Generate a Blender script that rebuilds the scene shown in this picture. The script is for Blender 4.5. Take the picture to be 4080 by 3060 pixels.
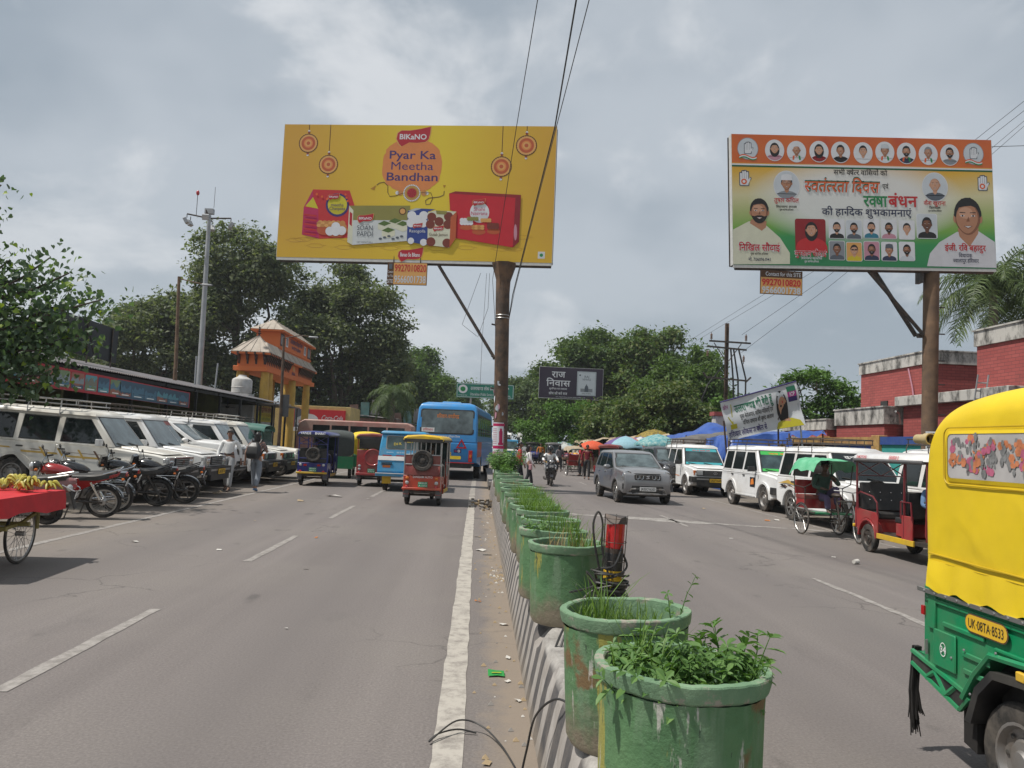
import bpy,bmesh,math,random
import numpy as np
from mathutils import Vector,Matrix
random.seed(7)
PI=math.pi
R=math.radians
for _o in list(bpy.data.objects):
 bpy.data.objects.remove(_o)
SC=bpy.context.scene
COL=SC.collection

# ---------------------------------------------------------------- camera, sky, sun, exposure
cam=bpy.data.cameras.new('camera')
cam.sensor_width=36.
cam.lens=27.05
cam.clip_start=.05
cam.clip_end=3000
camo=bpy.data.objects.new('camera',cam)
COL.objects.link(camo)
CAM_YAW,CAM_PITCH,CAM_ROLL=R(2.261),R(4.314),R(2.4)
camo.matrix_world=(Matrix.Translation((0,0,1.7))@ Matrix.Rotation(-CAM_YAW,4,'Z')@ Matrix.Rotation(PI/2+CAM_PITCH,4,'X')@ Matrix.Rotation(CAM_ROLL,4,'Z'))
SC.camera=camo

SUN_EL,SUN_AZ=R(62),R(-78) # azimuth from +Y towards +X: the sun stands on the left, a little behind the viewer's shoulder line
world=bpy.data.worlds.new('World')
SC.world=world
world.use_nodes=True
wn,wl=world.node_tree.nodes,world.node_tree.links
wn.clear()
w_out=wn.new('ShaderNodeOutputWorld')
w_bg=wn.new('ShaderNodeBackground')
w_bg.inputs['Strength'].default_value=.11
sky=wn.new('ShaderNodeTexSky')
sky.sky_type='NISHITA'
sky.sun_disc=False
sky.sun_elevation=SUN_EL
sky.sun_rotation=SUN_AZ
sky.air_density=1.
sky.dust_density=3.
sky.ozone_density=1.
tc=wn.new('ShaderNodeTexCoord')
sep=wn.new('ShaderNodeSeparateXYZ')
wl.new(tc.outputs['Generated'],sep.inputs[0])
def wmath(op,a,b=None,clamp=False):
 n=wn.new('ShaderNodeMath')
 n.operation=op
 n.use_clamp=clamp
 for i,q in enumerate((a,b)):
  if q is None:
   continue
  if isinstance(q,(int,float)):
   n.inputs[i].default_value=q
  else:
   wl.new(q,n.inputs[i])
 return n.outputs[0]
wz=wmath('ADD',wmath('MAXIMUM',sep.outputs[2],0.),.42)
comb=wn.new('ShaderNodeCombineXYZ')
wl.new(wmath('DIVIDE',sep.outputs[0],wz),comb.inputs[0])
wl.new(wmath('DIVIDE',sep.outputs[1],wz),comb.inputs[1])
def wnoise(scale,detail,rough,off,dist=0.):
 mp=wn.new('ShaderNodeMapping')
 mp.inputs['Location'].default_value=off
 wl.new(comb.outputs[0],mp.inputs[0])
 n=wn.new('ShaderNodeTexNoise')
 n.inputs['Scale'].default_value=scale
 n.inputs['Detail'].default_value=detail
 n.inputs['Roughness'].default_value=rough
 n.inputs['Distortion'].default_value=dist
 wl.new(mp.outputs[0],n.inputs['Vector'])
 return n.outputs['Fac']
def wramp(fac,stops):
 r=wn.new('ShaderNodeValToRGB')
 r.color_ramp.interpolation='EASE'
 el=r.color_ramp.elements
 while len(el)<len(stops):
  el.new(.5)
 for e,(p,c)in zip(el,stops):
  e.position=p
  e.color=(*c,1)
 wl.new(fac,r.inputs[0])
 return r.outputs[0]
def wmix(fac,a,b):
 m=wn.new('ShaderNodeMix')
 m.data_type='RGBA'
 if isinstance(fac,(int,float)):
  m.inputs[0].default_value=fac
 else:
  wl.new(fac,m.inputs[0])
 for i,q in ((6,a),(7,b)):
  if isinstance(q,tuple):
   m.inputs[i].default_value=(*q,1)
  else:
   wl.new(q,m.inputs[i])
 return m.outputs[2]
 # grey monsoon cloud: a hazy base, darker blue-grey gaps and pale cumulus tops
n_big=wnoise(1.5,4.,.5,(13.43,1.28,0))
n_puff=wnoise(2.6,7.,.54,(15.16,11.82,0),.25)
base=wmix(.93,sky.outputs[0],wramp(n_big,[(.36,(2.3,2.75,3.22)),(.62,(3.95,4.32,4.72))]))
puff=wramp(n_puff,[(.5,(0,0,0)),(.64,(1,1,1))])
puff_bw=wn.new('ShaderNodeRGBToBW')
wl.new(puff,puff_bw.inputs[0])
cl=wmix(wmath('MULTIPLY',puff_bw.outputs[0],.68),base,(6.1,6.25,6.45))
# haze thickens evenly towards the horizon all the way round
hz=wmath('MULTIPLY',wmath('POWER',wmath('SUBTRACT',1.,wmath('MAXIMUM',sep.outputs[2],0.),True),5.),.7)
cl=wmix(hz,cl,(3.5,3.95,4.35))
wl.new(cl,w_bg.inputs['Color'])
wl.new(w_bg.outputs[0],w_out.inputs['Surface'])

sun=bpy.data.lights.new('sun','SUN')
sun.energy=3.75
sun.angle=R(1.2)
sun.color=(1.,.955,.89)
suno=bpy.data.objects.new('sun',sun)
sd=Vector((math.sin(SUN_AZ)*math.cos(SUN_EL),math.cos(SUN_AZ)*math.cos(SUN_EL),math.sin(SUN_EL)))
sd.y=-abs(sd.y) # towards the viewer's side of the sky
suno.rotation_euler=(-sd).to_track_quat('-Z','Y').to_euler()
sky.sun_rotation=math.atan2(sd.x,sd.y)
COL.objects.link(suno)
SC.view_settings.view_transform='Standard'
SC.view_settings.look='None'
SC.view_settings.exposure=.24
SC.view_settings.gamma=1.
SC.view_settings.use_curve_mapping=False
SC.cycles.max_bounces=6
SC.cycles.transparent_max_bounces=8

# ---------------------------------------------------------------- materials
MATS={}
def mk(name,col,rough=.6,metal=0.,var=.12,scale=6.,bump=0.,bscale=40.,dirt=None,dirt_amt=0.,dscale=2.5,coat=0.,alpha=1.,emit=0.,spec=.5,trans=0.):
 """Principled with a little colour noise, optional dust / stain patches and fine relief."""
 m=bpy.data.materials.new(name)
 m.use_nodes=True
 nt=m.node_tree
 n,l=nt.nodes,nt.links
 b=n['Principled BSDF']
 b.inputs['Roughness'].default_value=rough
 b.inputs['Metallic'].default_value=metal
 b.inputs['Specular IOR Level'].default_value=spec
 b.inputs['Coat Weight'].default_value=coat
 b.inputs['Coat Roughness'].default_value=.08
 b.inputs['Alpha'].default_value=alpha
 b.inputs['Transmission Weight'].default_value=trans
 tcn=n.new('ShaderNodeTexCoord')
 src=None
 if var>0:
  no=n.new('ShaderNodeTexNoise')
  no.inputs['Scale'].default_value=scale
  no.inputs['Detail'].default_value=4
  no.inputs['Roughness'].default_value=.6
  l.new(tcn.outputs['Object'],no.inputs['Vector'])
  r=n.new('ShaderNodeValToRGB')
  r.color_ramp.elements[0].position=.3
  r.color_ramp.elements[1].position=.7
  r.color_ramp.elements[0].color=(*[c*(1 -var)for c in col],1)
  r.color_ramp.elements[1].color=(*[min(1,c*(1+var))for c in col],1)
  l.new(no.outputs['Fac'],r.inputs[0])
  src=r.outputs[0]
 if dirt:
  no2=n.new('ShaderNodeTexNoise')
  no2.inputs['Scale'].default_value=dscale
  no2.inputs['Detail'].default_value=6
  no2.inputs['Roughness'].default_value=.65
  l.new(tcn.outputs['Object'],no2.inputs['Vector'])
  r2=n.new('ShaderNodeValToRGB')
  r2.color_ramp.elements[0].position=.42
  r2.color_ramp.elements[1].position=.68
  r2.color_ramp.elements[0].color=(0,0,0,1)
  r2.color_ramp.elements[1].color=(dirt_amt,dirt_amt,dirt_amt,1)
  l.new(no2.outputs['Fac'],r2.inputs[0])
  mx=n.new('ShaderNodeMix')
  mx.data_type='RGBA'
  l.new(r2.outputs[0],mx.inputs[0])
  if src:
   l.new(src,mx.inputs[6])
  else:
   mx.inputs[6].default_value=(*col,1)
  mx.inputs[7].default_value=(*dirt,1)
  src=mx.outputs[2]
 if src:
  l.new(src,b.inputs['Base Color'])
 else:
  b.inputs['Base Color'].default_value=(*col,1)
 if bump>0:
  nb=n.new('ShaderNodeTexNoise')
  nb.inputs['Scale'].default_value=bscale
  nb.inputs['Detail'].default_value=5
  l.new(tcn.outputs['Object'],nb.inputs['Vector'])
  bp=n.new('ShaderNodeBump')
  bp.inputs['Strength'].default_value=bump
  bp.inputs['Distance'].default_value=.02
  l.new(nb.outputs['Fac'],bp.inputs['Height'])
  l.new(bp.outputs[0],b.inputs['Normal'])
 if emit>0:
  b.inputs['Emission Color'].default_value=(*col,1)
  b.inputs['Emission Strength'].default_value=emit
 MATS[name]=m
 return m
DUST=(.2,.165,.125)
def M(name):
 return MATS[name]
def flat(name,col,rough=.7,**k):
 return mk(name,col,rough,var=k.pop('var',.04),**k)
def inks(**k):
 for a,c in k.items():
  mk(a,c,.55,var=.05,scale=3.)

def srgb(h):
 h=h.lstrip('#')
 o=[]
 for i in (0,2,4):
  c=int(h[i:i+2],16)/255
  o.append(c/12.92 if c<=.04045 else ((c+.055)/1.055)**2.4)
 return tuple(o)

 # ---------------------------------------------------------------- mesh builder
class MB:
 def __init__(s):
  s.v,s.f,s.m,s.mats=[],[],[],[]
  s.T=Matrix.Identity(4)
  s.id=True
 def mi(s,mat):
  if mat not in s.mats:
   s.mats.append(mat)
  return s.mats.index(mat)
 def xf(s,m=None):
  s.T=m if m is not None else Matrix.Identity(4)
  s.id=m is None
  return s
 def add(s,vs,fs,mat):
  o=len(s.v)
  if s.id:
   s.v.extend([tuple(p)for p in vs])
  else:
   T=s.T
   s.v.extend([tuple(T @ Vector(p))for p in vs])
  k=s.mi(mat)
  for f in fs:
   s.f.append([o+i for i in f])
   s.m.append(k)
  return s
 def box(s,c,d,mat,rz=0.,rx=0.,ry=0.,top=None):
  """centre c, size d; top=(fx, fy) shrinks the upper face"""
  x,y,z=(q/2 for q in d)
  tx,ty=top or (1,1)
  vs=[Vector(p)for p in ((-x,-y,-z),(x,-y,-z),(x,y,-z),(-x,y,-z),(-x*tx,-y*ty,z),(x*tx,-y*ty,z),(x*tx,y*ty,z),(-x*tx,y*ty,z))]
  if rx or ry or rz:
   rm=Matrix.Rotation(rz,3,'Z')@ Matrix.Rotation(ry,3,'Y')@ Matrix.Rotation(rx,3,'X')
   vs=[rm @ p for p in vs]
  cc=Vector(c)
  return s.add([p+cc for p in vs],[(0,3,2,1),(4,5,6,7),(0,1,5,4),(1,2,6,5),(2,3,7,6),(3,0,4,7)],mat)
 def tube(s,pts,r,mat,n=8,closed=False,cap=True):
  pts=[Vector(p)for p in pts]
  k=len(pts)
  rs=r if isinstance(r,(list,tuple))else [r]*k
  vs,fs=[],[]
  prev=None
  for i,p in enumerate(pts):
   if closed:
    t=pts[(i+1)%k]-pts[i -1]
   else:
    t=pts[min(i+1,k -1)]-pts[max(i -1,0)]
   if t.length<1e-9:
    t=Vector((0,0,1))
   t.normalize()
   if prev is None:
    u=t.orthogonal().normalized()
   else:
    u=prev -t*prev.dot(t)
    if u.length<1e-6:
     u=t.orthogonal()
    u.normalize()
   prev=u
   w=t.cross(u)
   for j in range(n):
    a=2*PI*j/n
    vs.append(p+(u*math.cos(a)+w*math.sin(a))*rs[i])
  for i in range(k if closed else k -1):
   i2=(i+1)%k
   for j in range(n):
    j2=(j+1)%n
    fs.append((i*n+j,i*n+j2,i2*n+j2,i2*n+j))
  if cap and not closed:
   fs.append(tuple(range(n -1,-1,-1)))
   fs.append(tuple((k -1)*n+j for j in range(n)))
  return s.add(vs,fs,mat)
 def lathe(s,prof,mat,n=24,c=(0,0,0),axis='Z',a0=0.,a1=2*PI,mats=None):
  """prof: (r, h) pairs turned round the axis through c"""
  full=abs(a1 -a0 -2*PI)<1e-6
  k=len(prof)
  cnt=n if full else n+1
  vs=[]
  for j in range(cnt):
   a=a0+(a1 -a0)*j/n
   ca,sa=math.cos(a),math.sin(a)
   for r_,h in prof:
    p=(r_*ca,r_*sa,h)if axis=='Z' else ((h,r_*ca,r_*sa)if axis=='X' else (r_*ca,h,r_*sa))
    vs.append((p[0]+c[0],p[1]+c[1],p[2]+c[2]))
  groups={}
  for j in range(n):
   j2=(j+1)%cnt
   for i in range(k -1):
    q=(j*k+i,j2*k+i,j2*k+i+1,j*k+i+1)
    if axis=='Y':
     q=q[::-1]
    groups.setdefault(mats[i]if mats else mat,[]).append(q)
  o=len(s.v)
  s.add(vs,[],mat)
  for mt,fs in groups.items():
   kk=s.mi(mt)
   for f in fs:
    s.f.append([o+i for i in f])
    s.m.append(kk)
  return s
 def prism(s,poly,a0,a1,mat,axis='X',side=None):
  """2-D polygon pushed along an axis. X: (y,z), Y: (x,z), Z: (x,y)"""
  k=len(poly)
  def P3(p,a):
   return (a,p[0],p[1])if axis=='X' else ((p[0],a,p[1])if axis=='Y' else (p[0],p[1],a))
  vs=[P3(p,a0)for p in poly]+[P3(p,a1)for p in poly]
  s.add(vs,[tuple(range(k -1,-1,-1)),tuple(range(k,2*k))],mat)
  o=len(s.v)-2*k
  kk=s.mi(side or mat)
  for i in range(k):
   j=(i+1)%k
   s.f.append([o+i,o+j,o+k+j,o+k+i])
   s.m.append(kk)
  return s
 def loft(s,rings,mat,close=True,cap=True):
  k=len(rings[0])
  vs=[p for r_ in rings for p in r_]
  fs=[]
  for i in range(len(rings)-1):
   for j in range(k if close else k -1):
    j2=(j+1)%k
    fs.append((i*k+j,i*k+j2,(i+1)*k+j2,(i+1)*k+j))
  if cap and close:
   fs.append(tuple(range(k -1,-1,-1)))
   fs.append(tuple((len(rings)-1)*k+j for j in range(k)))
  return s.add(vs,fs,mat)
 def ell(s,c,r_,mat,n=14,m=8,rz=0.,rx=0.):
  vs,fs=[],[]
  rm=Matrix.Rotation(rz,3,'Z')@ Matrix.Rotation(rx,3,'X')
  cc=Vector(c)
  for i in range(m+1):
   t=PI*i/m
   for j in range(n):
    a=2*PI*j/n
    vs.append(rm @ Vector((r_[0]*math.sin(t)*math.cos(a),r_[1]*math.sin(t)*math.sin(a),r_[2]*math.cos(t)))+cc)
  for i in range(m):
   for j in range(n):
    j2=(j+1)%n
    fs.append((i*n+j,(i+1)*n+j,(i+1)*n+j2,i*n+j2))
  return s.add(vs,fs,mat)
 def quad(s,a,b,c,d,mat):
  return s.add([a,b,c,d],[(0,1,2,3)],mat)
 def poly(s,pts,mat):
  return s.add(pts,[tuple(range(len(pts)))],mat)
 def mirror(s,fn):
  """call fn(sign) for both sides"""
  for q in (-1,1):
   fn(q)
  return s
 def build(s,name,parent=None,loc=(0,0,0),rz=0.,bevel=0.,seg=2,sharp=32,fix=True):
  me=bpy.data.meshes.new(name)
  me.from_pydata(s.v,[],s.f)
  for mt in s.mats:
   me.materials.append(M(mt))
  if s.m:
   me.polygons.foreach_set('material_index',s.m)
  if fix:
   bm=bmesh.new()
   bm.from_mesh(me)
   bmesh.ops.recalc_face_normals(bm,faces=bm.faces)
   bm.to_mesh(me)
   bm.free()
  me.shade_smooth()
  me.set_sharp_from_angle(angle=R(sharp))
  me.update()
  o=bpy.data.objects.new(name,me)
  COL.objects.link(o)
  o.location=loc
  o.rotation_euler=(0,0,rz)
  if parent:
   o.parent=parent
  if bevel:
   b=o.modifiers.new('bevel','BEVEL')
   b.width=bevel
   b.segments=seg
   b.limit_method='ANGLE'
   b.angle_limit=R(28)
  return o

def tag(o,label=None,cat=None,group=None,kind=None):
 for k,q in (('label',label),('category',cat),('group',group),('kind',kind)):
  if q:
   o[k]=q
 return o
def thing(name,label,cat,loc=(0,0,0),rz=0.,group=None,rx=0.,ry=0.):
 o=bpy.data.objects.new(name,None)
 o.empty_display_size=.3
 COL.objects.link(o)
 o.location=loc
 o.rotation_euler=(rx,ry,rz)
 return tag(o,label,cat,group)
def struct(o):
 o['kind']='structure'
 return o
def copy_tree(o,parent=None):
 c=o.copy()
 COL.objects.link(c)
 if parent:
  c.parent=parent
 for ch in list(o.children):
  copy_tree(ch,c)
 return c
def again(o,loc,rz,label,group=None):
 c=copy_tree(o)
 c.location=loc
 c.rotation_euler=(o.rotation_euler[0],o.rotation_euler[1],rz)
 c['label']=label
 if group:
  c['group']=group
 return c

 # ---------------------------------------------------------------- lettering
_fc=bpy.data.curves.new('type','FONT')
_fc.resolution_u=3
_fo=bpy.data.objects.new('type',_fc)
_gc={}
def _outline(sx,bold):
 key=(sx,bold)
 if key in _gc:
  return _gc[key]
 _fc.body=sx
 _fc.offset=bold
 me=bpy.data.meshes.new_from_object(_fo)
 vs=[(v.co.x,v.co.y)for v in me.vertices]
 fs=[tuple(p.vertices)for p in me.polygons]
 bpy.data.meshes.remove(me)
 _gc[key]=(vs,fs)
 return _gc[key]
def _cut(vs,fs,xc):
 """keep what lies left of xc (a half consonant loses its stem)"""
 bm=bmesh.new()
 bv=[bm.verts.new((x,y,0))for x,y in vs]
 for f in fs:
  try:
   bm.faces.new([bv[i]for i in f])
  except ValueError:
   pass
 bmesh.ops.bisect_plane(bm,geom=bm.verts[:]+bm.edges[:]+bm.faces[:],plane_co=(xc,0,0),plane_no=(1,0,0),clear_outer=True)
 bm.verts.index_update()
 o=([(v.co.x,v.co.y)for v in bm.verts],[tuple(v.index for v in f.verts)for f in bm.faces])
 bm.free()
 return o
ABOVE=set('\u0902\u0901\u0947\u0948\u0941\u0942\u0943\u094d\u0945\u0949\u093c')
def letters(sx,bold=0.):
 """flat outline of a line of type. Devanagari is set glyph by glyph: write the short i before its consonant and '~' after a half consonant."""
 if not any(0x900<=ord(c)<0x980 for c in sx):
  return _outline(sx,bold)
 V,F,x=[],[],0.
 i=0
 while i<len(sx):
  c=sx[i]
  if c==' ':
   x+=.26
   i+=1
   continue
  vs,fs=_outline(c,bold)
  half=i+1<len(sx)and sx[i+1]=='~'
  if not vs:
   i+=1
   continue
  xm=max(p[0]for p in vs)-bold
  adv=xm
  if 0x900<=ord(c)<0x980:
   if c in ABOVE:
    adv=0.
   elif c=='\u093f':
    adv=.27
   elif c in '\u0940\u094b\u094c\u093e':
    adv=.27
   if half:
    adv=xm*.62 if c in 'कफ' else max(xm -.2,.15)
    vs,fs=_cut(vs,fs,adv)
    i+=1
  else:
   adv=xm+.05
  o=len(V)
  V.extend([(p[0]+x,p[1])for p in vs])
  F.extend([tuple(o+q for q in f)for f in fs])
  x+=adv
  i+=1
 return V,F
def put(mb,sx,mat,x,z,h,y=0.,w=None,align='C',bold=0.,lean=0.,arc=0.):
 """print a line on the plane Y=y facing -Y; h = cap height, x,z = baseline anchor, w = squeeze to this width"""
 vs,fs=letters(sx,bold)
 if not vs:
  return
 x0,x1=min(p[0]for p in vs),max(p[0]for p in vs)
 k=h/.68
 kx=k if w is None else w/max(x1 -x0,1e-6)
 W=(x1 -x0)*kx
 ox=x -(W/2 if align=='C' else (W if align=='R' else 0))
 pts=[]
 for a,b in vs:
  px=ox+(a -x0)*kx+b*k*lean
  pts.append((px,y,z+b*k))
 mb.add(pts,[tuple(f)for f in fs],mat)
def sign_text(parent,sx,mat,x,z,h,y,**k):
 mb=MB()
 put(mb,sx,mat,x,z,h,y,**k)
 return mb.build('lettering',parent,fix=False)
def disc2(mb,cx,cz,rx,rz,y,mat,n=24,a0=0.,a1=2*PI,inner=None):
 p=[(cx+rx*math.cos(a0+(a1 -a0)*i/n),y,cz+rz*math.sin(a0+(a1 -a0)*i/n))for i in range(n+1)]
 if inner:
  q=[(cx+rx*inner*math.cos(a0+(a1 -a0)*i/n),y,cz+rz*inner*math.sin(a0+(a1 -a0)*i/n))for i in range(n+1)]
  mb.add(p+q,[(i,i+1,n+2+i,n+1+i)for i in range(n)],mat)
 else:
  if abs(a1 -a0 -2*PI)<1e-6:
   p=p[:-1]
  mb.poly(p,mat)
def rect2(mb,x0,z0,x1,z1,y,mat,r_=0.):
 if r_<=0:
  mb.poly([(x0,y,z0),(x1,y,z0),(x1,y,z1),(x0,y,z1)],mat)
  return
 p=[]
 for cx,cz,a in ((x1 -r_,z0+r_,-90),(x1 -r_,z1 -r_,0),(x0+r_,z1 -r_,90),(x0+r_,z0+r_,180)):
  for i in range(5):
   t=R(a+22.5*i)
   p.append((cx+r_*math.cos(t),y,cz+r_*math.sin(t)))
 mb.poly(p,mat)

 # ================================================================ THE SETTING
mk('earth',(.2,.165,.12),.95,var=.3,scale=.4,dirt=(.28,.25,.2),dirt_amt=.6,dscale=.15,bump=.5,bscale=8)
mk('apron',(.125,.108,.09),.95,var=.2,scale=.7,dirt=(.21,.175,.13),dirt_amt=.7,dscale=.35,bump=.4,bscale=30)
def node_mat(name,rough=.9):
 m=bpy.data.materials.new(name)
 m.use_nodes=True
 MATS[name]=m
 nt=m.node_tree
 nt.nodes['Principled BSDF'].inputs['Roughness'].default_value=rough
 return m,nt.nodes,nt.links,nt.nodes['Principled BSDF']
def n_noise(n,l,vec,scale,detail=5,rough=.6,dist=0.):
 t=n.new('ShaderNodeTexNoise')
 t.inputs['Scale'].default_value=scale
 t.inputs['Detail'].default_value=detail
 t.inputs['Roughness'].default_value=rough
 t.inputs['Distortion'].default_value=dist
 l.new(vec,t.inputs['Vector'])
 return t.outputs['Fac']
def n_ramp(n,l,fac,stops):
 r=n.new('ShaderNodeValToRGB')
 el=r.color_ramp.elements
 while len(el)<len(stops):
  el.new(.5)
 for e,(p,c)in zip(el,stops):
  e.position=p
  e.color=(*(c if isinstance(c,tuple)else (c,c,c)),1)
 l.new(fac,r.inputs[0])
 return r.outputs[0]
def n_mix(n,l,fac,a,b,mode='MIX'):
 m=n.new('ShaderNodeMix')
 m.data_type='RGBA'
 m.blend_type=mode
 for i,q in ((0,fac),(6,a),(7,b)):
  if isinstance(q,(int,float)):
   m.inputs[i].default_value=q
  elif isinstance(q,tuple):
   m.inputs[i].default_value=(*q,1)
  else:
   l.new(q,m.inputs[i])
 return m.outputs[2]
def n_math(n,l,op,a,b=0.,clamp=False):
 t=n.new('ShaderNodeMath')
 t.operation=op
 t.use_clamp=clamp
 for i,q in enumerate((a,b)):
  if isinstance(q,(int,float)):
   t.inputs[i].default_value=q
  else:
   l.new(q,t.inputs[i])
 return t.outputs[0]
def n_xyz(n,l,scale=(1,1,1),rot=(0,0,0)):
 t=n.new('ShaderNodeTexCoord')
 mp=n.new('ShaderNodeMapping')
 mp.inputs['Scale'].default_value=scale
 mp.inputs['Rotation'].default_value=rot
 l.new(t.outputs['Object'],mp.inputs[0])
 return mp.outputs[0]
def n_bump(n,l,b,h,strength,dist=.01):
 p=n.new('ShaderNodeBump')
 p.inputs['Strength'].default_value=strength
 p.inputs['Distance'].default_value=dist
 l.new(h,p.inputs['Height'])
 l.new(p.outputs[0],b.inputs['Normal'])

 # asphalt: worn grey, streaked along the traffic, dusty at the median
m,n,l,b=node_mat('asphalt',.86)
co=n_xyz(n,l)
streak=n_noise(n,l,n_xyz(n,l,(1.3,.06,1)),1.,6,.62)
grit=n_noise(n,l,co,55,3,.75)
patch=n_noise(n,l,co,.28,5,.6)
c1=n_ramp(n,l,streak,[(.3,(.13,.114,.107)),(.7,(.178,.157,.147))])
c1=n_mix(n,l,n_ramp(n,l,patch,[(.45,0.),(.7,.65)]),c1,(.185,.166,.148))
c1=n_mix(n,l,n_ramp(n,l,n_noise(n,l,n_xyz(n,l,(.9,.35,1)),1.4,7,.7),[(.58,0.),(.72,.5)]),c1,(.105,.094,.088))
c1=n_mix(n,l,.55,c1,n_ramp(n,l,grit,[(.25,.45),(.5,1.),(.78,1.8)]),'MULTIPLY')
spx=n.new('ShaderNodeSeparateXYZ')
l.new(co,spx.inputs[0])
near=n_math(n,l,'SUBTRACT',1.,n_math(n,l,'MULTIPLY',n_math(n,l,'ABSOLUTE',n_math(n,l,'SUBTRACT',spx.outputs[0],.55)),1.55),True)
dn=n_math(n,l,'MULTIPLY',n_math(n,l,'ADD',near,n_math(n,l,'MULTIPLY',n_noise(n,l,co,2.2,6,.7),.9)),1.)
c1=n_mix(n,l,n_ramp(n,l,dn,[(.72,0.),(1.05,.8)]),c1,(.235,.19,.145))
# polished wheel tracks, oil drips and hairline cracks
for tx in (-4.6,-1.5,2.4,3.9,6.4):
 trk=n_math(n,l,'SUBTRACT',1.,n_math(n,l,'MULTIPLY',n_math(n,l,'ABSOLUTE',n_math(n,l,'SUBTRACT',spx.outputs[0],tx)),1.3),True)
 c1=n_mix(n,l,n_math(n,l,'MULTIPLY',trk,n_ramp(n,l,streak,[(.35,.15),(.65,.55)])),c1,(.108,.096,.092))
c1=n_mix(n,l,n_ramp(n,l,n_noise(n,l,n_xyz(n,l,(1,.55,1)),1.9,2,.4),[(.7,0.),(.76,.55)]),c1,(.06,.055,.052))
vo=n.new('ShaderNodeTexVoronoi')
vo.feature='DISTANCE_TO_EDGE'
vo.inputs['Scale'].default_value=.42
wv=n.new('ShaderNodeVectorMath')
l.new(co,wv.inputs[0])
nv_=n.new('ShaderNodeTexNoise')
nv_.inputs['Scale'].default_value=1.6
nv_.inputs['Detail'].default_value=5
l.new(co,nv_.inputs['Vector'])
l.new(nv_.outputs['Color'],wv.inputs[1])
l.new(wv.outputs[0],vo.inputs['Vector'])
crk=n_math(n,l,'MULTIPLY',n_ramp(n,l,vo.outputs['Distance'],[(.002,1.),(.008,0.)]),n_ramp(n,l,patch,[(.5,0.),(.6,.7)]))
c1=n_mix(n,l,crk,c1,(.05,.045,.042))
# dust blown in from the kerbs and the parking strips
side=n_math(n,l,'MULTIPLY',n_math(n,l,'SUBTRACT',n_math(n,l,'ABSOLUTE',n_math(n,l,'SUBTRACT',spx.outputs[0],1.)),5.4),.35,True)
c1=n_mix(n,l,n_math(n,l,'MULTIPLY',side,n_ramp(n,l,n_noise(n,l,co,.9,6,.65),[(.3,.2),(.7,.85)])),c1,(.2,.168,.132))
l.new(c1,b.inputs['Base Color'])
n_bump(n,l,b,grit,.35,.006)

m,n,l,b=node_mat('road_paint',.8)
co=n_xyz(n,l)
wear=n_noise(n,l,co,7,7,.72)
cr=n_noise(n,l,n_xyz(n,l,(1,5,1)),2.2,4,.7)
c1=n_mix(n,l,n_ramp(n,l,wear,[(.45,0.),(.66,.85)]),(.4,.37,.325),(.19,.17,.152))
c1=n_mix(n,l,n_ramp(n,l,cr,[(.66,0.),(.7,.7)]),c1,(.1,.09,.08))
l.new(c1,b.inputs['Base Color'])
m,n,l,b=node_mat('road_paint_faded',.85)
c1=n_mix(n,l,n_ramp(n,l,n_noise(n,l,n_xyz(n,l),9,7,.75),[(.4,0.),(.6,.9)]),(.31,.288,.265),(.18,.163,.148))
l.new(c1,b.inputs['Base Color'])
m,n,l,b=node_mat('trench_fill',.95)
c1=n_mix(n,l,n_ramp(n,l,n_noise(n,l,n_xyz(n,l),4,7,.75),[(.42,0.),(.6,.9)]),(.33,.31,.285),(.15,.135,.125))
l.new(c1,b.inputs['Base Color'])

g=MB().quad((-900,-300,-.03),(900,-300,-.03),(900,1800,-.03),(-900,1800,-.03),'earth').build('ground')
struct(g)
rd=MB()
for i in range(40):
 y0,y1=-20+i*8.,-20+(i+1)*8.
 rd.quad((-8.6,y0,0),(9.4,y0,0),(9.4,y1,0),(-8.6,y1,0),'asphalt')
struct(rd.build('road'))
# the forecourt on the left climbs a hand's breadth to the sheds
ap=MB()
prof=[(-7.4,-.012),(-7.9,.012),(-8.6,.06),(-10.2,.21),(-12.,.24),(-30,.26),(-60,.26)]
for (xa,za),(xb,zb)in zip(prof,prof[1:]):
 for j in range(9):
  ya,yb=-20+j*14,-6+j*14
  ap.quad((xb,ya,zb),(xa,ya,za),(xa,yb,za),(xb,yb,zb),'apron')
struct(ap.build('forecourt'))
struct(MB().quad((9.3,-20,.006),(60,-20,.006),(60,120,.006),(9.3,120,.006),'apron').build('verge'))

def ribbon(name,x0,x1,y0,y1,mat,z=.004,seed=0,jag=.012,xdrift=0.):
 rr=random.Random(seed)
 mb=MB()
 k=max(2,int((y1 -y0)/.25))
 L,Rr=[],[]
 for i in range(k+1):
  y=y0+(y1 -y0)*i/k
  dx=xdrift*(y -y0)/max(1e-6,y1 -y0)
  L.append((x0+dx+rr.uniform(-jag,jag),y,z))
  Rr.append((x1+dx+rr.uniform(-jag,jag),y,z))
 mb.add(L+Rr,[(i,k+1+i,k+2+i,i+1)for i in range(k)],mat)
 return struct(mb.build(name))
ribbon('road_marking',-.165,.005,-3,21,'road_paint',seed=1,jag=.008,xdrift=-.05)
for i in range(30):
 ribbon('road_marking',-.225,-.06,21.1+i*.62,21.1+i*.62+.4,'road_paint',seed=50+i)
for y0,y1 in ((5.1,7.48),(10.33,13.06),(15.93,18.95),(22,24.6),(28,30.6),(34,36.6)):
 ribbon('road_marking',-3.01,-2.9,y0,y1,'road_paint_faded',seed=int(y0*7))
ribbon('road_marking',-6.19,-6.07,-2,60,'road_paint_faded',seed=3)
for y0,y1 in ((.5,3.2),(7.,10.6),(17.,19.6),(25,27.5),(33,35.5),(41,43)):
 ribbon('road_marking',4.64,4.73,y0,y1,'road_paint_faded',seed=int(y0*9),jag=.02)
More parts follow.
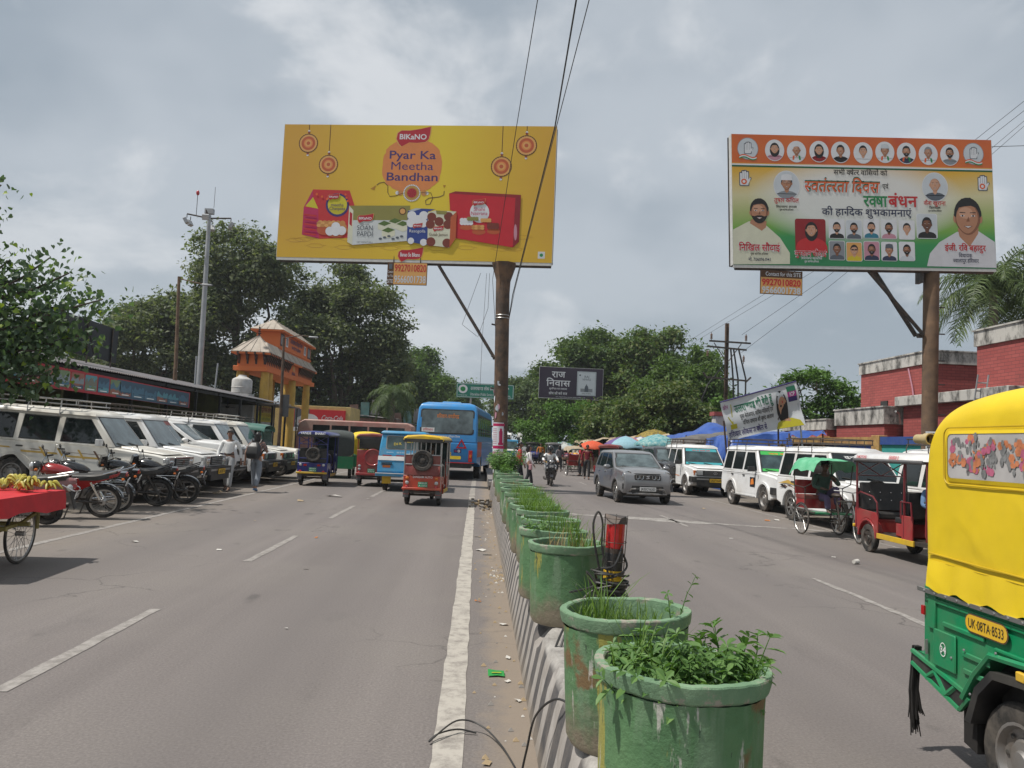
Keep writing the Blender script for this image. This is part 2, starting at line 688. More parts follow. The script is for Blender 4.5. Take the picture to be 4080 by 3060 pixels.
ribbon('road_marking',8.,8.09,8,44,'road_paint_faded',seed=4,jag=.02)
# scar of a filled cable trench across the right carriageway
rr=random.Random(5)
tr=MB()
P0,P1=[],[]
for i in range(33):
 t=i/32
 x=1.6+6.3*t
 y=19.2 -2.*t+rr.uniform(-.05,.05)
 w=.08+.3*math.exp(-((t -.42)/.18)**2)+rr.uniform(0,.07)
 P0.append((x,y -w,.004))
 P1.append((x,y+w,.004))
tr.add(P0+P1,[(i,i+1,34+i,33+i)for i in range(32)],'trench_fill')
struct(tr.build('road_patch'))

# median kerb: battered concrete with slanting black and white bands, chipped along its arris
m,n,l,b=node_mat('kerb_paint',.85)
co=n_xyz(n,l)
s3=n.new('ShaderNodeSeparateXYZ')
l.new(co,s3.inputs[0])
ph=n_math(n,l,'ADD',s3.outputs[1],n_math(n,l,'MULTIPLY',s3.outputs[2],.3))
ph=n_math(n,l,'ADD',ph,n_math(n,l,'MULTIPLY',n_noise(n,l,co,2,3),.02))
sw=n_math(n,l,'FRACT',n_math(n,l,'DIVIDE',ph,.33))
wht=n_mix(n,l,n_ramp(n,l,n_noise(n,l,co,5,7,.7),[(.4,0.),(.68,.8)]),(.36,.335,.31),(.215,.19,.165))
blk=n_mix(n,l,n_ramp(n,l,n_noise(n,l,co,6,7,.7),[(.42,0.),(.7,.8)]),(.06,.058,.06),(.16,.142,.127))
c1=n_mix(n,l,n_ramp(n,l,sw,[(.46,0.),(.5,1.),(.97,1.),(1.,0.)]),wht,blk)
topm=n_mix(n,l,n_ramp(n,l,n_noise(n,l,co,4,7,.75),[(.38,0.),(.62,1.)]),(.42,.4,.37),(.2,.185,.17))
c1=n_mix(n,l,n_ramp(n,l,s3.outputs[2],[(.44,0.),(.475,1.)]),c1,topm)
c1=n_mix(n,l,n_ramp(n,l,n_math(n,l,'ADD',s3.outputs[2],n_math(n,l,'MULTIPLY',n_noise(n,l,co,5,6,.7),.3)),[(.13,.75),(.3,0.)]),c1,(.21,.175,.135))
l.new(c1,b.inputs['Base Color'])
n_bump(n,l,b,n_noise(n,l,co,40,6,.7),.35,.01)
rr=random.Random(11)
kb=MB()
rings=[]
y=-1.5
while y<24.5:
 ch=(.055*max(0,math.sin(y*2.7)+.6*math.sin(y*7.3+1)-.55)+rr.uniform(0,.022))if y<12 else .01
 lh=rr.uniform(-.003,.003)
 rings.append([(.385,y,-.02),(.411+lh,y,.16),(.439+lh,y,.36),(.455+ch*.4,y,.47 -ch),(.475+ch,y,.5 -ch*.3),(.56,y,.497+rr.uniform(-.008,.008)),(.9,y,.497+rr.uniform(-.008,.008)),(.975 -ch,y,.497),(1.,y,.46),(1.05,y,.2),(1.07,y,-.02)])
 y+=rr.uniform(.05,.11)if y<9 else .3
kb.loft(rings,'kerb_paint')
struct(kb.build('median_kerb',sharp=50))
kb2=MB().box((.75,34,.14),(.7,14,.3),'kerb_paint').build('median_kerb')
struct(kb2)

# ---------------------------------------------------------------- planters in a row on the median
m,n,l,b=node_mat('planter_green',.62)
co=n_xyz(n,l)
oi=n.new('ShaderNodeObjectInfo')
vr=n.new('ShaderNodeVectorMath')
vr.operation='ADD'
sc=n.new('ShaderNodeVectorMath')
sc.operation='SCALE'
sc.inputs['Scale'].default_value=9.
cmb=n.new('ShaderNodeCombineXYZ')
for i in range(3):
 l.new(oi.outputs['Random'],cmb.inputs[i])
l.new(cmb.outputs[0],sc.inputs[0])
l.new(co,vr.inputs[0])
l.new(sc.outputs[0],vr.inputs[1])
cv=vr.outputs[0]
mpz=n.new('ShaderNodeMapping')
mpz.inputs['Scale'].default_value=(1,1,.16)
l.new(cv,mpz.inputs[0])
s3=n.new('ShaderNodeSeparateXYZ')
l.new(co,s3.inputs[0])
c1=n_ramp(n,l,n_noise(n,l,cv,4,6,.6),[(.3,(.058,.14,.058)),(.5,(.085,.185,.08)),(.72,(.108,.21,.093))])
c1=n_mix(n,l,n_ramp(n,l,n_noise(n,l,mpz.outputs[0],9,4,.6),[(.52,0.),(.62,.55)]),c1,(.17,.25,.16))
c1=n_mix(n,l,n_ramp(n,l,n_noise(n,l,mpz.outputs[0],6.3,5,.7),[(.585,0.),(.62,.7)]),c1,(.36,.3,.05))
c1=n_mix(n,l,n_ramp(n,l,n_noise(n,l,cv,3.1,5,.6),[(.61,0.),(.655,.85)]),c1,(.17,.085,.035))
c1=n_mix(n,l,n_ramp(n,l,n_noise(n,l,mpz.outputs[0],11,6,.7),[(.605,0.),(.635,.8)]),c1,(.48,.46,.42))
zz=n_math(n,l,'ADD',s3.outputs[2],n_math(n,l,'MULTIPLY',n_math(n,l,'SUBTRACT',n_noise(n,l,cv,5,6,.7),.5),.5))
c1=n_mix(n,l,n_ramp(n,l,zz,[(.04,.95),(.2,0.)]),c1,(.235,.195,.14))
c1=n_mix(n,l,n_ramp(n,l,n_noise(n,l,n_xyz(n,l,(1,1,.35)),18,7,.8),[(.63,0.),(.645,.75)]),c1,(.03,.05,.03))
l.new(c1,b.inputs['Base Color'])
n_bump(n,l,b,n_noise(n,l,cv,16,6,.65),.5,.02)
m,n,l,b=node_mat('planter_rim',.7)
co=n_xyz(n,l)
c1=n_ramp(n,l,n_noise(n,l,co,6,6,.6),[(.3,(.115,.215,.12)),(.7,(.19,.3,.18))])
c1=n_mix(n,l,n_ramp(n,l,n_noise(n,l,co,8,7,.7),[(.55,0.),(.6,.9)]),c1,(.31,.28,.23))
l.new(c1,b.inputs['Base Color'])
n_bump(n,l,b,n_noise(n,l,co,20,6,.7),.5,.02)
mk('soil',(.055,.04,.028),.98,var=.4,scale=14,bump=.8,bscale=30)
PH=.53
def planter_mesh(seed):
 rr=random.Random(seed)
 body=MB()
 nseg=64
 prof=[(.232,0.),(.247,.03),(.252,.2),(.255,.42),(.258,PH -.06)]
 body.lathe(prof,'planter_green',nseg)
 rim=MB()
 rp=[(.257,PH -.058),(.266,PH -.05),(.271,PH -.03),(.2735,PH -.006),(.271,PH -.001),(.245,PH),(.24,PH -.006),(.234,PH -.1),(.23,PH -.2)]
 rim.lathe(rp,'planter_rim',nseg)
 for mb,am in ((body,.003),(rim,.0022)):
  ph=[rr.uniform(0,6.28)for _ in range(6)]
  nv=[]
  for x,y,z in mb.v:
   a=math.atan2(y,x)
   k=1+am*2.2*math.sin(2*a+ph[0])+am*math.sin(5*a+ph[1]+z*5)+am*.6*math.sin(13*a+ph[2]+z*23)
   dz=(.002*math.sin(5*a+ph[3])+.0013*math.sin(23*a+ph[4]))if z>PH -.08 else 0
   nv.append((x*k,y*k,z+dz))
  mb.v=nv
 return body,rim
protos=[]
for sd_ in (1,2,3):
 bb,rm=planter_mesh(sd_)
 protos.append((bb,rm))
PY=[2.46,3.24,5.35,6.13,6.98,7.85,8.6,9.45,10.5,11.6,12.8,14.1,15.5,17.,18.6,20.4]
ordw=['nearest','second','third','fourth','fifth','sixth','seventh','eighth','ninth','tenth','eleventh','twelfth','thirteenth','fourteenth','fifteenth','sixteenth']
spec={0:'large green cement planter full of broad-leaved weeds, nearest of the row',1:'green cement planter with rusty stain and chipped rim, second of the row',2:'green cement planter with dry sparse weeds beside the red and yellow post'}
rr=random.Random(21)
pme=[]
for bb,rm in protos:
 a=bb.build('planter_body')
 c=rm.build('rim')
 s_=MB().lathe([(0.,0.),(.12,.012),(.226,0.)],'soil',24).build('soil')
 pme.append((a.data,c.data,s_.data))
 for o in (a,c,s_):
  bpy.data.objects.remove(o)
PLANT=[]
for i,y in enumerate(PY):
 x=.665+(0.,-.005,-.02,-.06,0.,.01,-.02,0.)[i]if i<8 else .65+rr.uniform(-.03,.03)
 t=thing('planter',spec.get(i,'green cement planter on the striped median kerb, %s from the camera'%ordw[i]),'planter',(x,y,.5),rr.uniform(0,6.28)if i != 1 else 2.6,'planters along the median',rx=rr.uniform(-.035,.035)if i>1 else 0.,ry=rr.uniform(-.04,.04)if i>1 else (.045 if i else .02))
 d=pme[i%3]
 for nm,me,dz in (('planter_body',d[0],0),('rim',d[1],0),('soil',d[2],PH -.12)):
  o=bpy.data.objects.new(nm,me)
  COL.objects.link(o)
  o.parent=t
  o.location=(0,0,dz)
 PLANT.append((x,y,.5+PH))

 # ---------------------------------------------------------------- foliage helpers
def leaf_mat(name,lo,hi,rough=.6,trans=.25,spec=.22):
 m,n,l,b=node_mat(name,rough)
 b.inputs['Specular IOR Level'].default_value=spec
 ge=n.new('ShaderNodeNewGeometry')
 no=n_noise(n,l,n_xyz(n,l),.35,3,.6)
 f=n_math(n,l,'ADD',n_math(n,l,'MULTIPLY',ge.outputs['Random Per Island'],.6),n_math(n,l,'MULTIPLY',no,.4))
 c1=n_ramp(n,l,f,[(.15,lo),(.55,tuple((p+q)/2 for p,q in zip(lo,hi))),(.95,hi)])
 l.new(c1,b.inputs['Base Color'])
 tr_=n.new('ShaderNodeBsdfTranslucent')
 l.new(n_mix(n,l,1.,c1,(1.5,1.7,.7),'MULTIPLY'),tr_.inputs['Color'])
 ms=n.new('ShaderNodeMixShader')
 ms.inputs[0].default_value=trans
 l.new(b.outputs[0],ms.inputs[1])
 l.new(tr_.outputs[0],ms.inputs[2])
 l.new(ms.outputs[0],n['Material Output'].inputs['Surface'])
leaf_mat('leaf_dark',(.04,.07,.033),(.14,.185,.075),.6,.32)
leaf_mat('leaf_fig',(.048,.074,.045),(.205,.225,.115),.55,.32)
leaf_mat('leaf_mid',(.045,.085,.03),(.15,.22,.065),.6,.3)
leaf_mat('leaf_bright',(.05,.11,.025),(.13,.23,.05))
leaf_mat('leaf_olive',(.045,.07,.025),(.19,.21,.075))
leaf_mat('leaf_mango',(.038,.075,.03),(.14,.19,.06),.5,.3)
leaf_mat('leaf_peepal',(.045,.085,.05),(.13,.19,.095),.4,.35,.4)
leaf_mat('leaf_peepal_young',(.16,.24,.03),(.3,.38,.05),.4,.35)
leaf_mat('leaf_weed',(.07,.15,.045),(.16,.27,.08),.45,.25)
leaf_mat('leaf_grass',(.07,.14,.028),(.17,.26,.065),.55,.3)
leaf_mat('leaf_dry',(.2,.15,.06),(.34,.27,.12),.7,.15)
leaf_mat('leaf_palm',(.04,.07,.022),(.13,.17,.06),.45,.2)
mk('bark',(.085,.07,.055),.95,var=.35,scale=7,bump=.8,bscale=14)
mk('bark_pale',(.17,.145,.115),.95,var=.3,scale=7,bump=.7,bscale=14)

def mesh_np(name,V,F,mats,mi=None,parent=None,loc=(0,0,0)):
 """V (n,3), F (m,4) straight into a mesh"""
 me=bpy.data.meshes.new(name)
 k=F.shape[1]
 me.vertices.add(len(V))
 me.vertices.foreach_set('co',V.astype(np.float32).ravel())
 me.loops.add(F.size)
 me.loops.foreach_set('vertex_index',F.astype(np.int32).ravel())
 me.polygons.add(len(F))
 me.polygons.foreach_set('loop_start',(np.arange(len(F))*k).astype(np.int32))
 if mi is not None:
  me.polygons.foreach_set('material_index',mi.astype(np.int32))
 for mt in mats:
  me.materials.append(M(mt))
 me.update(calc_edges=True)
 o=bpy.data.objects.new(name,me)
 COL.objects.link(o)
 o.location=loc
 if parent:
  o.parent=parent
 return o
def leaves_at(P,N,size,rng,aspect=.55,up=None,droop=0.):
 """one folded four-corner leaf per point; N = preferred facing"""
 n_=len(P)
 d=rng.normal(size=(n_,3))
 d[:,2]-=droop
 d-=N*np.sum(d*N,axis=1,keepdims=True)*.6
 d /= np.linalg.norm(d,axis=1,keepdims=True)+1e-9
 s_=np.cross(d,N+rng.normal(size=(n_,3))*.5)
 s_ /= np.linalg.norm(s_,axis=1,keepdims=True)+1e-9
 nn=np.cross(s_,d)
 L=size*rng.uniform(.45,1.6,(n_,1))
 W=L*aspect*.5
 a=P
 b_=P+d*L*.45+s_*W+nn*L*.08
 c=P+d*L -nn*L*.08
 e=P+d*L*.45 -s_*W+nn*L*.08
 V=np.stack([a,b_,c,e],1).reshape(-1,3)
 F=np.arange(n_*4).reshape(-1,4)
 return V,F
def crown_points(lobes,n_,rng,clump=.34,per=26,hollow=.5):
 """leaf points gathered into sprays on and inside the lobes"""
 lobes=np.array(lobes,float)
 vol=lobes[:,3]*lobes[:,4]
 k=np.maximum(1,(n_/per*vol/vol.sum()).astype(int))
 C,Nn=[],[]
 for (x,y,z,rx,rz_),q in zip(lobes,k):
 # each lobe is itself a bunch of smaller puffs, so that lit tops sit over dark gaps
  nb=11
  e=rng.normal(size=(nb,3))
  e[:,2]=np.abs(e[:,2])*rng.choice([1,1,-.8],nb)
  e /= np.linalg.norm(e,axis=1,keepdims=True)
  sub_c=e*rng.uniform(.55,.85,(nb,1))
  sub_r=rng.uniform(.3,.52,nb)
  w=rng.choice(nb,q,p=sub_r**2/(sub_r**2).sum())
  d=rng.normal(size=(q,3))
  d[:,2]+=.35
  d /= np.linalg.norm(d,axis=1,keepdims=True)
  rad=rng.uniform(hollow,1.,(q,1))**.5*rng.uniform(.85,1.12,(q,1))
  C.append(np.array([x,y,z])+(sub_c[w]+d*rad*sub_r[w][:,None])*np.array([rx,rx,rz_]))
  Nn.append(d)
 C,Nn=np.concatenate(C),np.concatenate(Nn)
 idx=np.repeat(np.arange(len(C)),per)
 sc_=clump*rng.uniform(.5,1.5,(len(C),1))
 P=C[idx]+rng.normal(size=(len(idx),3))*sc_[idx]*np.array([1,1,.62])
 N=Nn[idx]*.6+np.array([0,0,.7])
 N+=rng.normal(size=N.shape)*.35
 N /= np.linalg.norm(N,axis=1,keepdims=True)
 return P,N
def limb(mb,a,b_,r0,r1,rr,mat,k=6,wob=.08):
 a,b_=Vector(a),Vector(b_)
 L=(b_ -a).length
 pts=[]
 for i in range(k+1):
  t=i/k
  p=a.lerp(b_,t)
  if 0<i<k:
   p+=Vector((rr.uniform(-1,1),rr.uniform(-1,1),rr.uniform(-.4,.4)))*L*wob
  pts.append(p)
 mb.tube(pts,[r0+(r1 -r0)*(i/k)for i in range(k+1)],mat,n=8)
 return pts
def tree(label,base,lobes,n_,size,mat,r0=.35,seed=1,clump=.4,per=26,aspect=.55,bark='bark',mat2=None,frac2=0.,droop=.3,name='tree',group=None,hollow=.45):
 rng=np.random.default_rng(seed)
 rr=random.Random(seed)
 t=thing(name,label,'tree',base,0,group)
 bx,by,bz=base
 L=[(x -bx,y -by,z -bz,a,b_)for x,y,z,a,b_ in lobes]
 tk=MB()
 zlow=min(q[2]-q[4]for q in L)
 zf=max(1.2,zlow*.9 if zlow>1.5 else 1.6)
 cx=np.mean([q[0]for q in L])*.25
 cy=np.mean([q[1]for q in L])*.25
 fork=(cx,cy,zf)
 limb(tk,(0,0,-.05),fork,r0*1.25,r0*.85,rr,bark,6,.03)
 for q in L:
  mid=(q[0]*.55,q[1]*.55,zf+(q[2]-zf)*.45)
  limb(tk,fork,mid,r0*.55,r0*.32,rr,bark,4,.05)
  limb(tk,mid,(q[0],q[1],q[2]+q[4]*.3),r0*.32,.04,rr,bark,4,.07)
  for _ in range(3):
   d=Vector((rr.uniform(-1,1),rr.uniform(-1,1),rr.uniform(-.3,.8))).normalized()
   limb(tk,(mid[0]*.3+q[0]*.7,mid[1]*.3+q[1]*.7,mid[2]*.3+q[2]*.7),(q[0]+d.x*q[3]*.8,q[1]+d.y*q[3]*.8,q[2]+d.z*q[4]*.8),r0*.16,.02,rr,bark,3,.08)
 tk.build('trunk',t,fix=False)
 P,N=crown_points(L,n_,rng,clump,per,hollow)
 V,F=leaves_at(P,N,size,rng,aspect,droop=droop)
 mi=None
 mats=[mat]
 if mat2:
  mats.append(mat2)
  mi=(rng.random(len(F))<frac2).astype(int)
 mesh_np('crown',V,F,mats,mi,t)
 return t
def lobes_in(cx,cy,cz,rx,ry,rz_,k,seed,r_=(.3,.5)):
 """uneven bunch of lobes filling an ellipsoid"""
 rr=random.Random(seed)
 out=[]
 for i in range(k):
  a=i*2.39996+rr.uniform(-.3,.3)
  t=(i+.5)/k
  zz=1 -2*t
  q=math.sqrt(max(0,1 -zz*zz))*rr.uniform(.55,.8)
  s_=rr.uniform(*r_)
  out.append((cx+rx*q*math.cos(a),cy+ry*q*math.sin(a),cz+rz_*zz*.68,s_*(rx+ry)*.5,s_*rz_*.9))
 return out

 # ================================================================ MATERIALS FOR THINGS
mk('paint_white',(.76,.76,.75),.32,var=.05,scale=2,dirt=(.45,.4,.33),dirt_amt=.45,dscale=1.6,coat=.4)
mk('paint_cream',(.71,.69,.63),.36,var=.05,scale=2,dirt=(.42,.36,.28),dirt_amt=.5,dscale=1.4,coat=.3)
mk('paint_silver',(.42,.43,.45),.34,metal=.35,var=.05,dirt=(.3,.28,.25),dirt_amt=.3,coat=.4)
mk('paint_grey',(.25,.25,.256),.3,metal=.35,var=.05,dirt=(.2,.185,.17),dirt_amt=.3,dscale=1.5,coat=.8)
mk('paint_black',(.016,.016,.018),.25,var=.1,dirt=(.1,.09,.08),dirt_amt=.3,coat=.6)
mk('paint_red',(.32,.017,.02),.34,var=.1,dirt=(.22,.11,.08),dirt_amt=.5,coat=.4)
mk('paint_maroon',(.14,.012,.018),.36,var=.1,dirt=(.16,.09,.08),dirt_amt=.4,coat=.3)
mk('paint_orange',(.47,.05,.018),.4,var=.12,dirt=(.24,.1,.06),dirt_amt=.6,dscale=4,coat=.3)
mk('paint_blue',(.025,.235,.56),.36,var=.07,dirt=(.12,.2,.3),dirt_amt=.35,coat=.35)
mk('paint_bluevan',(.03,.26,.48),.38,var=.1,dirt=(.16,.24,.3),dirt_amt=.5,coat=.3)
mk('paint_navy',(.016,.022,.17),.34,var=.1,dirt=(.08,.08,.14),dirt_amt=.4,coat=.4)
mk('paint_green',(.006,.23,.09),.4,var=.08,scale=3,dirt=(.09,.19,.1),dirt_amt=.6,dscale=4,coat=.2,bump=.15,bscale=6)
mk('paint_olive',(.05,.15,.12),.5,var=.1,dirt=(.2,.2,.16),dirt_amt=.4)
mk('paint_yellow',(.62,.4,.02),.45,var=.1,dirt=(.35,.22,.08),dirt_amt=.5)
mk('canvas_yellow',(.74,.53,.012),.55,var=.05,scale=3,dirt=(.6,.42,.02),dirt_amt=.5,dscale=2,bump=.45,bscale=3.5)
for _n in MATS['canvas_yellow'].node_tree.nodes: # slack, rumpled vinyl
 if _n.bl_idname=='ShaderNodeBump':
  _n.inputs['Distance'].default_value=.05
  _n.inputs['Strength'].default_value=.32
  _n.inputs['Height'].links[0].from_node.inputs['Distortion'].default_value=.5
  _n.inputs['Height'].links[0].from_node.inputs['Detail'].default_value=1.5
mk('seam_yellow',(.5,.34,.01),.6,var=.08)
mk('plastic_black',(.02,.02,.021),.5,var=.15,dirt=(.12,.11,.09),dirt_amt=.5)
mk('plastic_grey',(.11,.11,.115),.55,var=.1,dirt=DUST,dirt_amt=.3)
mk('rubber',(.024,.023,.022),.85,var=.2,scale=12,dirt=(.17,.145,.12),dirt_amt=.75,dscale=5)
mk('steel',(.48,.48,.47),.38,metal=.85,var=.1,dirt=(.2,.15,.1),dirt_amt=.4,dscale=6)
mk('steel_dark',(.07,.065,.06),.55,metal=.5,var=.25,dirt=(.14,.08,.05),dirt_amt=.5,dscale=6)
mk('chrome',(.7,.7,.7),.12,metal=1.,var=.05)
mk('rim_steel',(.3,.29,.28),.5,metal=.6,var=.1,dirt=(.2,.16,.12),dirt_amt=.7,dscale=6)
mk('glass_dark',(.012,.016,.017),.06,var=0.,spec=.6)
mk('glass_tint',(.04,.065,.068),.07,var=.6,scale=2.5,spec=.6)  # colour mottling stands in for reflected trees and sky
mk('glass_grey',(.1,.13,.135),.08,var=.6,scale=2.,spec=.6)  # paler and darker patches in the colour imitate windscreen reflections
mk('lens_clear',(.5,.5,.49),.12,metal=.3,var=.15,scale=25,coat=1.)
mk('lens_amber',(.55,.13,.01),.2,var=.15,scale=30,coat=.6)
mk('lens_red',(.42,.012,.014),.2,var=.15,scale=30,coat=.6)
mk('plate_yellow',(.72,.44,.02),.5,var=.05,dirt=(.4,.28,.1),dirt_amt=.3)
mk('plate_white',(.68,.68,.66),.5,var=.05,dirt=(.4,.37,.32),dirt_amt=.4)
mk('plate_green',(.03,.28,.12),.5,var=.05)
inks(ink_black=(.015,.015,.018),ink_white=(.75,.75,.73),ink_red=(.55,.02,.03),ink_green=(.02,.17,.08),ink_orange=(.72,.22,.03),ink_blue=(.02,.05,.22),ink_yellow=(.78,.58,.03),ink_gold=(.55,.36,.08),ink_teal=(.05,.34,.38),ink_limegreen=(.05,.42,.08),ink_brown=(.13,.07,.045),ink_navy=(.03,.02,.1))
mk('vinyl_black',(.018,.018,.019),.45,var=.15,dirt=(.1,.09,.08),dirt_amt=.4)
mk('vinyl_maroon',(.19,.035,.03),.5,var=.15,scale=8,dirt=(.25,.12,.09),dirt_amt=.5,bump=.2)

def Rz(a):
 return Matrix.Rotation(a,4,'Z')
def side(sx,x):
 """print plane on the right (+1) or left (-1) flank at distance x"""
 return (Rz(PI/2)if sx>0 else Rz(-PI/2))@ Matrix.Translation((0,-x,0))
def front_plane(y):
 return Rz(PI)@ Matrix.Translation((0,-y,0))
def arch(cy,cz,r_,a0=0,a1=180,k=10):
 return [(cy+r_*math.cos(R(a0+(a1 -a0)*i/k)),cz+r_*math.sin(R(a0+(a1 -a0)*i/k)))for i in range(k+1)]
_wc={}
def wheel(parent,x,y,r_,w,style='steel',name='wheel'):
 """tyre with its rim as a sub-part; outer face at +x for x>0"""
 key=(r_,w,style)
 if key not in _wc:
  t=MB()
  t.lathe([(r_*.62,-w*.42),(r_*.8,-w*.5),(r_*.95,-w*.46),(r_,-w*.33),(r_*.985,-w*.16),(r_,-w*.12),(r_,w*.12),(r_*.985,w*.16),(r_,w*.33),(r_*.95,w*.46),(r_*.8,w*.5),(r_*.62,w*.42)],'rubber',28,axis='X')
  q=MB()
  if style=='alloy':
   q.lathe([(r_*.64,-w*.3),(r_*.66,w*.42),(r_*.58,w*.44),(r_*.56,w*.2),(r_*.16,w*.1)],'steel_dark',24,axis='X')
   for i in range(7):
    a=2*PI*i/7
    q.xf(Matrix.Rotation(a,4,'X'))
    q.box((w*.34,0,r_*.36),(w*.14,r_*.13,r_*.48),'steel')
   q.xf()
   q.lathe([(r_*.66,w*.4),(r_*.64,w*.46),(r_*.57,w*.44)],'steel',24,axis='X')
   q.lathe([(r_*.16,w*.2),(r_*.15,w*.44),(0.,w*.45)],'steel',12,axis='X')
  else:
   mt='rim_steel' if style=='steel' else 'steel_dark'
   q.lathe([(r_*.64,-w*.35),(r_*.655,w*.44),(r_*.6,w*.45),(r_*.55,w*.22),(r_*.4,w*.16),(r_*.34,w*.32),(r_*.2,w*.36),(r_*.17,w*.5),(0.,w*.52)],mt,24,axis='X')
   for i in range(8):
    a=2*PI*i/8
    q.lathe([(r_*.05,0),(0.,.004)],'plastic_black',8,c=(w*.245,r_*.47*math.cos(a),r_*.47*math.sin(a)),axis='X')
  a=t.build(name)
  c=q.build('rim')
  _wc[key]=(a.data,c.data)
  bpy.data.objects.remove(a)
  bpy.data.objects.remove(c)
 me,mr=_wc[key]
 o=bpy.data.objects.new(name,me)
 c=bpy.data.objects.new('rim',mr)
 for q in (o,c):
  COL.objects.link(q)
 o.parent=parent
 c.parent=o
 o.location=(x,y,r_)
 if x<0:
  o.rotation_euler=(0,0,PI)
 return o
def spoked_wheel(mb_t,mb_s,cx,cy,r_,tw=.018,n=20,hub=.03,axis='X',z=None,tmat='rubber',rmat='steel'):
 """thin tyre into mb_t, rim, hub and crossed spokes into mb_s"""
 z=r_ if z is None else z
 ring=[(cx,cy+r_*math.cos(2*PI*i/36),z+r_*math.sin(2*PI*i/36))for i in range(36)]
 rin=[(cx,cy+(r_ -tw*1.25)*math.cos(2*PI*i/36),z+(r_ -tw*1.25)*math.sin(2*PI*i/36))for i in range(36)]
 mb_t.tube([(a,cy+(b_ -cy)*(r_ -tw)/r_,z+(c -z)*(r_ -tw)/r_)for a,b_,c in ring],tw,tmat,8,True)
 mb_s.tube([(a,cy+(b_ -cy)*(r_ -2.3*tw)/(r_ -tw*1.25),z+(c -z)*(r_ -2.3*tw)/(r_ -tw*1.25))for a,b_,c in rin],tw*.6,rmat,6,True)
 mb_s.tube([(cx -hub*1.8,cy,z),(cx+hub*1.8,cy,z)],hub,rmat,10)
 for i in range(n):
  a=2*PI*i/n
  sx=hub*1.5*(1 if i%2 else -1)
  b_=a+(.35 if (i//2)%2 else -.35)
  mb_s.tube([(cx+sx,cy+hub*math.cos(b_),z+hub*math.sin(b_)),(cx,cy+(r_ -2.2*tw)*math.cos(a),z+(r_ -2.2*tw)*math.sin(a))],.0028,rmat,3,cap=False)
def plate(parent,text,mat,ink,T,w=.5,h=.11,x=0,z=0,lines=None):
 p=MB().xf(T)
 p.box((x,-.006,z),(w,.012,h),mat)
 for k,s_ in enumerate(lines or [text]):
  nl=len(lines or [text])
  hh=h/nl*.62
  put(p,s_,ink,x,z+h/2 -(k+1)*h/nl+h/nl*.2,hh,-.014,w=w*.88,bold=.01)
 return p.build('number_plate',parent,fix=False)

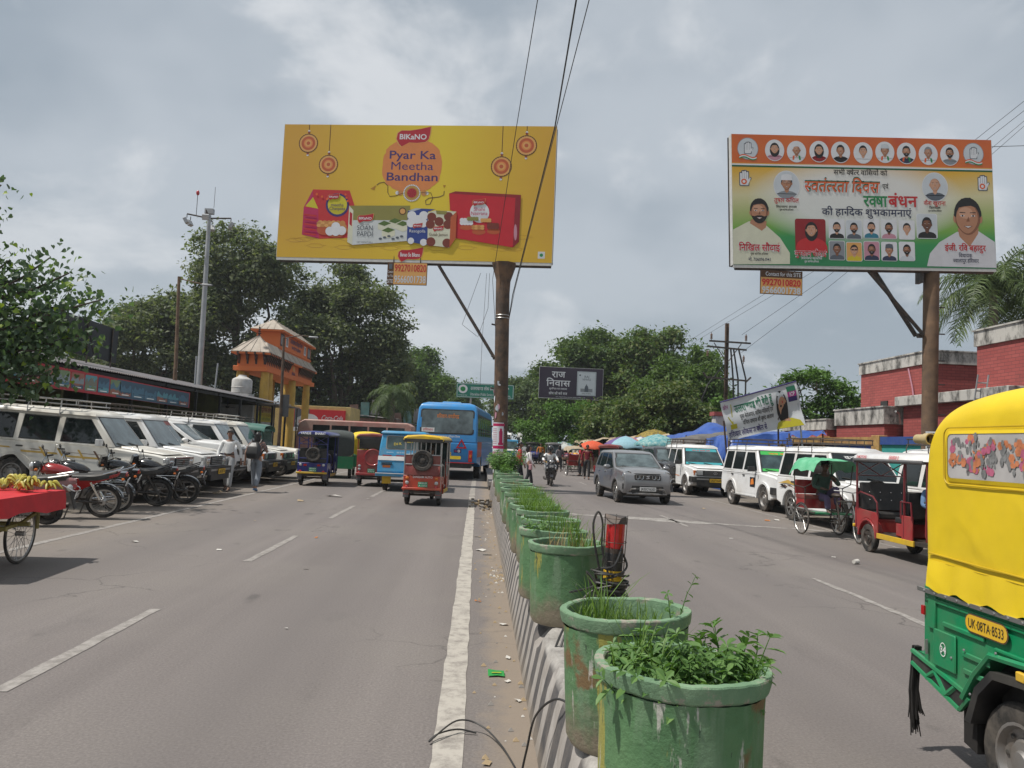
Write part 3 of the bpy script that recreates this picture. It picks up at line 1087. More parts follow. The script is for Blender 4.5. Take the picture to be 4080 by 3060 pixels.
 # ================================================================ JEEP-LIKE TAXIS
def taxi(label,loc,rz,body='paint_white',nose='gold',plate_text=None,glass='glass_tint',bumper='plastic_black',rack=True,deco=0,group=None,ry=0.,visor=None,visor_text='',wheels='steel',low_film=None,roofmat=None,mirror='plastic_black',rackmat='steel_dark'):
 t=thing('taxi_jeep',label,'jeep',loc,rz,group,rx=ry)
 W,BZ=.84,1.1
 def wx(z):
  return W -max(0,z -.9)*.1 if z<BZ else W -.02 -(z -BZ)*.2
 lo=[(-2.12,.46)]+arch(-1.28,.36,.44,180,0)+arch(1.2,.36,.44,180,0)+[(2.02,.44),(2.08,.62),(2.08,.86),(2.02,.98),(1.8,1.02),(.9,BZ),(-2.13,BZ),(-2.15,.8)]
 lo=[p for p in lo if p[1]>.35]
 k=len(lo)
 mb=MB()
 L=[(-wx(z),y,z)for y,z in lo]
 Rr=[(wx(z),y,z)for y,z in lo]
 # narrow the nose in plan
 L=[(x*(.94 if y>1.7 else 1),y,z)for x,y,z in L]
 Rr=[(x*(.94 if y>1.7 else 1),y,z)for x,y,z in Rr]
 mb.add(L+Rr,[tuple(range(k)),tuple(range(2*k -1,k -1,-1))]+[(i,i+k,(i+1)%k+k,(i+1)%k)for i in range(k)],body)
 bo=mb.build('body',t,bevel=.035,seg=3)
 cab=MB()
 def ring(z,y0,y1,ins=0.):
  w_=wx(z)-ins
  return [(-w_,y0,z),(w_,y0,z),(w_,y1,z),(-w_,y1,z)]
 cab.loft([ring(BZ -.01,-2.12,.92),ring(1.45,-2.1,.62),ring(1.78,-2.04,.34)],body)
 cab.build('cabin',t,bevel=.03)
 rf=MB()
 rm_=roofmat or body
 rf.loft([ring(1.77,-2.07,.36,-.02),ring(1.83,-2.05,.32,-.005),ring(1.89,-1.98,.2,.1),ring(1.905,-1.85,.1,.25)],rm_)
 for i in range(5):
  rf.box((-.4+.2*i,-.95,1.903),(.05,1.7,.012),rm_)
 rf.build('roof',t,sharp=40)
 bon=MB()
 bon.add([(-.62,.95,BZ+.005),(.62,.95,BZ+.005),(.6,1.92,1.03),(-.6,1.92,1.03),(-.6,.93,BZ+.05),(.6,.93,BZ+.05),(.56,1.86,1.065),(-.56,1.86,1.065)],[(4,5,6,7),(0,1,5,4),(1,2,6,5),(2,3,7,6),(3,0,4,7)],body)
 bon.build('bonnet',t,bevel=.02)
 # windows stand 3 mm proud of the cabin skin, in black rubber
 def sidewin(s_,pts,name='window'):
  g_=MB()
  c=[sum(p[0]for p in pts)/len(pts),sum(p[1]for p in pts)/len(pts)]
  big=[(c[0]+(p[0]-c[0])*1.045,c[1]+(p[1]-c[1])*1.07)for p in pts]
  q=[(s_*(wx(z)+.007),y,z)for y,z in pts]
  q0=[(s_*(wx(z)+.003),y,z)for y,z in big]
  g_.poly(q0 if s_>0 else q0[::-1],'plastic_black')
  g_.poly(q if s_>0 else q[::-1],glass if name=='window' else name)
  g_.build('window',t,fix=False)
 for s_ in (-1,1):
  sidewin(s_,[(-1.98,1.17),(-1.36,1.17),(-1.36,1.7),(-1.92,1.7)],'glass_dark')
  sidewin(s_,[(-1.22,1.17),(-.45,1.17),(-.45,1.69),(-1.2,1.69)],'glass_dark')
  sidewin(s_,[(-.3,1.17),(.66,1.17),(.62,1.24),(.26,1.68),(-.28,1.68)],'glass_dark')
  for y0,y1 in ((-1.29,-.4),(-.36,.78)):
   d=MB()
   zz=.46
   y00=y0+(.42 if y0<-1 else 0)
   pts=[(y00,zz),(y1,zz),(y1,1.09),(y0,1.09),(y0,.82)]
   q=[(s_*(wx(z)+.006),y,z)for y,z in pts]
   d.poly(q,body)
   k2=len(q)
   d.add(q+[(s_*(wx(z)-.02),y,z)for y,z in pts],[(i,(i+1)%k2,(i+1)%k2+k2,i+k2)for i in range(k2)],body)
   do=d.build('door',t)
   MB().box((s_*(W+.012),y0+.12,.99),(.02,.14,.035),'plastic_black').build('handle',do)
  MB().prism(arch(-1.28,.36,.5,0,180)+arch(-1.28,.36,.43,180,0),s_*(W -.03),s_*(W+.025),body).build('wheel_arch',t)
  MB().prism(arch(1.2,.36,.5,0,180)+arch(1.2,.36,.43,180,0),s_*(W -.06),s_*(W+.025),body).build('wheel_arch',t)
  MB().box((s_*(W+.02),-.05,.37),(.16,1.5,.03),'steel').build('side_step',t,bevel=.01)
  mr=MB()
  mr.box((s_*(W+.13),.62,1.2),(.2,.09,.15),mirror)
  mr.tube([(s_*W,.68,1.14),(s_*(W+.1),.63,1.17)],.018,'plastic_black')
  mr.build('mirror',t,bevel=.03)
  wheel(t,s_*.74,-1.28,.36,.21,wheels)
  wheel(t,s_*.74,1.2,.36,.21,wheels)
  MB().box((s_*.72,-2.15,.98),(.13,.05,.3),'lens_red').build('tail_light',t,bevel=.01)
 def wy(z):
  return .92 -(z -BZ+.01)*.857 if z<1.45 else .62 -(z -1.45)*.848
 ws=MB()
 z0,zm,z1=1.15,1.45,1.745
 def wr(z,e,ins):
  w_=wx(z)-ins
  return [(-w_,wy(z)+e,z),(w_,wy(z)+e,z)]
 for e,ins,a,c,mt in ((.004,.05,1.125,1.765,'plastic_black'),(.009,.09,z0,z1,glass)):
  p,q,r_=wr(a,e,ins),wr(zm,e,ins),wr(c,e,ins)
  ws.add(p+q+r_,[(1,0,2,3),(3,2,4,5)],mt)
 if visor:
  p,q=wr(z1,.013,.095),wr(1.64,.013,.095)
  ws.add(q+p,[(1,0,2,3)],visor)
 if low_film:
  p,q=wr(1.23,.013,.095),wr(z0+.005,.013,.095)
  ws.add(q+p,[(1,0,2,3)],low_film)
 wso=ws.build('windscreen',t,fix=False)
 if visor_text:
  lt=MB().xf(Rz(PI)@ Matrix.Translation((0,-wy(1.66)-.02,1.655))@ Matrix.Rotation(R(-40),4,'X'))
  put(lt,visor_text[0],visor_text[1],0,0,.06,0,w=.72,bold=.015)
  lt.build('lettering',t,fix=False)
 wp=MB()
 for x in (-.32,.28):
  wp.tube([(x,wy(1.15)+.03,1.15),(x+.34,wy(1.21)+.03,1.21)],.011,'plastic_black',5)
 wp.build('wiper',t)
 fr=MB()
 fr.box((0,2.1,.86),(.86,.05,.2),'plastic_black')
 for i in range(4):
  fr.box((0,2.13,.79+.045*i),(.8,.02,.016),'plastic_grey' if nose=='old' else 'steel')
 if nose != 'old':
  fr.box((0,2.112,.97),(.9,.05,.03),'chrome')
 fr.build('grille',t,bevel=.006)
 em=MB().xf(front_plane(2.145))
 disc2(em,0,.86,.075,.05,-.003,'chrome',20,inner=.72)
 em.box((0,-.006,.885),(.09,.004,.012),'chrome')
 em.box((0,-.006,.855),(.014,.004,.06),'chrome')
 em.build('emblem',t,fix=False)
 for s_ in (-1,1):
  hl=MB()
  if nose=='old':
   hl.box((s_*.56,2.09,.86),(.22,.06,.16),'lens_clear')
   hl.box((s_*.56,2.085,.86),(.26,.05,.2),'plastic_black')
  else:
   hl.box((s_*.59,2.06,.86),(.29,.1,.24),'lens_clear')
   for dx in (-.05,.06):
    hl.ell((s_*.59+dx,2.1,.87),(.055,.03,.055),'chrome',12,6)
  hl.build('headlight',t,bevel=.012)
  MB().box((s_*.745,2.03,.86),(.08,.1,.18),'lens_amber' if nose=='old' else 'lens_clear').build('indicator',t,bevel=.01)
 bp=MB()
 bp.box((0,2.16,.62),(1.66,.18,.2),bumper)
 bp.box((0,2.2,.46),(1.4,.1,.16),'plastic_black')
 for s_ in (-1,1):
  bp.box((s_*.8,1.92,.62),(.12,.44,.2),bumper)
  bp.box((s_*.5,2.252,.64),(.46,.01,.05),'steel')
 bp.build('bumper',t,bevel=.03)
 MB().box((0,-2.2,.56),(1.6,.14,.18),bumper).build('rear_bumper',t,bevel=.03)
 if plate_text:
  plate(t,plate_text,'plate_yellow','ink_black',front_plane(2.27),.5,.13,0,.6)
 if rack:
  rk=MB()
  zr,zt=1.99,2.1
  for zq,ins,rad in ((zr,0.,.014),(zt,0.,.014)):
   a0,a1,w_=-1.95,.05,.66
   path=[(-w_,a0,zq),(-w_,a1 -.12,zq),(-w_+.06,a1 -.03,zq),(-w_+.15,a1,zq),(w_ -.15,a1,zq),(w_ -.06,a1 -.03,zq),(w_,a1 -.12,zq),(w_,a0,zq)]
   rk.tube(path,rad,rackmat,6,True)
  for i in range(6):
   y=-1.9+.36*i
   rk.tube([(-.66,y,zr),(.66,y,zr)],.011,rackmat,5)
   for s_ in (-1,1):
    rk.tube([(s_*.66,y,zt),(s_*.66,y,zr)],.011,rackmat,5)
    if i%2==0:
     rk.tube([(s_*.66,y,zr),(s_*.7,y,zr -.08),(s_*.705,y,1.74)],.012,rackmat,5)
  for x in (-.4,-.13,.13,.4):
   rk.tube([(x,-1.93,zr),(x,.04,zr)],.009,rackmat,5)
  rk.build('roof_rack',t,fix=False)
  # painted side stripes
 for s_ in (-1,1):
  dc=MB().xf(side(s_,W+.012))
  if deco==1:
   for x0,x1,z0_,z1_,mt in ((-1.1,-.3,.86,.9,'ink_gold'),(-.1,.7,.82,.86,'ink_gold'),(-.9,-.5,.93,.945,'ink_brown'),(-.2,.9,.92,.93,'ink_brown'),(-1.95,-1.35,.93,.96,'ink_gold')):
    a=[(x0*s_,0,z0_),(x1*s_,0,z0_),((x1 -.04)*s_,0,z1_),((x0 -.04)*s_,0,z1_)]
    dc.poly(a,mt)
   for x0 in (-.75,-.35,.1,.45):
    dc.poly([(x0*s_,-.001,1.),((x0+.05)*s_,-.001,1.),((x0+.2)*s_,-.001,.8),((x0+.15)*s_,-.001,.8)],'ink_gold' if x0<.3 else 'ink_brown')
  elif deco==2:
   for q,mt in (([(-2.,.92),(-1.4,1.03),(-.95,.9),(-1.5,.94)],'ink_gold'),([(-1.95,.8),(-1.6,.9),(-1.3,.8),(-1.6,.84)],'ink_brown'),([(-1.5,.9),(-1.,.78),(-.95,.8),(-1.3,.9)],'ink_brown'),([(-1.9,.89),(-1.7,.9),(-1.5,.79),(-1.56,.79)],'ink_black'),([(-1.2,.83),(-.9,.7),(-.85,.72)],'ink_brown')):
    dc.poly([(x*s_,0,z)for x,z in q],mt)
  elif deco==3:
   dc.poly([(.26*s_,0,.66),(.62*s_,0,.66),(.62*s_,0,.95),(.26*s_,0,.95)],'ink_black')
   dc.poly([(.3*s_,-.001,.72),(.56*s_,-.001,.75),(.5*s_,-.001,.92),(.34*s_,-.001,.88)],'ink_orange')
   dc.poly([(-2.*s_,0,1.035),(.8*s_,0,1.035),(.8*s_,0,1.047),(-2.*s_,0,1.047)],'ink_black')
  elif deco==4:
   rr_=random.Random(3)
   for _ in range(26):
    x0,z0_=rr_.uniform(-1.9,-.4),rr_.uniform(.78,1.05)
    dc.poly([(x0*s_,0,z0_),((x0+.22)*s_,0,z0_ -.05),((x0+.07)*s_,0,z0_+.02)],'ink_brown' if rr_.random()<.6 else 'ink_black')
   dc.poly([(-1.9*s_,0,.72),(.5*s_,0,.68),(.5*s_,0,.7),(-1.9*s_,0,.75)],'ink_orange')
  if dc.v:
   dc.build('decal',t,fix=False)
 MB().box((0,0,.4),(1.2,3.6,.16),'plastic_black').build('chassis',t)
 return t

 # ================================================================ E-RICKSHAW
def erick(label,loc,rz,body='paint_orange',post='steel',roof='paint_yellow',style='rails',group=None,roof_text=None,rear_text=None,plate_lines=None,skirt='paint_yellow',roof_ink='ink_white',fender=None,name='electric_rickshaw',hood='plastic_black'):
 t=thing(name,label,'rickshaw',loc,rz,group)
 W=.47
 ch=MB()
 ch.box((0,-.05,.34),(.9,2.3,.06),'steel_dark')
 ch.box((0,-.88,.25),(.75,.06,.06),'steel_dark')
 ch.tube([(-.3,-.88,.25),(-.3,-.3,.33)],.03,'steel_dark')
 ch.tube([(.3,-.88,.25),(.3,-.3,.33)],.03,'steel_dark')
 ch.build('floor',t)
 for s_ in (-1,1):
  wheel(t,s_*.41,-.88,.25,.1,'dark')
  MB().box((s_*.47,.05,.33),(.03,1.15,.09),skirt).build('side_skirt',t,bevel=.005)
  fe=MB()
  fe.prism(arch(-.88,.27,.33,0,180,8)+arch(-.88,.27,.29,180,0,8),s_*.33,s_*.485,fender or body)
  fe.prism([(-1.24,.36),(-1.22,.36)]+arch(-.88,.27,.335,164,16,8)+[(-.5,.36),(-.5,.72),(-1.28,.76)],s_*.45,s_*.475,fender or body)
  fe.build('fender',t,bevel=.008)
  MB().box((s_*.46,.42,.55),(.03,.32,.42),fender or body).build('side_panel',t,bevel=.01)
  gr=MB()
  gr.tube([(s_*.475,-1.2,.74),(s_*.475,-1.22,1.),(s_*.475,-1.12,1.06),(s_*.475,-.66,1.),(s_*.475,-.52,.9),(s_*.475,-.5,.7)],.016,post if post != 'steel' else 'steel',6)
  gr.build('grab_rail',t)
  gr=MB()
  gr.tube([(s_*.475,.25,.7),(s_*.475,.25,.98),(s_*.475,.55,.98),(s_*.475,.58,.7)],.016,post,6)
  gr.build('grab_rail',t)
 f=MB()
 wheel(t,.001,1.15,.25,.1,'dark','front_wheel')
 f.prism([(1.,.5),(1.36,.55),(1.42,.8),(1.22,1.02),(.86,1.02),(.82,.42)],-.43,.43,body)
 f.build('front_cowl',t,bevel=.05,seg=3)
 MB().box((0,1.43,.84),(.2,.05,.16),'lens_clear').build('headlight',t,bevel=.03)
 gl=MB()
 gl.box((0,1.1,1.35),(.86,.02,.6),'glass_tint',rx=R(14))
 gl.build('windscreen',t)
 hb=MB()
 hb.tube([(-.3,.62,1.),(-.1,.78,1.02),(.1,.78,1.02),(.3,.62,1.)],.016,'plastic_black',6)
 hb.tube([(0,.8,1.02),(0,1.,.6)],.025,'steel_dark',6)
 hb.build('handlebar',t)
 # seats: rear bench, bench facing it, driver's seat
 st=MB()
 st.box((0,-.95,.66),(.86,.42,.12),'vinyl_black')
 st.box((0,-.95,.48),(.84,.4,.26),body)
 st.build('rear_seat',t,bevel=.03)
 bk=MB()
 bk.box((0,-1.17,.98),(.86,.1,.5),'vinyl_black',rx=R(8))
 for i in range(4):
  for j in range(2):
   bk.ell((-.3+.2*i,-1.105 -j*.02,.92+.14*j),(.014,.012,.014),'chrome',8,4)
 bk.build('backrest',t,bevel=.03)
 s2=MB()
 s2.box((0,.12,.66),(.86,.3,.1),'vinyl_black')
 s2.box((0,.12,.5),(.84,.28,.24),body)
 s2.box((0,.31,.92),(.84,.07,.46),'vinyl_black')
 s2.build('facing_seat',t,bevel=.025)
 for sx,y,z1 in ((-1,-1.27,1.66),(1,-1.27,1.66),(-1,.33,1.66),(1,.33,1.66),(-1,.98,1.68),(1,.98,1.68)):
  p=MB()
  p.tube([(sx*.46,y,.4),(sx*.46,y,z1)],.02,post,6)
  p.build('post',t)
 rf=MB()
 pr=[(-.52,1.66),(-.5,1.72),(-.42,1.765),(0,1.8),(.42,1.765),(.5,1.72),(.52,1.66)]
 rings=[]
 for y,k in ((-1.38,.94),(-1.3,1.),(.9,1.),(1.12,.97),(1.26,.9)):
  dz=-.05 if y>1.2 else (-.03 if y<-1.35 else 0)
  rings.append([(x*k,y,1.66+(z -1.66)*k+dz)for x,z in pr])
 rf.loft(rings,roof)
 rf.build('roof',t,sharp=45)
 tr_=MB()
 for y in (-1.37,):
  tr_.box((0,y,1.64),(.98,.04,.09),hood)
 for s_ in (-1,1):
  tr_.tube([(s_*.5,-1.3,1.645),(s_*.5,.95,1.645)],.035,hood,8)
 tr_.build('rolled_curtain',t)
 lg=MB()
 for y in (-1.27,.33):
  lg.tube([(-.46,y,1.64),(.46,y,1.64)],.016,post,6)
 for s_ in (-1,1):
  lg.tube([(s_*.46,-1.27,1.63),(s_*.46,1.,1.63)],.016,post,6)
 lg.build('roof_frame',t)
 # the tail
 ta=MB()
 if style=='hatch':
  ta.box((0,-1.31,.84),(.94,.06,.78),body)
  ta.lathe([(.3,0.),(.29,-.03),(.25,-.03),(.24,-.012),(0.,-.012)],body,28,c=(.06,-1.345,.98),axis='Y')
  ta.box((0,-1.35,.42),(.96,.06,.08),body)
 else:
  ta.box((0,-1.31,.58),(.94,.05,.36),body)
  ta.box((0,-1.345,.43),(.99,.06,.06),skirt if style=='cage' else body)
 ta.build('tail_panel',t,bevel=.012)
 if style=='rails':
  vn=MB()
  pts=[-.45+.9*i/12 for i in range(13)]
  V=[]
  for j,(y,z)in enumerate(((-1.345,.77),(-1.335,.88),(-1.3,1.02))):
   V+=[(x,y -.012*math.sin(i*2.1+j)-(.008 if i%3==0 else 0),z)for i,x in enumerate(pts)]
  vn.add(V,[(j*13+i,j*13+i+1,(j+1)*13+i+1,(j+1)*13+i)for j in range(2)for i in range(12)],'vinyl_maroon')
  vn.build('vinyl_flap',t)
  rl=MB()
  for i in range(8):
   x=-.44+.88*i/7
   rl.tube([(x,-1.3,1.28),(x,-1.3,1.62)],.012,post,5)
  for z in (1.04,1.28,1.62):
   rl.tube([(-.46,-1.3,z),(.46,-1.3,z)],.015,post,5)
  for x in (-.46,.46):
   rl.tube([(x,-1.3,.8),(x,-1.3,1.64)],.018,post,6)
  rl.build('rear_rails',t)
  for x0,x1 in ((-.45,-.2),(.2,.45)):
   MB().box(((x0+x1)/2,-1.295,1.16),(x1 -x0,.03,.22),'vinyl_maroon').build('side_pad',t,bevel=.008)
 elif style=='cage':
  cg=MB()
  for x0,x1 in ((-.46,0.),(0.,.46)):
   cg.tube([(x0,-1.28,1.62),(x1,-1.28,1.36)],.011,post,5)
   cg.tube([(x1,-1.28,1.62),(x0,-1.28,1.36)],.011,post,5)
  cg.tube([(-.46,-1.28,1.36),(.46,-1.28,1.36)],.012,post,5)
  cg.tube([(-.46,-1.28,.9),(.46,-1.28,.9)],.012,post,5)
  cg.box((0,-1.26,.95),(.9,.03,.36),'vinyl_black')
  cg.build('rear_cage',t)
 else:
  MB().box((0,-1.29,1.43),(.84,.015,.34),'glass_dark').build('rear_window',t)
 if style != 'hatch':
  sp=MB()
  zc=1.14 if style=='rails' else 1.03
  r_=.27 if style=='rails' else .24
  sp.lathe([(r_*.62,.05),(r_*.9,.06),(r_,.02),(r_,-.03),(r_*.9,-.07),(r_*.66,-.065),(r_*.6,-.03),(r_*.28,-.025),(r_*.26,-.055),(0.,-.06)],'rubber',28,c=(0 if style=='rails' else .03,-1.37,zc),axis='Y')
  for i in range(8):
   a=2*PI*i/8
   sp.box(((0 if style=='rails' else .03)+r_*.45*math.cos(a),-1.405,zc+r_*.45*math.sin(a)),(.05,.012,.05),'plastic_black',ry=-a)
  sp.build('spare_wheel',t)
 for s_ in (-1,1):
  for k_,(z,mt)in enumerate(((.69,'lens_amber' if style=='rails' else 'lens_clear'),(.58,'lens_clear'),(.47,'lens_red'))):
   if style=='cage' and k_==1:
    continue
   lm=MB()
   lm.ell((s_*.37,-1.345,z),(.05,.03,.045),mt,12,6)
   lm.build('tail_light',t)
  if style=='cage':
   MB().box((s_*.22,-1.345,.68),(.1,.02,.06),'lens_red').build('reflector',t)
  MB().box((s_*.41,-1.2,.3),(.14,.015,.2),'plastic_grey').build('mudflap',t)
 if plate_lines:
  plate(t,'','plate_green','ink_white',Matrix.Translation((0,-1.345,0)),.24,.13,.03,.54,plate_lines)
 if rear_text:
  sign_text(t,rear_text,'ink_white',.02,.7,.05,-1.342,w=.5,bold=.01)
 if roof_text:
  for s_,k_,x_,h_ in roof_text:
   if k_=='rear':
    lt=MB().xf(Matrix.Translation((0,-1.4,1.68))@ Matrix.Rotation(R(-12),4,'X'))
    put(lt,s_,roof_ink,x_,0,h_,0,bold=.02,w=.34)
   else:
    lt=MB().xf(side(k_,.512)@ Matrix.Translation((0,0,1.675))@ Matrix.Rotation(R(-14),4,'X'))
    put(lt,s_,roof_ink,x_,0,h_,-.012,bold=.012)
   lt.build('lettering',t,fix=False)
 return t

 # ================================================================ YELLOW AND GREEN AUTO
mk('clear_sheet',(.46,.44,.43),.18,var=.25,scale=2.2,spec=.5)
mk('flower_orange',(.52,.19,.09),.3,var=.3,scale=20)
mk('flower_pink',(.44,.12,.2),.3,var=.3,scale=20)
mk('flower_leaf',(.2,.2,.2),.3,var=.3,scale=20)
mk('rope_black',(.015,.013,.012),.95,var=.3)
mk('pvc_tan',(.42,.33,.17),.5,var=.1)
def auto(label,loc,rz,number=None,detail=True,group=None,name='auto_rickshaw',hood='canvas_yellow'):
 t=thing(name,label,'auto rickshaw',loc,rz,group)
 W=.7
 # local: tail at y=-1.5, nose at y=1.6; flank with the detail is the right one (+X)
 body=MB()
 prof=[(-1.5,.44),(-1.12,.44),(-1.02,.6),(-.9,.72),(-.6,.74),(-.46,.66),(-.38,.44),(.4,.42),(.62,.4),(.62,.99),(-1.5,.99)]
 body.prism(prof,-W,W,'paint_green')
 body.build('body',t,bevel=.015)
 nose=MB()
 nose.loft([[(-.55,.62,.4),(.55,.62,.4),(.6,.62,1.05),(-.6,.62,1.05)],[(-.4,1.3,.42),(.4,1.3,.42),(.5,1.15,1.05),(-.5,1.15,1.05)],[(-.16,1.55,.5),(.16,1.55,.5),(.2,1.45,.85),(-.2,1.45,.85)]],'paint_green')
 nose.build('front_cowl',t,bevel=.04)
 MB().box((0,1.5,.72),(.2,.1,.18),'lens_clear').build('headlight',t,bevel=.03)
 MB().box((0,1.02,1.42),(1.1,.02,.62),'glass_tint',rx=R(14)).build('windscreen',t)
 wheel(t,.001,1.2,.26,.11,'dark','front_wheel')
 # canvas: rounded hood over hoops
 cv=MB()
 rings=[]
 def hoop(y,zt,w_,sag=0.,zb=.985):
  r_=.16
  pts=[(-w_,y,zb),(-w_,y,zb+.14),(-w_ -.008,y,(zb+zt)/2),(-w_,y,zt -r_ -.05)]
  for i in range(1,6):
   a=R(180 -90*i/6)
   pts.append((-w_+r_+r_*math.cos(a),y,zt -r_+r_*math.sin(a)-.05))
  pts.append((-w_*.5,y,zt -sag))
  pts.append((0,y,zt+.02 -sag))
  return pts+[(-x,y,z)for x,y,z in pts[-2::-1]]
 for y,zt,w_,sg in ((-1.5,1.81,W -.04,0),(-1.49,1.89,W -.015,0),(-1.42,2.01,W+.004,0),(-1.3,2.075,W+.008,0.),(-1.1,2.11,W+.012,.012),(-.9,2.135,W+.01,.004),(-.7,2.135,W+.014,.016),(-.5,2.15,W+.01,.004),(0.,2.15,W+.012,.015),(.5,2.14,W+.008,0),(.98,2.09,W,0.),(1.08,2.02,W -.06,0)):
  rings.append(hoop(y,zt,w_,sg))
  # the flank skirt only hangs behind the door opening; in front it is just the roof
 rings2=[]
 for rg in rings:
  y=rg[0][1]
  if y>-.05:
   rings2.append([(x,yy,max(z,1.62 if y<.9 else 1.7))for x,yy,z in rg])
  else:
   rings2.append(rg)
 cv.loft(rings2,hood,close=False)
 k_=len(rings2[0])
 cv.poly(rings2[0],hood)
 cvo=cv.build('canvas_hood',t,sharp=60,fix=True)
 sd_=cvo.modifiers.new('sub','SUBSURF')
 sd_.levels=sd_.render_levels=2
 if detail:
  bd=MB()
  for s_ in (-1,1):
  # clear window in a double-stitched frame, flowers behind it
   def rr2(y0,z0,y1,z1,r_):
    p=[]
    for cy,cz,a in ((y1 -r_,z0+r_,-90),(y1 -r_,z1 -r_,0),(y0+r_,z1 -r_,90),(y0+r_,z0+r_,180)):
     for i in range(5):
      q=R(a+22.5*i)
      p.append((cy+r_*math.cos(q),cz+r_*math.sin(q)))
    return p
   wo=MB()
   X=s_*(W+.02)
   a,c=rr2(-1.25,1.585,-.42,1.865,.04),rr2(-1.23,1.605,-.44,1.845,.03)
   k2=len(a)
   wo.add([(X,y,z)for y,z in a]+[(X+s_*.006,y,z)for y,z in c]+[(X -s_*.03,y,z)for y,z in a],[(i,(i+1)%k2,k2+(i+1)%k2,k2+i)for i in range(k2)]+[(i,(i+1)%k2,2*k2+(i+1)%k2,2*k2+i)for i in range(k2)],'canvas_yellow')
   wo.tube([(X+s_*.004,y,z)for y,z in rr2(-1.265,1.57,-.405,1.88,.05)],.004,'seam_yellow',5,True)
   wo.poly([(X+s_*.003,y,z)for y,z in c],'clear_sheet')
   wo.build('window',t,fix=False)
   rr_=random.Random(8)
   fl=MB()
   for q in range(64):
    cy,cz=rr_.uniform(-1.2,-.5),rr_.uniform(1.64,1.81)
    mt=rr_.choice(['flower_orange','flower_pink','flower_orange','flower_leaf','flower_leaf'])
    for pt_ in range(4):
     ang=rr_.uniform(0,6.28)
     d=.022
     py,pz=cy+d*math.cos(ang),cz+d*math.sin(ang)
     rad=rr_.uniform(.009,.026)
     fl.poly([(X+s_*(.0036+.00008*q+.00002*pt_),py+rad*math.cos(b_*1.05)*(.6 if mt=='flower_leaf' else 1),pz+rad*math.sin(b_*1.05))for b_ in range(6)],mt)
   fl.build('flower_print',t,fix=False)['kind']='stuff'
   sk=MB()
   sk.tube([(s_*(W+.012),-1.43,1.17),(s_*(W+.022),-1.,1.165),(s_*(W+.02),-.4,1.16),(s_*(W+.018),-.06,1.165)],.005,'seam_yellow',5)
   sk.tube([(s_*(W+.012),-1.43,1.13),(s_*(W+.018),-.06,1.125)],.003,'seam_yellow',5)
   sk.build('seam',t)
   hem=MB()
   V=[]
   for z,k_ in ((1.135,.004),(1.06,.014),(.972,.02)):
    V+=[(s_*(W+.012+k_+k_*.55*math.sin(i*1.15)),-1.425+.0485*i,z+(.014*math.sin(i*1.15+1)if z<1 else 0))for i in range(29)]
   hem.add(V,[(r_*29+i,r_*29+i+1,(r_+1)*29+i+1,(r_+1)*29+i)for r_ in range(2)for i in range(28)],'canvas_yellow')
   hem.build('canvas_hem',t,fix=False,sharp=80)
   rail=MB()
   rail.box((s_*(W+.022),-.78,.955),(.02,1.46,.022),'steel')
   for i in range(14):
    rail.ell((s_*(W+.034),-1.44+i*.1,.955),(.006,.009,.009),'steel',8,4)
   rail.build('canvas_rail',t)
   # pressed ribs of the green flank
   rb=MB()
   for z,y0,y1 in ((.91,-1.46,.5),(.8,-1.3,-.95)):
    rb.box((s_*(W+.006),(y0+y1)/2,z),(.016,y1 -y0,.028),'paint_green')
   rb.box((s_*(W+.006),-.42,.775),(.016,.9,.02),'paint_green')
   rb.box((s_*(W+.006),-1.4,.86),(.018,.07,.22),'paint_green')
   rb.box((s_*(W+.01),-1.28,.66),(.012,.2,.2),'paint_green')
   rb.box((s_*(W+.007),-1.02,.685),(.012,.22,.03),'paint_green',rx=0)
   rb.box((s_*(W+.007),-1.02,.6),(.012,.2,.03),'paint_green')
   rb.build('rib',t,bevel=.008)
   hd=MB()
   for y,z in ((-1.44,.66),(-1.44,.62)):
    hd.tube([(s_*(W+.016),y,z -.02),(s_*(W+.016),y,z+.02)],.008,'steel',6)
   for y,z in ((-1.21,.64),(-1.1,.71),(-.85,.76),(-1.05,.5)):
    hd.ell((s_*(W+.018),y,z),(.006,.008,.008),'steel',8,4)
   hd.build('hinge',t)
   MB().box((s_*(W+.02),-.66,.7),(.03,.06,.045),'plate_yellow').build('side_marker',t,bevel=.006)
   # mudguard lip and rubber
   mg=MB()
   ap_=[(-1.12,.46),(-1.02,.61),(-.9,.735),(-.6,.755),(-.46,.675),(-.38,.46)]
   mg.tube([(s_*(W+.012),y,z)for y,z in ap_],.018,'paint_green',6)
   mg.build('arch_lip',t)
   mu=MB()
   q=[(-1.08,.36),(-1.,.55),(-.88,.665),(-.63,.69),(-.5,.62),(-.42,.4)]
   qi=[(-1.03,.36),(-.97,.52),(-.86,.63),(-.64,.65),(-.53,.59),(-.46,.4)]
   mu.prism(q+qi[::-1],s_*.45,s_*(W+.03),'plastic_black')
   mu.build('mudguard',t)
   MB().prism([(-1.16,.22),(-1.05,.2),(-1.05,.46),(-1.16,.47)],s_*.5,s_*(W -.02),'rope_black').build('mudflap',t)
   if number:
    pl=MB().xf(side(s_,W+.018)@ Matrix.Translation((s_*-.92,0,.865)))
    rect2(pl,-.166,-.048,.166,.048,-.002,'ink_brown',.046)
    rect2(pl,-.16,-.042,.16,.042,-.004,'plate_yellow',.04)
    put(pl,number,'ink_black',0,-.023,.046,-.006,w=.27)
    pl.build('number_plate',t,fix=False)
    nn=MB().xf(side(s_,W+.02)@ Matrix.Translation((s_*-1.28,0,.665)))
    disc2(nn,0,0,.028,.038,-.001,'ink_white',24,inner=.86)
    put(nn,'34','ink_white',0,-.017,.034,-.001,bold=.01)
    nn.build('lettering',t,fix=False)
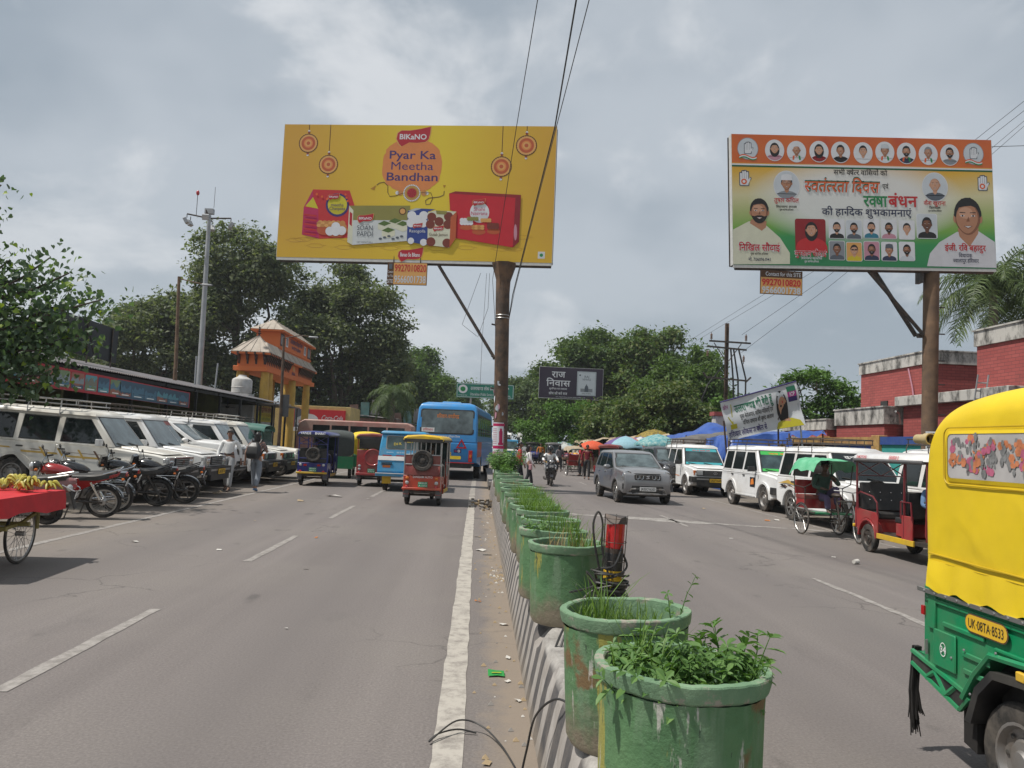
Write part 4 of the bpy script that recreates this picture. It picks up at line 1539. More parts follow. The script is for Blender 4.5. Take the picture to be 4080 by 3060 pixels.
    # step bumper of folded steel, with its black tassel, and the lamp pipe on the roof corner
  bp=MB()
  bp.box((0,-1.52,.565),(1.34,.16,.02),'paint_green')
  bp.box((0,-1.6,.54),(1.36,.02,.07),'paint_green')
  for s_ in (-1,1):
   X=s_*(W -.01)
   bp.prism([(-1.61,.5),(-1.61,.58),(-1.16,.5),(-1.08,.46),(-1.16,.38)],X -.012,X+.012,'plastic_black')
   for a,c in (((-1.61,.575),(-1.1,.485)),((-1.61,.505),(-1.16,.385)),((-1.45,.475),(-1.38,.52)),((-1.38,.52),(-1.28,.425)),((-1.28,.425),(-1.2,.49)),((-1.16,.385),(-1.08,.47))):
    bp.tube([(X+s_*.012,*a),(X+s_*.012,*c)],.014,'paint_green',5)
   tl=MB().box((s_*(W -.004),-1.492,.835),(.03,.03,.05),'lens_red')
   tl.build('tail_light',t)
  bp.build('rear_bumper',t)
  rr_=random.Random(4)
  for s_ in (-1,1):
   ts=MB()
   for i in range(44):
    a=(s_*(W -.03)+rr_.uniform(-.02,.02),-1.62+rr_.uniform(-.015,.015),.6)
    ts.tube([a,(a[0]+s_*.012,a[1]-.012,.36+rr_.uniform(-.03,.03)),(a[0]+rr_.uniform(-.03,.03),a[1]+rr_.uniform(-.03,.03),.13+rr_.uniform(-.05,.1))],[.006,.008,.003],'rope_black',4)
   ts.build('tassel',t,fix=False)
  pp=MB()
  pp.lathe([(.028,0.),(.034,0.),(.034,-.05),(.028,-.055),(.028,-.14)],'pvc_tan',16,c=(W -.02,-1.46,1.82),axis='Y')
  pp.lathe([(.022,-.003),(0.,-.003)],'plastic_black',12,c=(W -.02,-1.51,1.82),axis='Y')
  pp.build('lamp_pipe',t)
 MB().box((0,-.9,.62),(1.2,.7,.3),'vinyl_black').build('seat',t,bevel=.03)
 for s_ in (-1,1):
  wheel(t,s_*.6,-.76,.275,.14,'steel')
 return t

 # ================================================================ BUS
def bus(label,loc,rz):
 t=thing('bus',label,'bus',loc,rz)
 W,L0,L1,H=1.25,-5.2,5.2,3.12
 lo=[(L0,.72),(-3.3,.55)]+arch(-2.7,.5,.55,180,0,8)+[(2.6,.45)]+arch(3.4,.5,.55,180,0,8)+[(L1,.5),(L1+.12,1.3),(L1+.05,1.5),(L0 -.08,1.5),(L0 -.1,1.)]
 b_=MB()
 b_.prism(lo,-W,W,'paint_blue')
 b_.build('body',t,bevel=.05,seg=3)
 up=MB()
 def ring(z,w_,y0,y1):
  return [(-w_,y0,z),(w_,y0,z),(w_,y1,z),(-w_,y1,z)]
 up.loft([ring(1.49,W -.005,L0 -.075,L1),ring(2.2,W -.02,L0 -.03,L1 -.03),ring(2.85,W -.06,L0+.05,L1 -.15),ring(3.03,W -.14,L0+.14,L1 -.3),ring(H,W -.4,L0+.4,L1 -.6)],'paint_blue')
 up.build('upper_body',t,bevel=.06,seg=3,sharp=50)
 MB().box((0.,-3.6,H+.03),(.9,.9,.1),'paint_blue',top=(.8,.8)).build('roof_hatch',t,bevel=.03)
 def wyb(z):
  return (L0 -.075+(z -1.49)/.71*.045)if z<2.2 else (L0 -.03+(z -2.2)/.65*.08)
 rw=MB()
 for e,ins,z0,z1,mt in ((.006,.14,1.83,2.83,'plastic_black'),(.014,.19,1.88,2.78,'glass_grey')):
  pts=[]
  for cx,cz,a in ((W -ins -.12,z0+.1,-90),(W -ins -.12,z1 -.1,0),(-W+ins+.12,z1 -.1,90),(-W+ins+.12,z0+.1,180)):
   for i in range(5):
    q=R(a+22.5*i)
    x,z=cx+.1*math.cos(q),cz+.1*math.sin(q)
    pts.append((x,wyb(z)-e,z))
  rw.poly(pts,mt)
 rwo=rw.build('rear_window',t,fix=False)
 sh=MB()
 for i in range(6):
  x0=-.92+i*.16
  sh.poly([(x0,wyb(2.3)-.016,2.22 -i*.02),(x0+.1,wyb(2.3)-.016,2.2 -i*.02),(x0+.1,wyb(2.4)-.016,2.38 -i*.015),(x0,wyb(2.4)-.016,2.4 -i*.015)],'glass_tint')
 sh.build('window_reflection',t,fix=False)if False else None
 sk=MB().xf(Matrix.Translation((0,wyb(1.98)-.02,0)))
 rect2(sk,-1.02,1.9,-.5,2.07,0,'ink_white')
 put(sk,'हिरद~वार','ink_red',-.76,1.94,.09,-.003,w=.4)
 sk.build('sticker',t,fix=False)
 lt=MB().xf(Matrix.Translation((0,wyb(2.55)-.018,0)))
 put(lt,'हिरद~वार-चण~डीगढ','ink_orange',.02,2.47,.15,0,w=.9,bold=.012)
 lt.build('lettering',t,fix=False)
 l2=MB()
 put(l2,'उत~तराखण~ड पिरवहन िनगम','ink_white',.1,1.7,.075,wyb(1.6)-.012,w=.88,bold=.01)
 l2.build('lettering',t,fix=False)
 for x,z,s_ in ((.62,1.28,.44),(-.75,1.5,.22)):
  tr_=MB()
  yb=L0 -.11
  h_=s_*.88
  o=[(x -s_/2,yb,z),(x+s_/2,yb,z),(x,yb,z+h_)]
  cx,cz=x,z+h_/3
  i_=[(cx+(p[0]-cx)*.58,yb,cz+(p[2]-cz)*.58)for p in o]
  tr_.add(o+i_+[(p[0],yb+.03,p[2])for p in o],[(0,1,4,3),(1,2,5,4),(2,0,3,5),(0,1,7,6),(1,2,8,7),(2,0,6,8)],'lens_red')
  tr_.build('warning_triangle',t,fix=False)
 ol=MB()
 rect2(ol,.32,1.1,.62,1.24,L0 -.103,'ink_navy')
 disc2(ol,.53,1.17,.05,.05,L0 -.106,'ink_white',14,inner=.6)
 put(ol,'Ola','ink_red',.4,1.14,.05,L0 -.106)
 rect2(ol,.1,.84,.62,.97,L0 -.103,'ink_yellow',.03)
 put(ol,'UK 07P','ink_black',.02,1.,.08,L0 -.106)
 rect2(ol,-.2,.98,.22,1.12,L0 -.104,'plate_yellow')
 ol.build('sticker',t,fix=False)
 for s_ in (-1,1):
  q=MB()
  q.box((s_*1.,L0 -.105,.98),(.15,.06,.46),'lens_red')
  q.box((s_*1.,L0 -.138,.98),(.1,.01,.12),'lens_amber')
  q.build('tail_light',t,bevel=.05,seg=3)
 MB().box((0,L0 -.1,.705),(2.3,.012,.03),'ink_red').build('stripe',t)
 ub=MB()
 ub.box((0,L0+.4,.6),(2.,.7,.22),'plastic_black')
 ub.box((0,0,.62),(1.6,9.6,.2),'steel_dark')
 ub.tube([(-.6,L0 -.02,.45),(-.6,L0+.6,.45)],.05,'steel_dark')
 ub.build('chassis',t)
 for s_ in (-1,1):
  for i in range(7):
   y0=-4.9+i*1.3
   w_=MB()
   X=lambda z:s_*(W -.02 -max(0,z -2.2)*.06+.008)
   w_.poly([(X(1.75),y0,1.75),(X(1.75),y0+1.2,1.75),(X(2.7),y0+1.2,2.7),(X(2.7),y0,2.7)],'plastic_black')
   for y1,y2 in ((y0+.05,y0+.58),(y0+.62,y0+1.15)):
    w_.poly([(X(1.8)+s_*.006,y1,1.8),(X(1.8)+s_*.006,y2,1.8),(X(2.62)+s_*.006,y2,2.62),(X(2.62)+s_*.006,y1,2.62)],'glass_tint')
   w_.build('window',t,fix=False)
  rl=MB()
  for z in (1.95,2.1):
   rl.tube([(s_*(W+.03),-4.9,z),(s_*(W+.03),4.2,z)],.012,'steel_dark',5)
  rl.build('window_rail',t)
  MB().box((s_*(W+.003),-3.9,1.25),(.012,2.2,.62),'paint_orange').build('side_panel',t)
  for y in (-2.7,3.4):
   wheel(t,s_*1.1,y,.5,.28,'steel')
 w2=MB()
 w2.poly([(-1.1,L1+.01,1.6),(1.1,L1+.01,1.6),(1.,L1 -.1,2.75),(-1.,L1 -.1,2.75)],'glass_tint')
 w2.build('windscreen',t,fix=False)
 return t

def far_bus(label,loc,rz,body='paint_white',sign='',group=None,L=7.5,H=2.75):
 """plain country bus seen from the front"""
 t=thing('bus',label,'bus',loc,rz,group)
 W=1.12
 b_=MB()
 lo=[(-L/2,.5)]+arch(-L*.28,.46,.5,180,0,6)+arch(L*.3,.46,.5,180,0,6)+[(L/2 -.05,.45),(L/2,.7),(L/2 -.02,1.35),(L/2 -.2,H -.2),(L/2 -.5,H),(-L/2+.3,H),(-L/2,H -.2)]
 b_.prism(lo,-W,W,body)
 b_.build('body',t,bevel=.08,seg=3)
 ws=MB()
 for x0,x1 in ((-1.,-.04),(.04,1.)):
  ws.poly([(x0,L/2 -.005,1.4),(x1,L/2 -.005,1.4),(x1,L/2 -.155,2.25),(x0,L/2 -.155,2.25)],'glass_dark')
 ws.build('windscreen',t,fix=False)
 hb=MB().xf(front_plane(L/2 -.12))
 rect2(hb,-.95,2.28,.95,2.5,-.02,'glass_tint')
 put(hb,'िशविगिर','ink_white',-.45,2.31,.1,-.03,w=.7)
 put(hb,'जयलक~ष~मी','ink_white',.45,2.31,.1,-.03,w=.7)
 hb.build('lettering',t,fix=False)
 if sign:
  bd=MB().xf(front_plane(L/2 -.6))
  rect2(bd,-.8,H+.02,.8,H+.24,-.02,'ink_white')
  put(bd,sign,'ink_black',0,H+.06,.12,-.025,w=1.3)
  bd.box((0,.04,H+.13),(1.6,.08,.24),body)
  bd.build('roof_board',t,fix=False)
 g_=MB()
 g_.box((0,L/2+.02,.95),(1.2,.05,.3),'steel_dark')
 g_.box((0,L/2+.08,.52),(2.2,.16,.18),'steel')
 g_.build('grille',t,bevel=.02)
 for s_ in (-1,1):
  MB().ell((s_*.85,L/2+.01,.92),(.12,.05,.12),'lens_clear',12,6).build('headlight',t)
  for i in range(5):
   y0=-L/2+.5+i*(L -1.4)/5
   MB().box((s_*(W+.002),y0+.5,1.85),(.012,(L -1.4)/5 -.12,.75),'glass_dark').build('window',t)
  for y in (-L*.28,L*.3):
   wheel(t,s_*(W -.14),y,.45,.25,'steel')
 return t

 # ================================================================ THREE-WHEELED VAN WITH A BLUE TAIL
def van(label,loc,rz,front=False,name='tempo_van',group=None):
 t=thing(name,label,'van',loc,rz,group)
 W=.76
 lo=MB()
 prof=[(-1.62,.52),(-1.1,.44)]+arch(-.95,.32,.36,150,30,8)+[(1.2,.44),(1.55,.5),(1.6,.95),(-1.62,.98),(-1.68,.62)]
 lo.prism(prof,-W,W,'paint_bluevan')
 lo.build('body',t,bevel=.02)
 def ring(z,w_,y0,y1):
  return [(-w_,y0,z),(w_,y0,z),(w_,y1,z),(-w_,y1,z)]
 bd=MB()
 bd.loft([ring(.97,W,-1.64,1.6),ring(1.1,W -.005,-1.61,1.5)],'paint_white')
 bd.build('white_band',t)
 up=MB()
 up.loft([ring(1.095,W -.008,-1.605,1.49),ring(1.4,W -.03,-1.52,1.3),ring(1.8,W -.08,-1.42,1.)],'paint_bluevan')
 up.build('cabin',t,bevel=.04)
 rf=MB()
 rf.loft([ring(1.795,W -.05,-1.47,1.04),ring(1.86,W -.05,-1.46,1.02),ring(1.9,W -.12,-1.4,.9)],'paint_bluevan')
 rf.build('roof',t,bevel=.02)
 def yb(z):
  return -1.605+(z -1.095)/.305*.085 if z<1.4 else -1.52+(z -1.4)/.4*.1
 rw=MB()
 for e,hw,z0,z1,mt in ((.006,.54,1.31,1.75,'rim_steel'),(.012,.51,1.335,1.725,'glass_tint')):
  pts=[]
  for cx,cz,a in ((hw -.06,z0+.06,-90),(hw -.06,z1 -.06,0),(-hw+.06,z1 -.06,90),(-hw+.06,z0+.06,180)):
   for i in range(5):
    q=R(a+22.5*i)
    x,z=cx+.06*math.cos(q),cz+.06*math.sin(q)
    pts.append((x,yb(z)-e,z))
  rw.poly(pts,mt)
 rw.build('rear_window',t,fix=False)
 lt=MB().xf(Matrix.Translation((0,yb(1.5)-.02,1.5))@ Matrix.Rotation(R(-14),4,'X')@ Matrix.Rotation(R(-6),4,'Y'))
 put(lt,'Dil K','ink_yellow',-.17,-.03,.08,0,w=.24)
 put(lt,'Tumhara','ink_yellow',.17,.02,.06,0,w=.27)
 lt.build('lettering',t,fix=False)
 b2=MB().xf(Matrix.Translation((0,yb(1.2)-.016,1.2))@ Matrix.Rotation(R(-14),4,'X'))
 put(b2,'PHOTO      RE-36-TAX      WAIT-SIDE','ink_white',0,0,.035,0,w=1.)
 b2.build('lettering',t,fix=False)
 st=MB()
 for x0,x1 in ((-.62,-.34),(-.2,.12),(.28,.6)):
  st.box(((x0+x1)/2,yb(1.13)-.01,1.12),(x1 -x0,.012,.035),'lens_red')
 st.build('reflector',t)
 for s_ in (-1,1):
  q=MB()
  for k_ in range(3):
   q.box((s_*.48,-1.66,.9 -k_*.03),(.34,.03,.015),'plastic_black')
  q.box((s_*.48,-1.65,.76),(.24,.02,.11),'lens_amber')
  q.build('tail_light',t)
  MB().box((s_*.48,-1.45,.36),(.28,.02,.26),'plate_yellow').build('mudflap',t)
  for y0,y1 in ((-1.2,-.35),(-.28,.5)):
   MB().box((s_*(W -.035),(y0+y1)/2,1.5),(.012,y1 -y0,.42),'glass_dark',ry=s_*R(-7)).build('window',t)
  wheel(t,s_*.56,-.95,.29,.15,'steel')
 bp=MB()
 bp.box((0,-1.72,.52),(1.62,.1,.09),'paint_bluevan')
 bp.box((0,-1.775,.565),(1.62,.01,.02),'ink_white')
 bp.build('rear_bumper',t,bevel=.015)
 wheel(t,.001,1.2,.29,.13,'steel','front_wheel')
 f=MB()
 f.poly([(-.62,1.5,1.13),(.62,1.5,1.13),(.58,1.05,1.74),(-.58,1.05,1.74)],'glass_tint')
 f.build('windscreen',t,fix=False)
 for s_ in (-1,1):
  MB().ell((s_*.5,1.6,.78),(.09,.04,.09),'lens_clear',12,6).build('headlight',t)
 MB().box((0,-.95,.3),(1.,.08,.08),'steel_dark').build('axle',t)
 return t

 # ================================================================ GREY HATCHBACK
def hatchback(label,loc,rz,body='paint_grey',big=False):
 t=thing('hatchback' if not big else 'parked_car',label,'car',loc,rz)
 W=.845
 BZ=.98
 H=1.6
 def wx(z):
  return W -max(0,.5 -z)*.12 if z<.7 else (W -(z -.7)*.14 if z<BZ else W -.045 -(z -BZ)*.27)
 lo=[(-1.85,.42)]+arch(-1.2,.32,.4,175,5,12)+arch(1.235,.32,.4,175,5,12)+[(1.78,.3),(1.88,.45),(1.9,.66),(1.84,.9),(1.68,.985),(1.3,1.03),(.82,1.07),(-1.75,1.02),(-1.86,.8)]
 k=len(lo)
 def nar(y):
  return 1 -max(0,y -1.35)**2*.55
 L=[(-wx(z)*nar(y),y,z)for y,z in lo]
 Rr=[(-x,y,z)for x,y,z in L]
 b_=MB()
 b_.add(L+Rr,[tuple(range(k)),tuple(range(2*k -1,k -1,-1))]+[(i,i+k,(i+1)%k+k,(i+1)%k)for i in range(k)],body)
 b_.build('body',t,bevel=.045,seg=3)
 hd=MB()
 hd.loft([[(-.78,.8,1.055),(-.4,.84,1.095),(0,.85,1.105),(.4,.84,1.095),(.78,.8,1.055)],[(-.74,1.3,1.01),(-.4,1.34,1.06),(0,1.35,1.07),(.4,1.34,1.06),(.74,1.3,1.01)],[(-.66,1.68,.96),(-.36,1.76,.985),(0,1.79,.99),(.36,1.76,.985),(.66,1.68,.96)],[(-.66,1.72,.9),(-.36,1.84,.92),(0,1.87,.92),(.36,1.84,.92),(.66,1.72,.9)]],body,close=False)
 hd.build('bonnet',t,sharp=50)
 cab=MB()
 def ring(z,y0,y1,ins=0.):
  w_=wx(z)-ins
  return [(-w_,y0,z),(-w_*.6,y0 -.03,z),(w_*.6,y0 -.03,z),(w_,y0,z),(w_,y1,z),(w_*.6,y1+.07,z),(-w_*.6,y1+.07,z),(-w_,y1,z)]
 cab.loft([ring(BZ,-1.8,.95),ring(1.3,-1.72,.42),ring(1.5,-1.6,.1),ring(1.565,-1.5,-.06,.05),ring(1.595,-1.3,-.25,.2),ring(1.6,-1.,-.5,.45)],body)
 cab.build('cabin',t,sharp=38)
 def wy(z):
  return .95 -(z -BZ)*1.656 if z<1.3 else .42 -(z -1.3)*1.6
 ws=MB()
 for e,ins,z0,z1,mt in ((.006,.05,1.06,1.5,'plastic_black'),(.014,.08,1.085,1.475,'glass_grey')):
  rows=[]
  for z in (z0,1.3,z1):
   w_=wx(z)-ins
   rows.append([(x,wy(z)+e+(.07 if abs(x)<.65*w_ else 0.),z+.004)for x in (-w_,-w_*.6,w_*.6,w_)])
  ws.add(rows[0]+rows[1]+rows[2],[(i+1+4*j,i+4*j,i+4+4*j,i+5+4*j)for j in range(2)for i in range(3)],mt)
 ws.build('windscreen',t,fix=False)
 wp=MB()
 for x in (-.5,.05):
  wp.tube([(x,wy(1.08)+.09,1.085),(x+.5,wy(1.1)+.1,1.105)],.009,'plastic_black',5)
 wp.build('wiper',t)
 for s_ in (-1,1):
  for pts in ([(-1.62,1.06),(-1.2,1.05),(-1.2,1.47),(-1.45,1.44)],[(-1.12,1.05),(-.38,1.04),(-.38,1.49),(-1.12,1.48)],[(-.3,1.04),(.76,1.045),(.56,1.13),(.05,1.46),(-.3,1.49)]):
   g_=MB()
   q=[(s_*(wx(z)+.006),y,z)for y,z in pts]
   g_.poly(q if s_>0 else q[::-1],'glass_dark')
   g_.build('window',t,fix=False)
  for y0,y1 in ((-1.16,-.36),(-.33,.82)):
   d=MB()
   pts=[(max(y0,-.85),.4),(y1,.4),(y1,.97),(y0,.97),(y0,.72)]
   q=[(s_*(wx(z)+.005),y,z)for y,z in pts]
   d.add(q+[(s_*(wx(z)-.02),y,z)for y,z in pts],[(0,1,2,3,4)]+[(i,(i+1)%5,(i+1)%5+5,i+5)for i in range(5)],body)
   do=d.build('door',t)
   MB().box((s_*(W -.01),y0+.14,.9),(.03,.16,.03),body).build('handle',do,bevel=.008)
  for cy in (-1.2,1.235):
   MB().prism(arch(cy,.32,.45,8,172,12)+arch(cy,.32,.39,172,8,12),s_*(W -.07),s_*(W+.012),'plastic_grey' if not big else body).build('wheel_arch',t,bevel=.01)
   wheel(t,s_*.74,cy,.32,.19,'alloy')
  m_=MB()
  m_.ell((s_*.96,.62,1.06),(.12,.08,.075),body,14,8)
  m_.box((s_*.86,.66,1.03),(.12,.04,.03),'plastic_black')
  m_.build('mirror',t)
  h_=MB()
  h_.ell((s_*.6,1.77,.8),(.165,.075,.115),'lens_clear',18,10,rz=-s_*R(20))
  h_.ell((s_*.6,1.815,.79),(.075,.045,.075),'chrome',14,8)
  h_.lathe([(.15,0.),(.165,-.015),(.18,0.)],'chrome',24,c=(s_*.6,1.8,.8),axis='Y')
  h_.build('headlight',t)
  v_=MB()
  v_.box((s_*.66,1.8,.53),(.2,.06,.16),'plastic_black')
  for i in range(4):
   v_.box((s_*.66,1.835,.475+i*.037),(.18,.02,.01),'plastic_grey')
  v_.build('air_vent',t,bevel=.015)
  MB().box((s_*.78,-1.84,.9),(.12,.06,.22),'lens_red').build('tail_light',t,bevel=.02)
 g_=MB()
 g_.box((0,1.865,.8),(.82,.05,.17),'plastic_black')
 g_.build('grille',t,bevel=.02)
 gr=MB().xf(front_plane(1.895))
 if not big:
  for x in (-.315,-.185,.185,.315):
   gr.tube([(x -.045,0,.86),(x -.045,0,.775),(x -.025,0,.755),(x+.025,0,.755),(x+.045,0,.775),(x+.045,0,.86)],.0105,'chrome',6)
  for a,c in (((.055,.85),(-.035,.832)),((-.05,.84),(.045,.79)),((.05,.785),(-.05,.765))):
   gr.tube([(a[0],0,a[1]),(c[0],0,c[1])],.012,'chrome',6)
 else:
  for i in range(6):
   gr.tube([(-.25+.1*i,0,.75),(-.25+.1*i,0,.87)],.012,'chrome',6)
 gr.build('emblem',t)
 bp=MB()
 bp.box((0,1.86,.52),(1.,.06,.1),'plastic_black')
 bp.box((0,1.85,.38),(.96,.06,.14),'plastic_black')
 bp.build('lower_grille',t,bevel=.02)
 sk=MB()
 sk.tube([(-.62,1.8,.33),(-.5,1.88,.45),(-.36,1.9,.46)],.028,'rim_steel',6)
 sk.tube([(.62,1.8,.33),(.5,1.88,.45),(.36,1.9,.46)],.028,'rim_steel',6)
 sk.tube([(-.62,1.82,.32),(0,1.9,.31),(.62,1.82,.32)],.035,'rim_steel',6)
 sk.build('skid_plate',t)
 plate(t,'JK02CV6503' if not big else 'UK08 TA','plate_white','ink_black',front_plane(1.925),.5,.12,0,.46)
 MB().box((0,0,.3),(1.3,3.2,.16),'plastic_black').build('underbody',t)
 return t

 # ================================================================ OLD JEEP WITH A GREEN CANVAS TOP
def old_jeep(label,loc,rz,rx=0.):
 t=thing('open_jeep',label,'jeep',loc,rz,rx=rx)
 b_=MB()
 b_.prism([(-1.75,.5)]+arch(-1.05,.4,.46,170,10,8)+[(.55,.5),(.62,1.02),(-1.75,1.02)],-.72,.72,'paint_cream')
 b_.build('tub',t,bevel=.03)
 h_=MB()
 h_.loft([[(-.5,.6,.62),(.5,.6,.62),(.52,.6,1.02),(.3,.6,1.1),(-.3,.6,1.1),(-.52,.6,1.02)],[(-.42,1.75,.62),(.42,1.75,.62),(.44,1.75,.96),(.26,1.75,1.04),(-.26,1.75,1.04),(-.44,1.75,.96)]],'paint_cream')
 h_.build('bonnet',t,bevel=.03)
 for s_ in (-1,1):
  f=MB()
  f.prism([(.62,.66),(.72,.86),(1.,.95),(1.55,.95),(1.85,.86),(1.9,.6),(1.84,.58),(1.78,.8),(1.52,.89),(1.02,.89),(.8,.82),(.72,.64)],s_*.4,s_*.76,'paint_cream')
  f.build('wing',t,bevel=.015)
  MB().ell((s_*.52,1.8,.85),(.1,.05,.1),'lens_clear',12,6).build('headlight',t)
  wheel(t,s_*.66,1.22,.4,.2,'steel')
  wheel(t,s_*.66,-1.05,.4,.2,'steel')
  for y in (-1.7,-.6,.42):
   MB().tube([(s_*.7,y,1.),(s_*.66,y -(.12 if y>0 else 0),1.72)],.022,'paint_olive').build('post',t)
  q=MB()
  q.poly([(s_*.705,-1.65,1.05),(s_*.705,-.7,1.05),(s_*.69,-.7,1.2),(s_*.69,-1.65,1.2)],'paint_olive')
  q.build('side_curtain',t,fix=False)
 g_=MB()
 g_.box((0,1.77,.82),(.8,.04,.4),'paint_cream')
 for i in range(7):
  g_.box((-.27+.09*i,1.8,.82),(.04,.02,.3),'plastic_black')
 g_.build('grille',t)
 MB().box((0,1.95,.58),(1.5,.1,.14),'steel').build('bumper',t,bevel=.02)
 ws=MB()
 ws.box((0,.5,1.38),(1.34,.03,.62),'paint_olive',rx=R(10))
 ws.box((0,.522,1.38),(1.2,.02,.48),'glass_tint',rx=R(10))
 ws.build('windscreen',t)
 rf=MB()
 rings=[]
 for y,dz in ((-1.8,-.03),(-1.7,0),(-.6,.02),(.45,0),(.6,-.04)):
  rings.append([(-.76,y,1.62+dz),(-.74,y,1.74+dz),(-.6,y,1.83+dz),(0,y,1.87+dz),(.6,y,1.83+dz),(.74,y,1.74+dz),(.76,y,1.62+dz)])
 rf.loft(rings,'paint_olive',close=False)
 rf.build('canvas_top',t,sharp=60)
 se=MB()
 se.box((0,-.1,.85),(1.2,.45,.15),'vinyl_black')
 se.box((0,-.35,1.1),(1.2,.12,.45),'vinyl_black')
 se.build('seat',t,bevel=.03)
 rk=MB()
 for z in (1.97,2.06):
  rk.tube([(-.6,-1.6,z),(-.6,-.2,z),(.6,-.2,z),(.6,-1.6,z)],.013,'steel_dark',5,True)
 for y in (-1.6,-.9,-.2):
  for s_ in (-1,1):
   rk.tube([(s_*.6,y,2.06),(s_*.6,y,1.8)],.012,'steel_dark',5)
 rk.build('roof_rack',t)
 return t

 # ================================================================ MOTORCYCLES AND SCOOTERS
mk('bike_black',(.012,.012,.014),.22,var=.1,dirt=(.09,.08,.07),dirt_amt=.35,coat=.7)
mk('bike_red',(.3,.012,.012),.25,var=.1,dirt=(.15,.05,.04),dirt_amt=.3,coat=.7)
mk('scooter_pink',(.24,.085,.08),.3,var=.08,dirt=(.25,.15,.13),dirt_amt=.4,coat=.6)
mk('seat_vinyl',(.022,.021,.02),.55,var=.2,dirt=(.1,.09,.08),dirt_amt=.4)
mk('engine',(.16,.155,.15),.5,metal=.5,var=.3,scale=12,dirt=(.12,.1,.08),dirt_amt=.6)
mk('leather',(.05,.035,.028),.6,var=.2)
def bike(label,loc,rz,tank='bike_black',spokes=True,carrier=True,lean=R(-8),group='motorcycles parked on the left',fairing=False,plate_w='UK08',steer=.35):
 t=thing('motorcycle',label,'motorcycle',loc,rz,group,ry=lean)
 Rw=.3
 for nm,y in (('rear_wheel',-.62),('front_wheel',.64)):
  a,b_=MB(),MB()
  st=steer if nm=='front_wheel' else 0.
  if spokes:
   spoked_wheel(a,b_,0,0,Rw,.034 if nm=='rear_wheel' else .03,28,.05,z=0)
  else:
   a.tube([(0,(Rw -.04)*math.cos(2*PI*i/32),(Rw -.04)*math.sin(2*PI*i/32))for i in range(32)],.045,'rubber',8,True)
   b_.lathe([(.215,-.03),(.225,0.),(.215,.03),(.2,.03),(.195,0),(.2,-.03),(.215,-.03)],'engine',28,axis='X')
   for i in range(6):
    an=2*PI*i/6
    b_.tube([(0,.04*math.cos(an),.04*math.sin(an)),(0,.2*math.cos(an+.2),.2*math.sin(an+.2))],.014,'engine',5)
   b_.tube([(-.06,0,0),(.06,0,0)],.05,'engine',12)
  o=a.build(nm,t,loc=(0,y,Rw),rz=st)
  b_.build('rim',o)
  mg=MB()
  aa0,aa1=(20,165)if nm=='rear_wheel' else (45,165)
  q=[(.345*math.cos(R(aa0+(aa1 -aa0)*i/8)),.345*math.sin(R(aa0+(aa1 -aa0)*i/8)))for i in range(9)]
  rings=[[(-.055,p[0]*.95,p[1]*.95),(-.04,p[0],p[1]),(.04,p[0],p[1]),(.055,p[0]*.95,p[1]*.95)]for p in q]
  if nm=='front_wheel':
   rings=[[(x,y_*-1+0.,z)for x,y_,z in r_]for r_ in rings]
  mg.loft(rings,'bike_black' if nm=='rear_wheel' else tank,close=False)
  mg.build('mudguard',t,loc=(0,y,Rw),rz=st)
 fr=MB()
 for s_ in (-1,1):
  fr.tube([(s_*.09,-.62,.3),(s_*.09,-.1,.33)],.02,'steel_dark',6)
  fr.tube([(s_*.1,-.58,.36),(s_*.11,-.42,.68)],.024,'chrome' if spokes else 'steel_dark',8)
  fr.tube([(s_*.07,.62,.3),(s_*.075,.4,.92)],.022,'chrome',8)
 fr.tube([(0,.42,.86),(0,.1,.35),(0,-.2,.32),(0,-.3,.6),(0,.2,.76)],.02,'steel_dark',6)
 fr.tube([(0,-.2,.68),(0,-.75,.74)],.02,'steel_dark',6)
 fr.tube([(-.11,-.1,.28),(-.22,-.02,0.)],.012,'steel_dark',5)
 fr.build('frame',t)
 en=MB()
 en.box((0,.02,.36),(.24,.34,.22),'engine')
 for i in range(6):
  en.box((0,.12,.48+i*.026),(.2,.18,.012),'engine')
 en.lathe([(.09,0.),(.09,.03),(0.,.035)],'engine',16,c=(.12,-.05,.36),axis='X')
 en.build('engine',t,bevel=.012)
 ex=MB()
 ex.tube([(.1,.2,.42),(.14,.16,.26),(.15,-.15,.26),(.16,-.4,.29)],.02,'chrome',7)
 ex.tube([(.16,-.35,.285),(.165,-.5,.3),(.17,-.92,.34)],[.03,.045,.04],'chrome' if spokes else 'steel_dark',10)
 ex.build('silencer',t)
 tk=MB()
 rings=[]
 for y,w_,zc,h_ in ((-.12,.06,.8,.05),(-.02,.11,.82,.1),(.15,.145,.85,.125),(.3,.13,.865,.12),(.4,.07,.86,.07)):
  rings.append([(w_*math.cos(2*PI*i/14),y,zc+h_*math.sin(2*PI*i/14)*(1. if math.sin(2*PI*i/14)>0 else .7))for i in range(14)])
 tk.loft(rings,tank)
 tk.build('tank',t,sharp=60)
 se=MB()
 rings=[]
 for y,w_,zt,th in ((-.1,.09,.8,.06),(-.25,.13,.8,.09),(-.5,.14,.815,.1),(-.72,.125,.86,.1),(-.82,.07,.875,.06)):
  rings.append([(-w_,y,zt -th),(-w_,y,zt -.02),(-w_*.7,y,zt),(w_*.7,y,zt),(w_,y,zt -.02),(w_,y,zt -th)])
 se.loft(rings,'seat_vinyl')
 se.build('seat',t,sharp=60)
 for s_ in (-1,1):
  pn=MB()
  pn.prism([(-.2,.5),(.05,.55),(0.,.74),(-.55,.76),(-.9,.86),(-.86,.8),(-.5,.66)],s_*.1,s_*.125,tank)
  pn.build('side_panel',t,bevel=.006)
 tl=MB()
 tl.tube([(-.12,-.62,.83),(-.12,-.9,.93),(.12,-.9,.93),(.12,-.62,.83)],.013,'chrome' if spokes else 'bike_black',6)
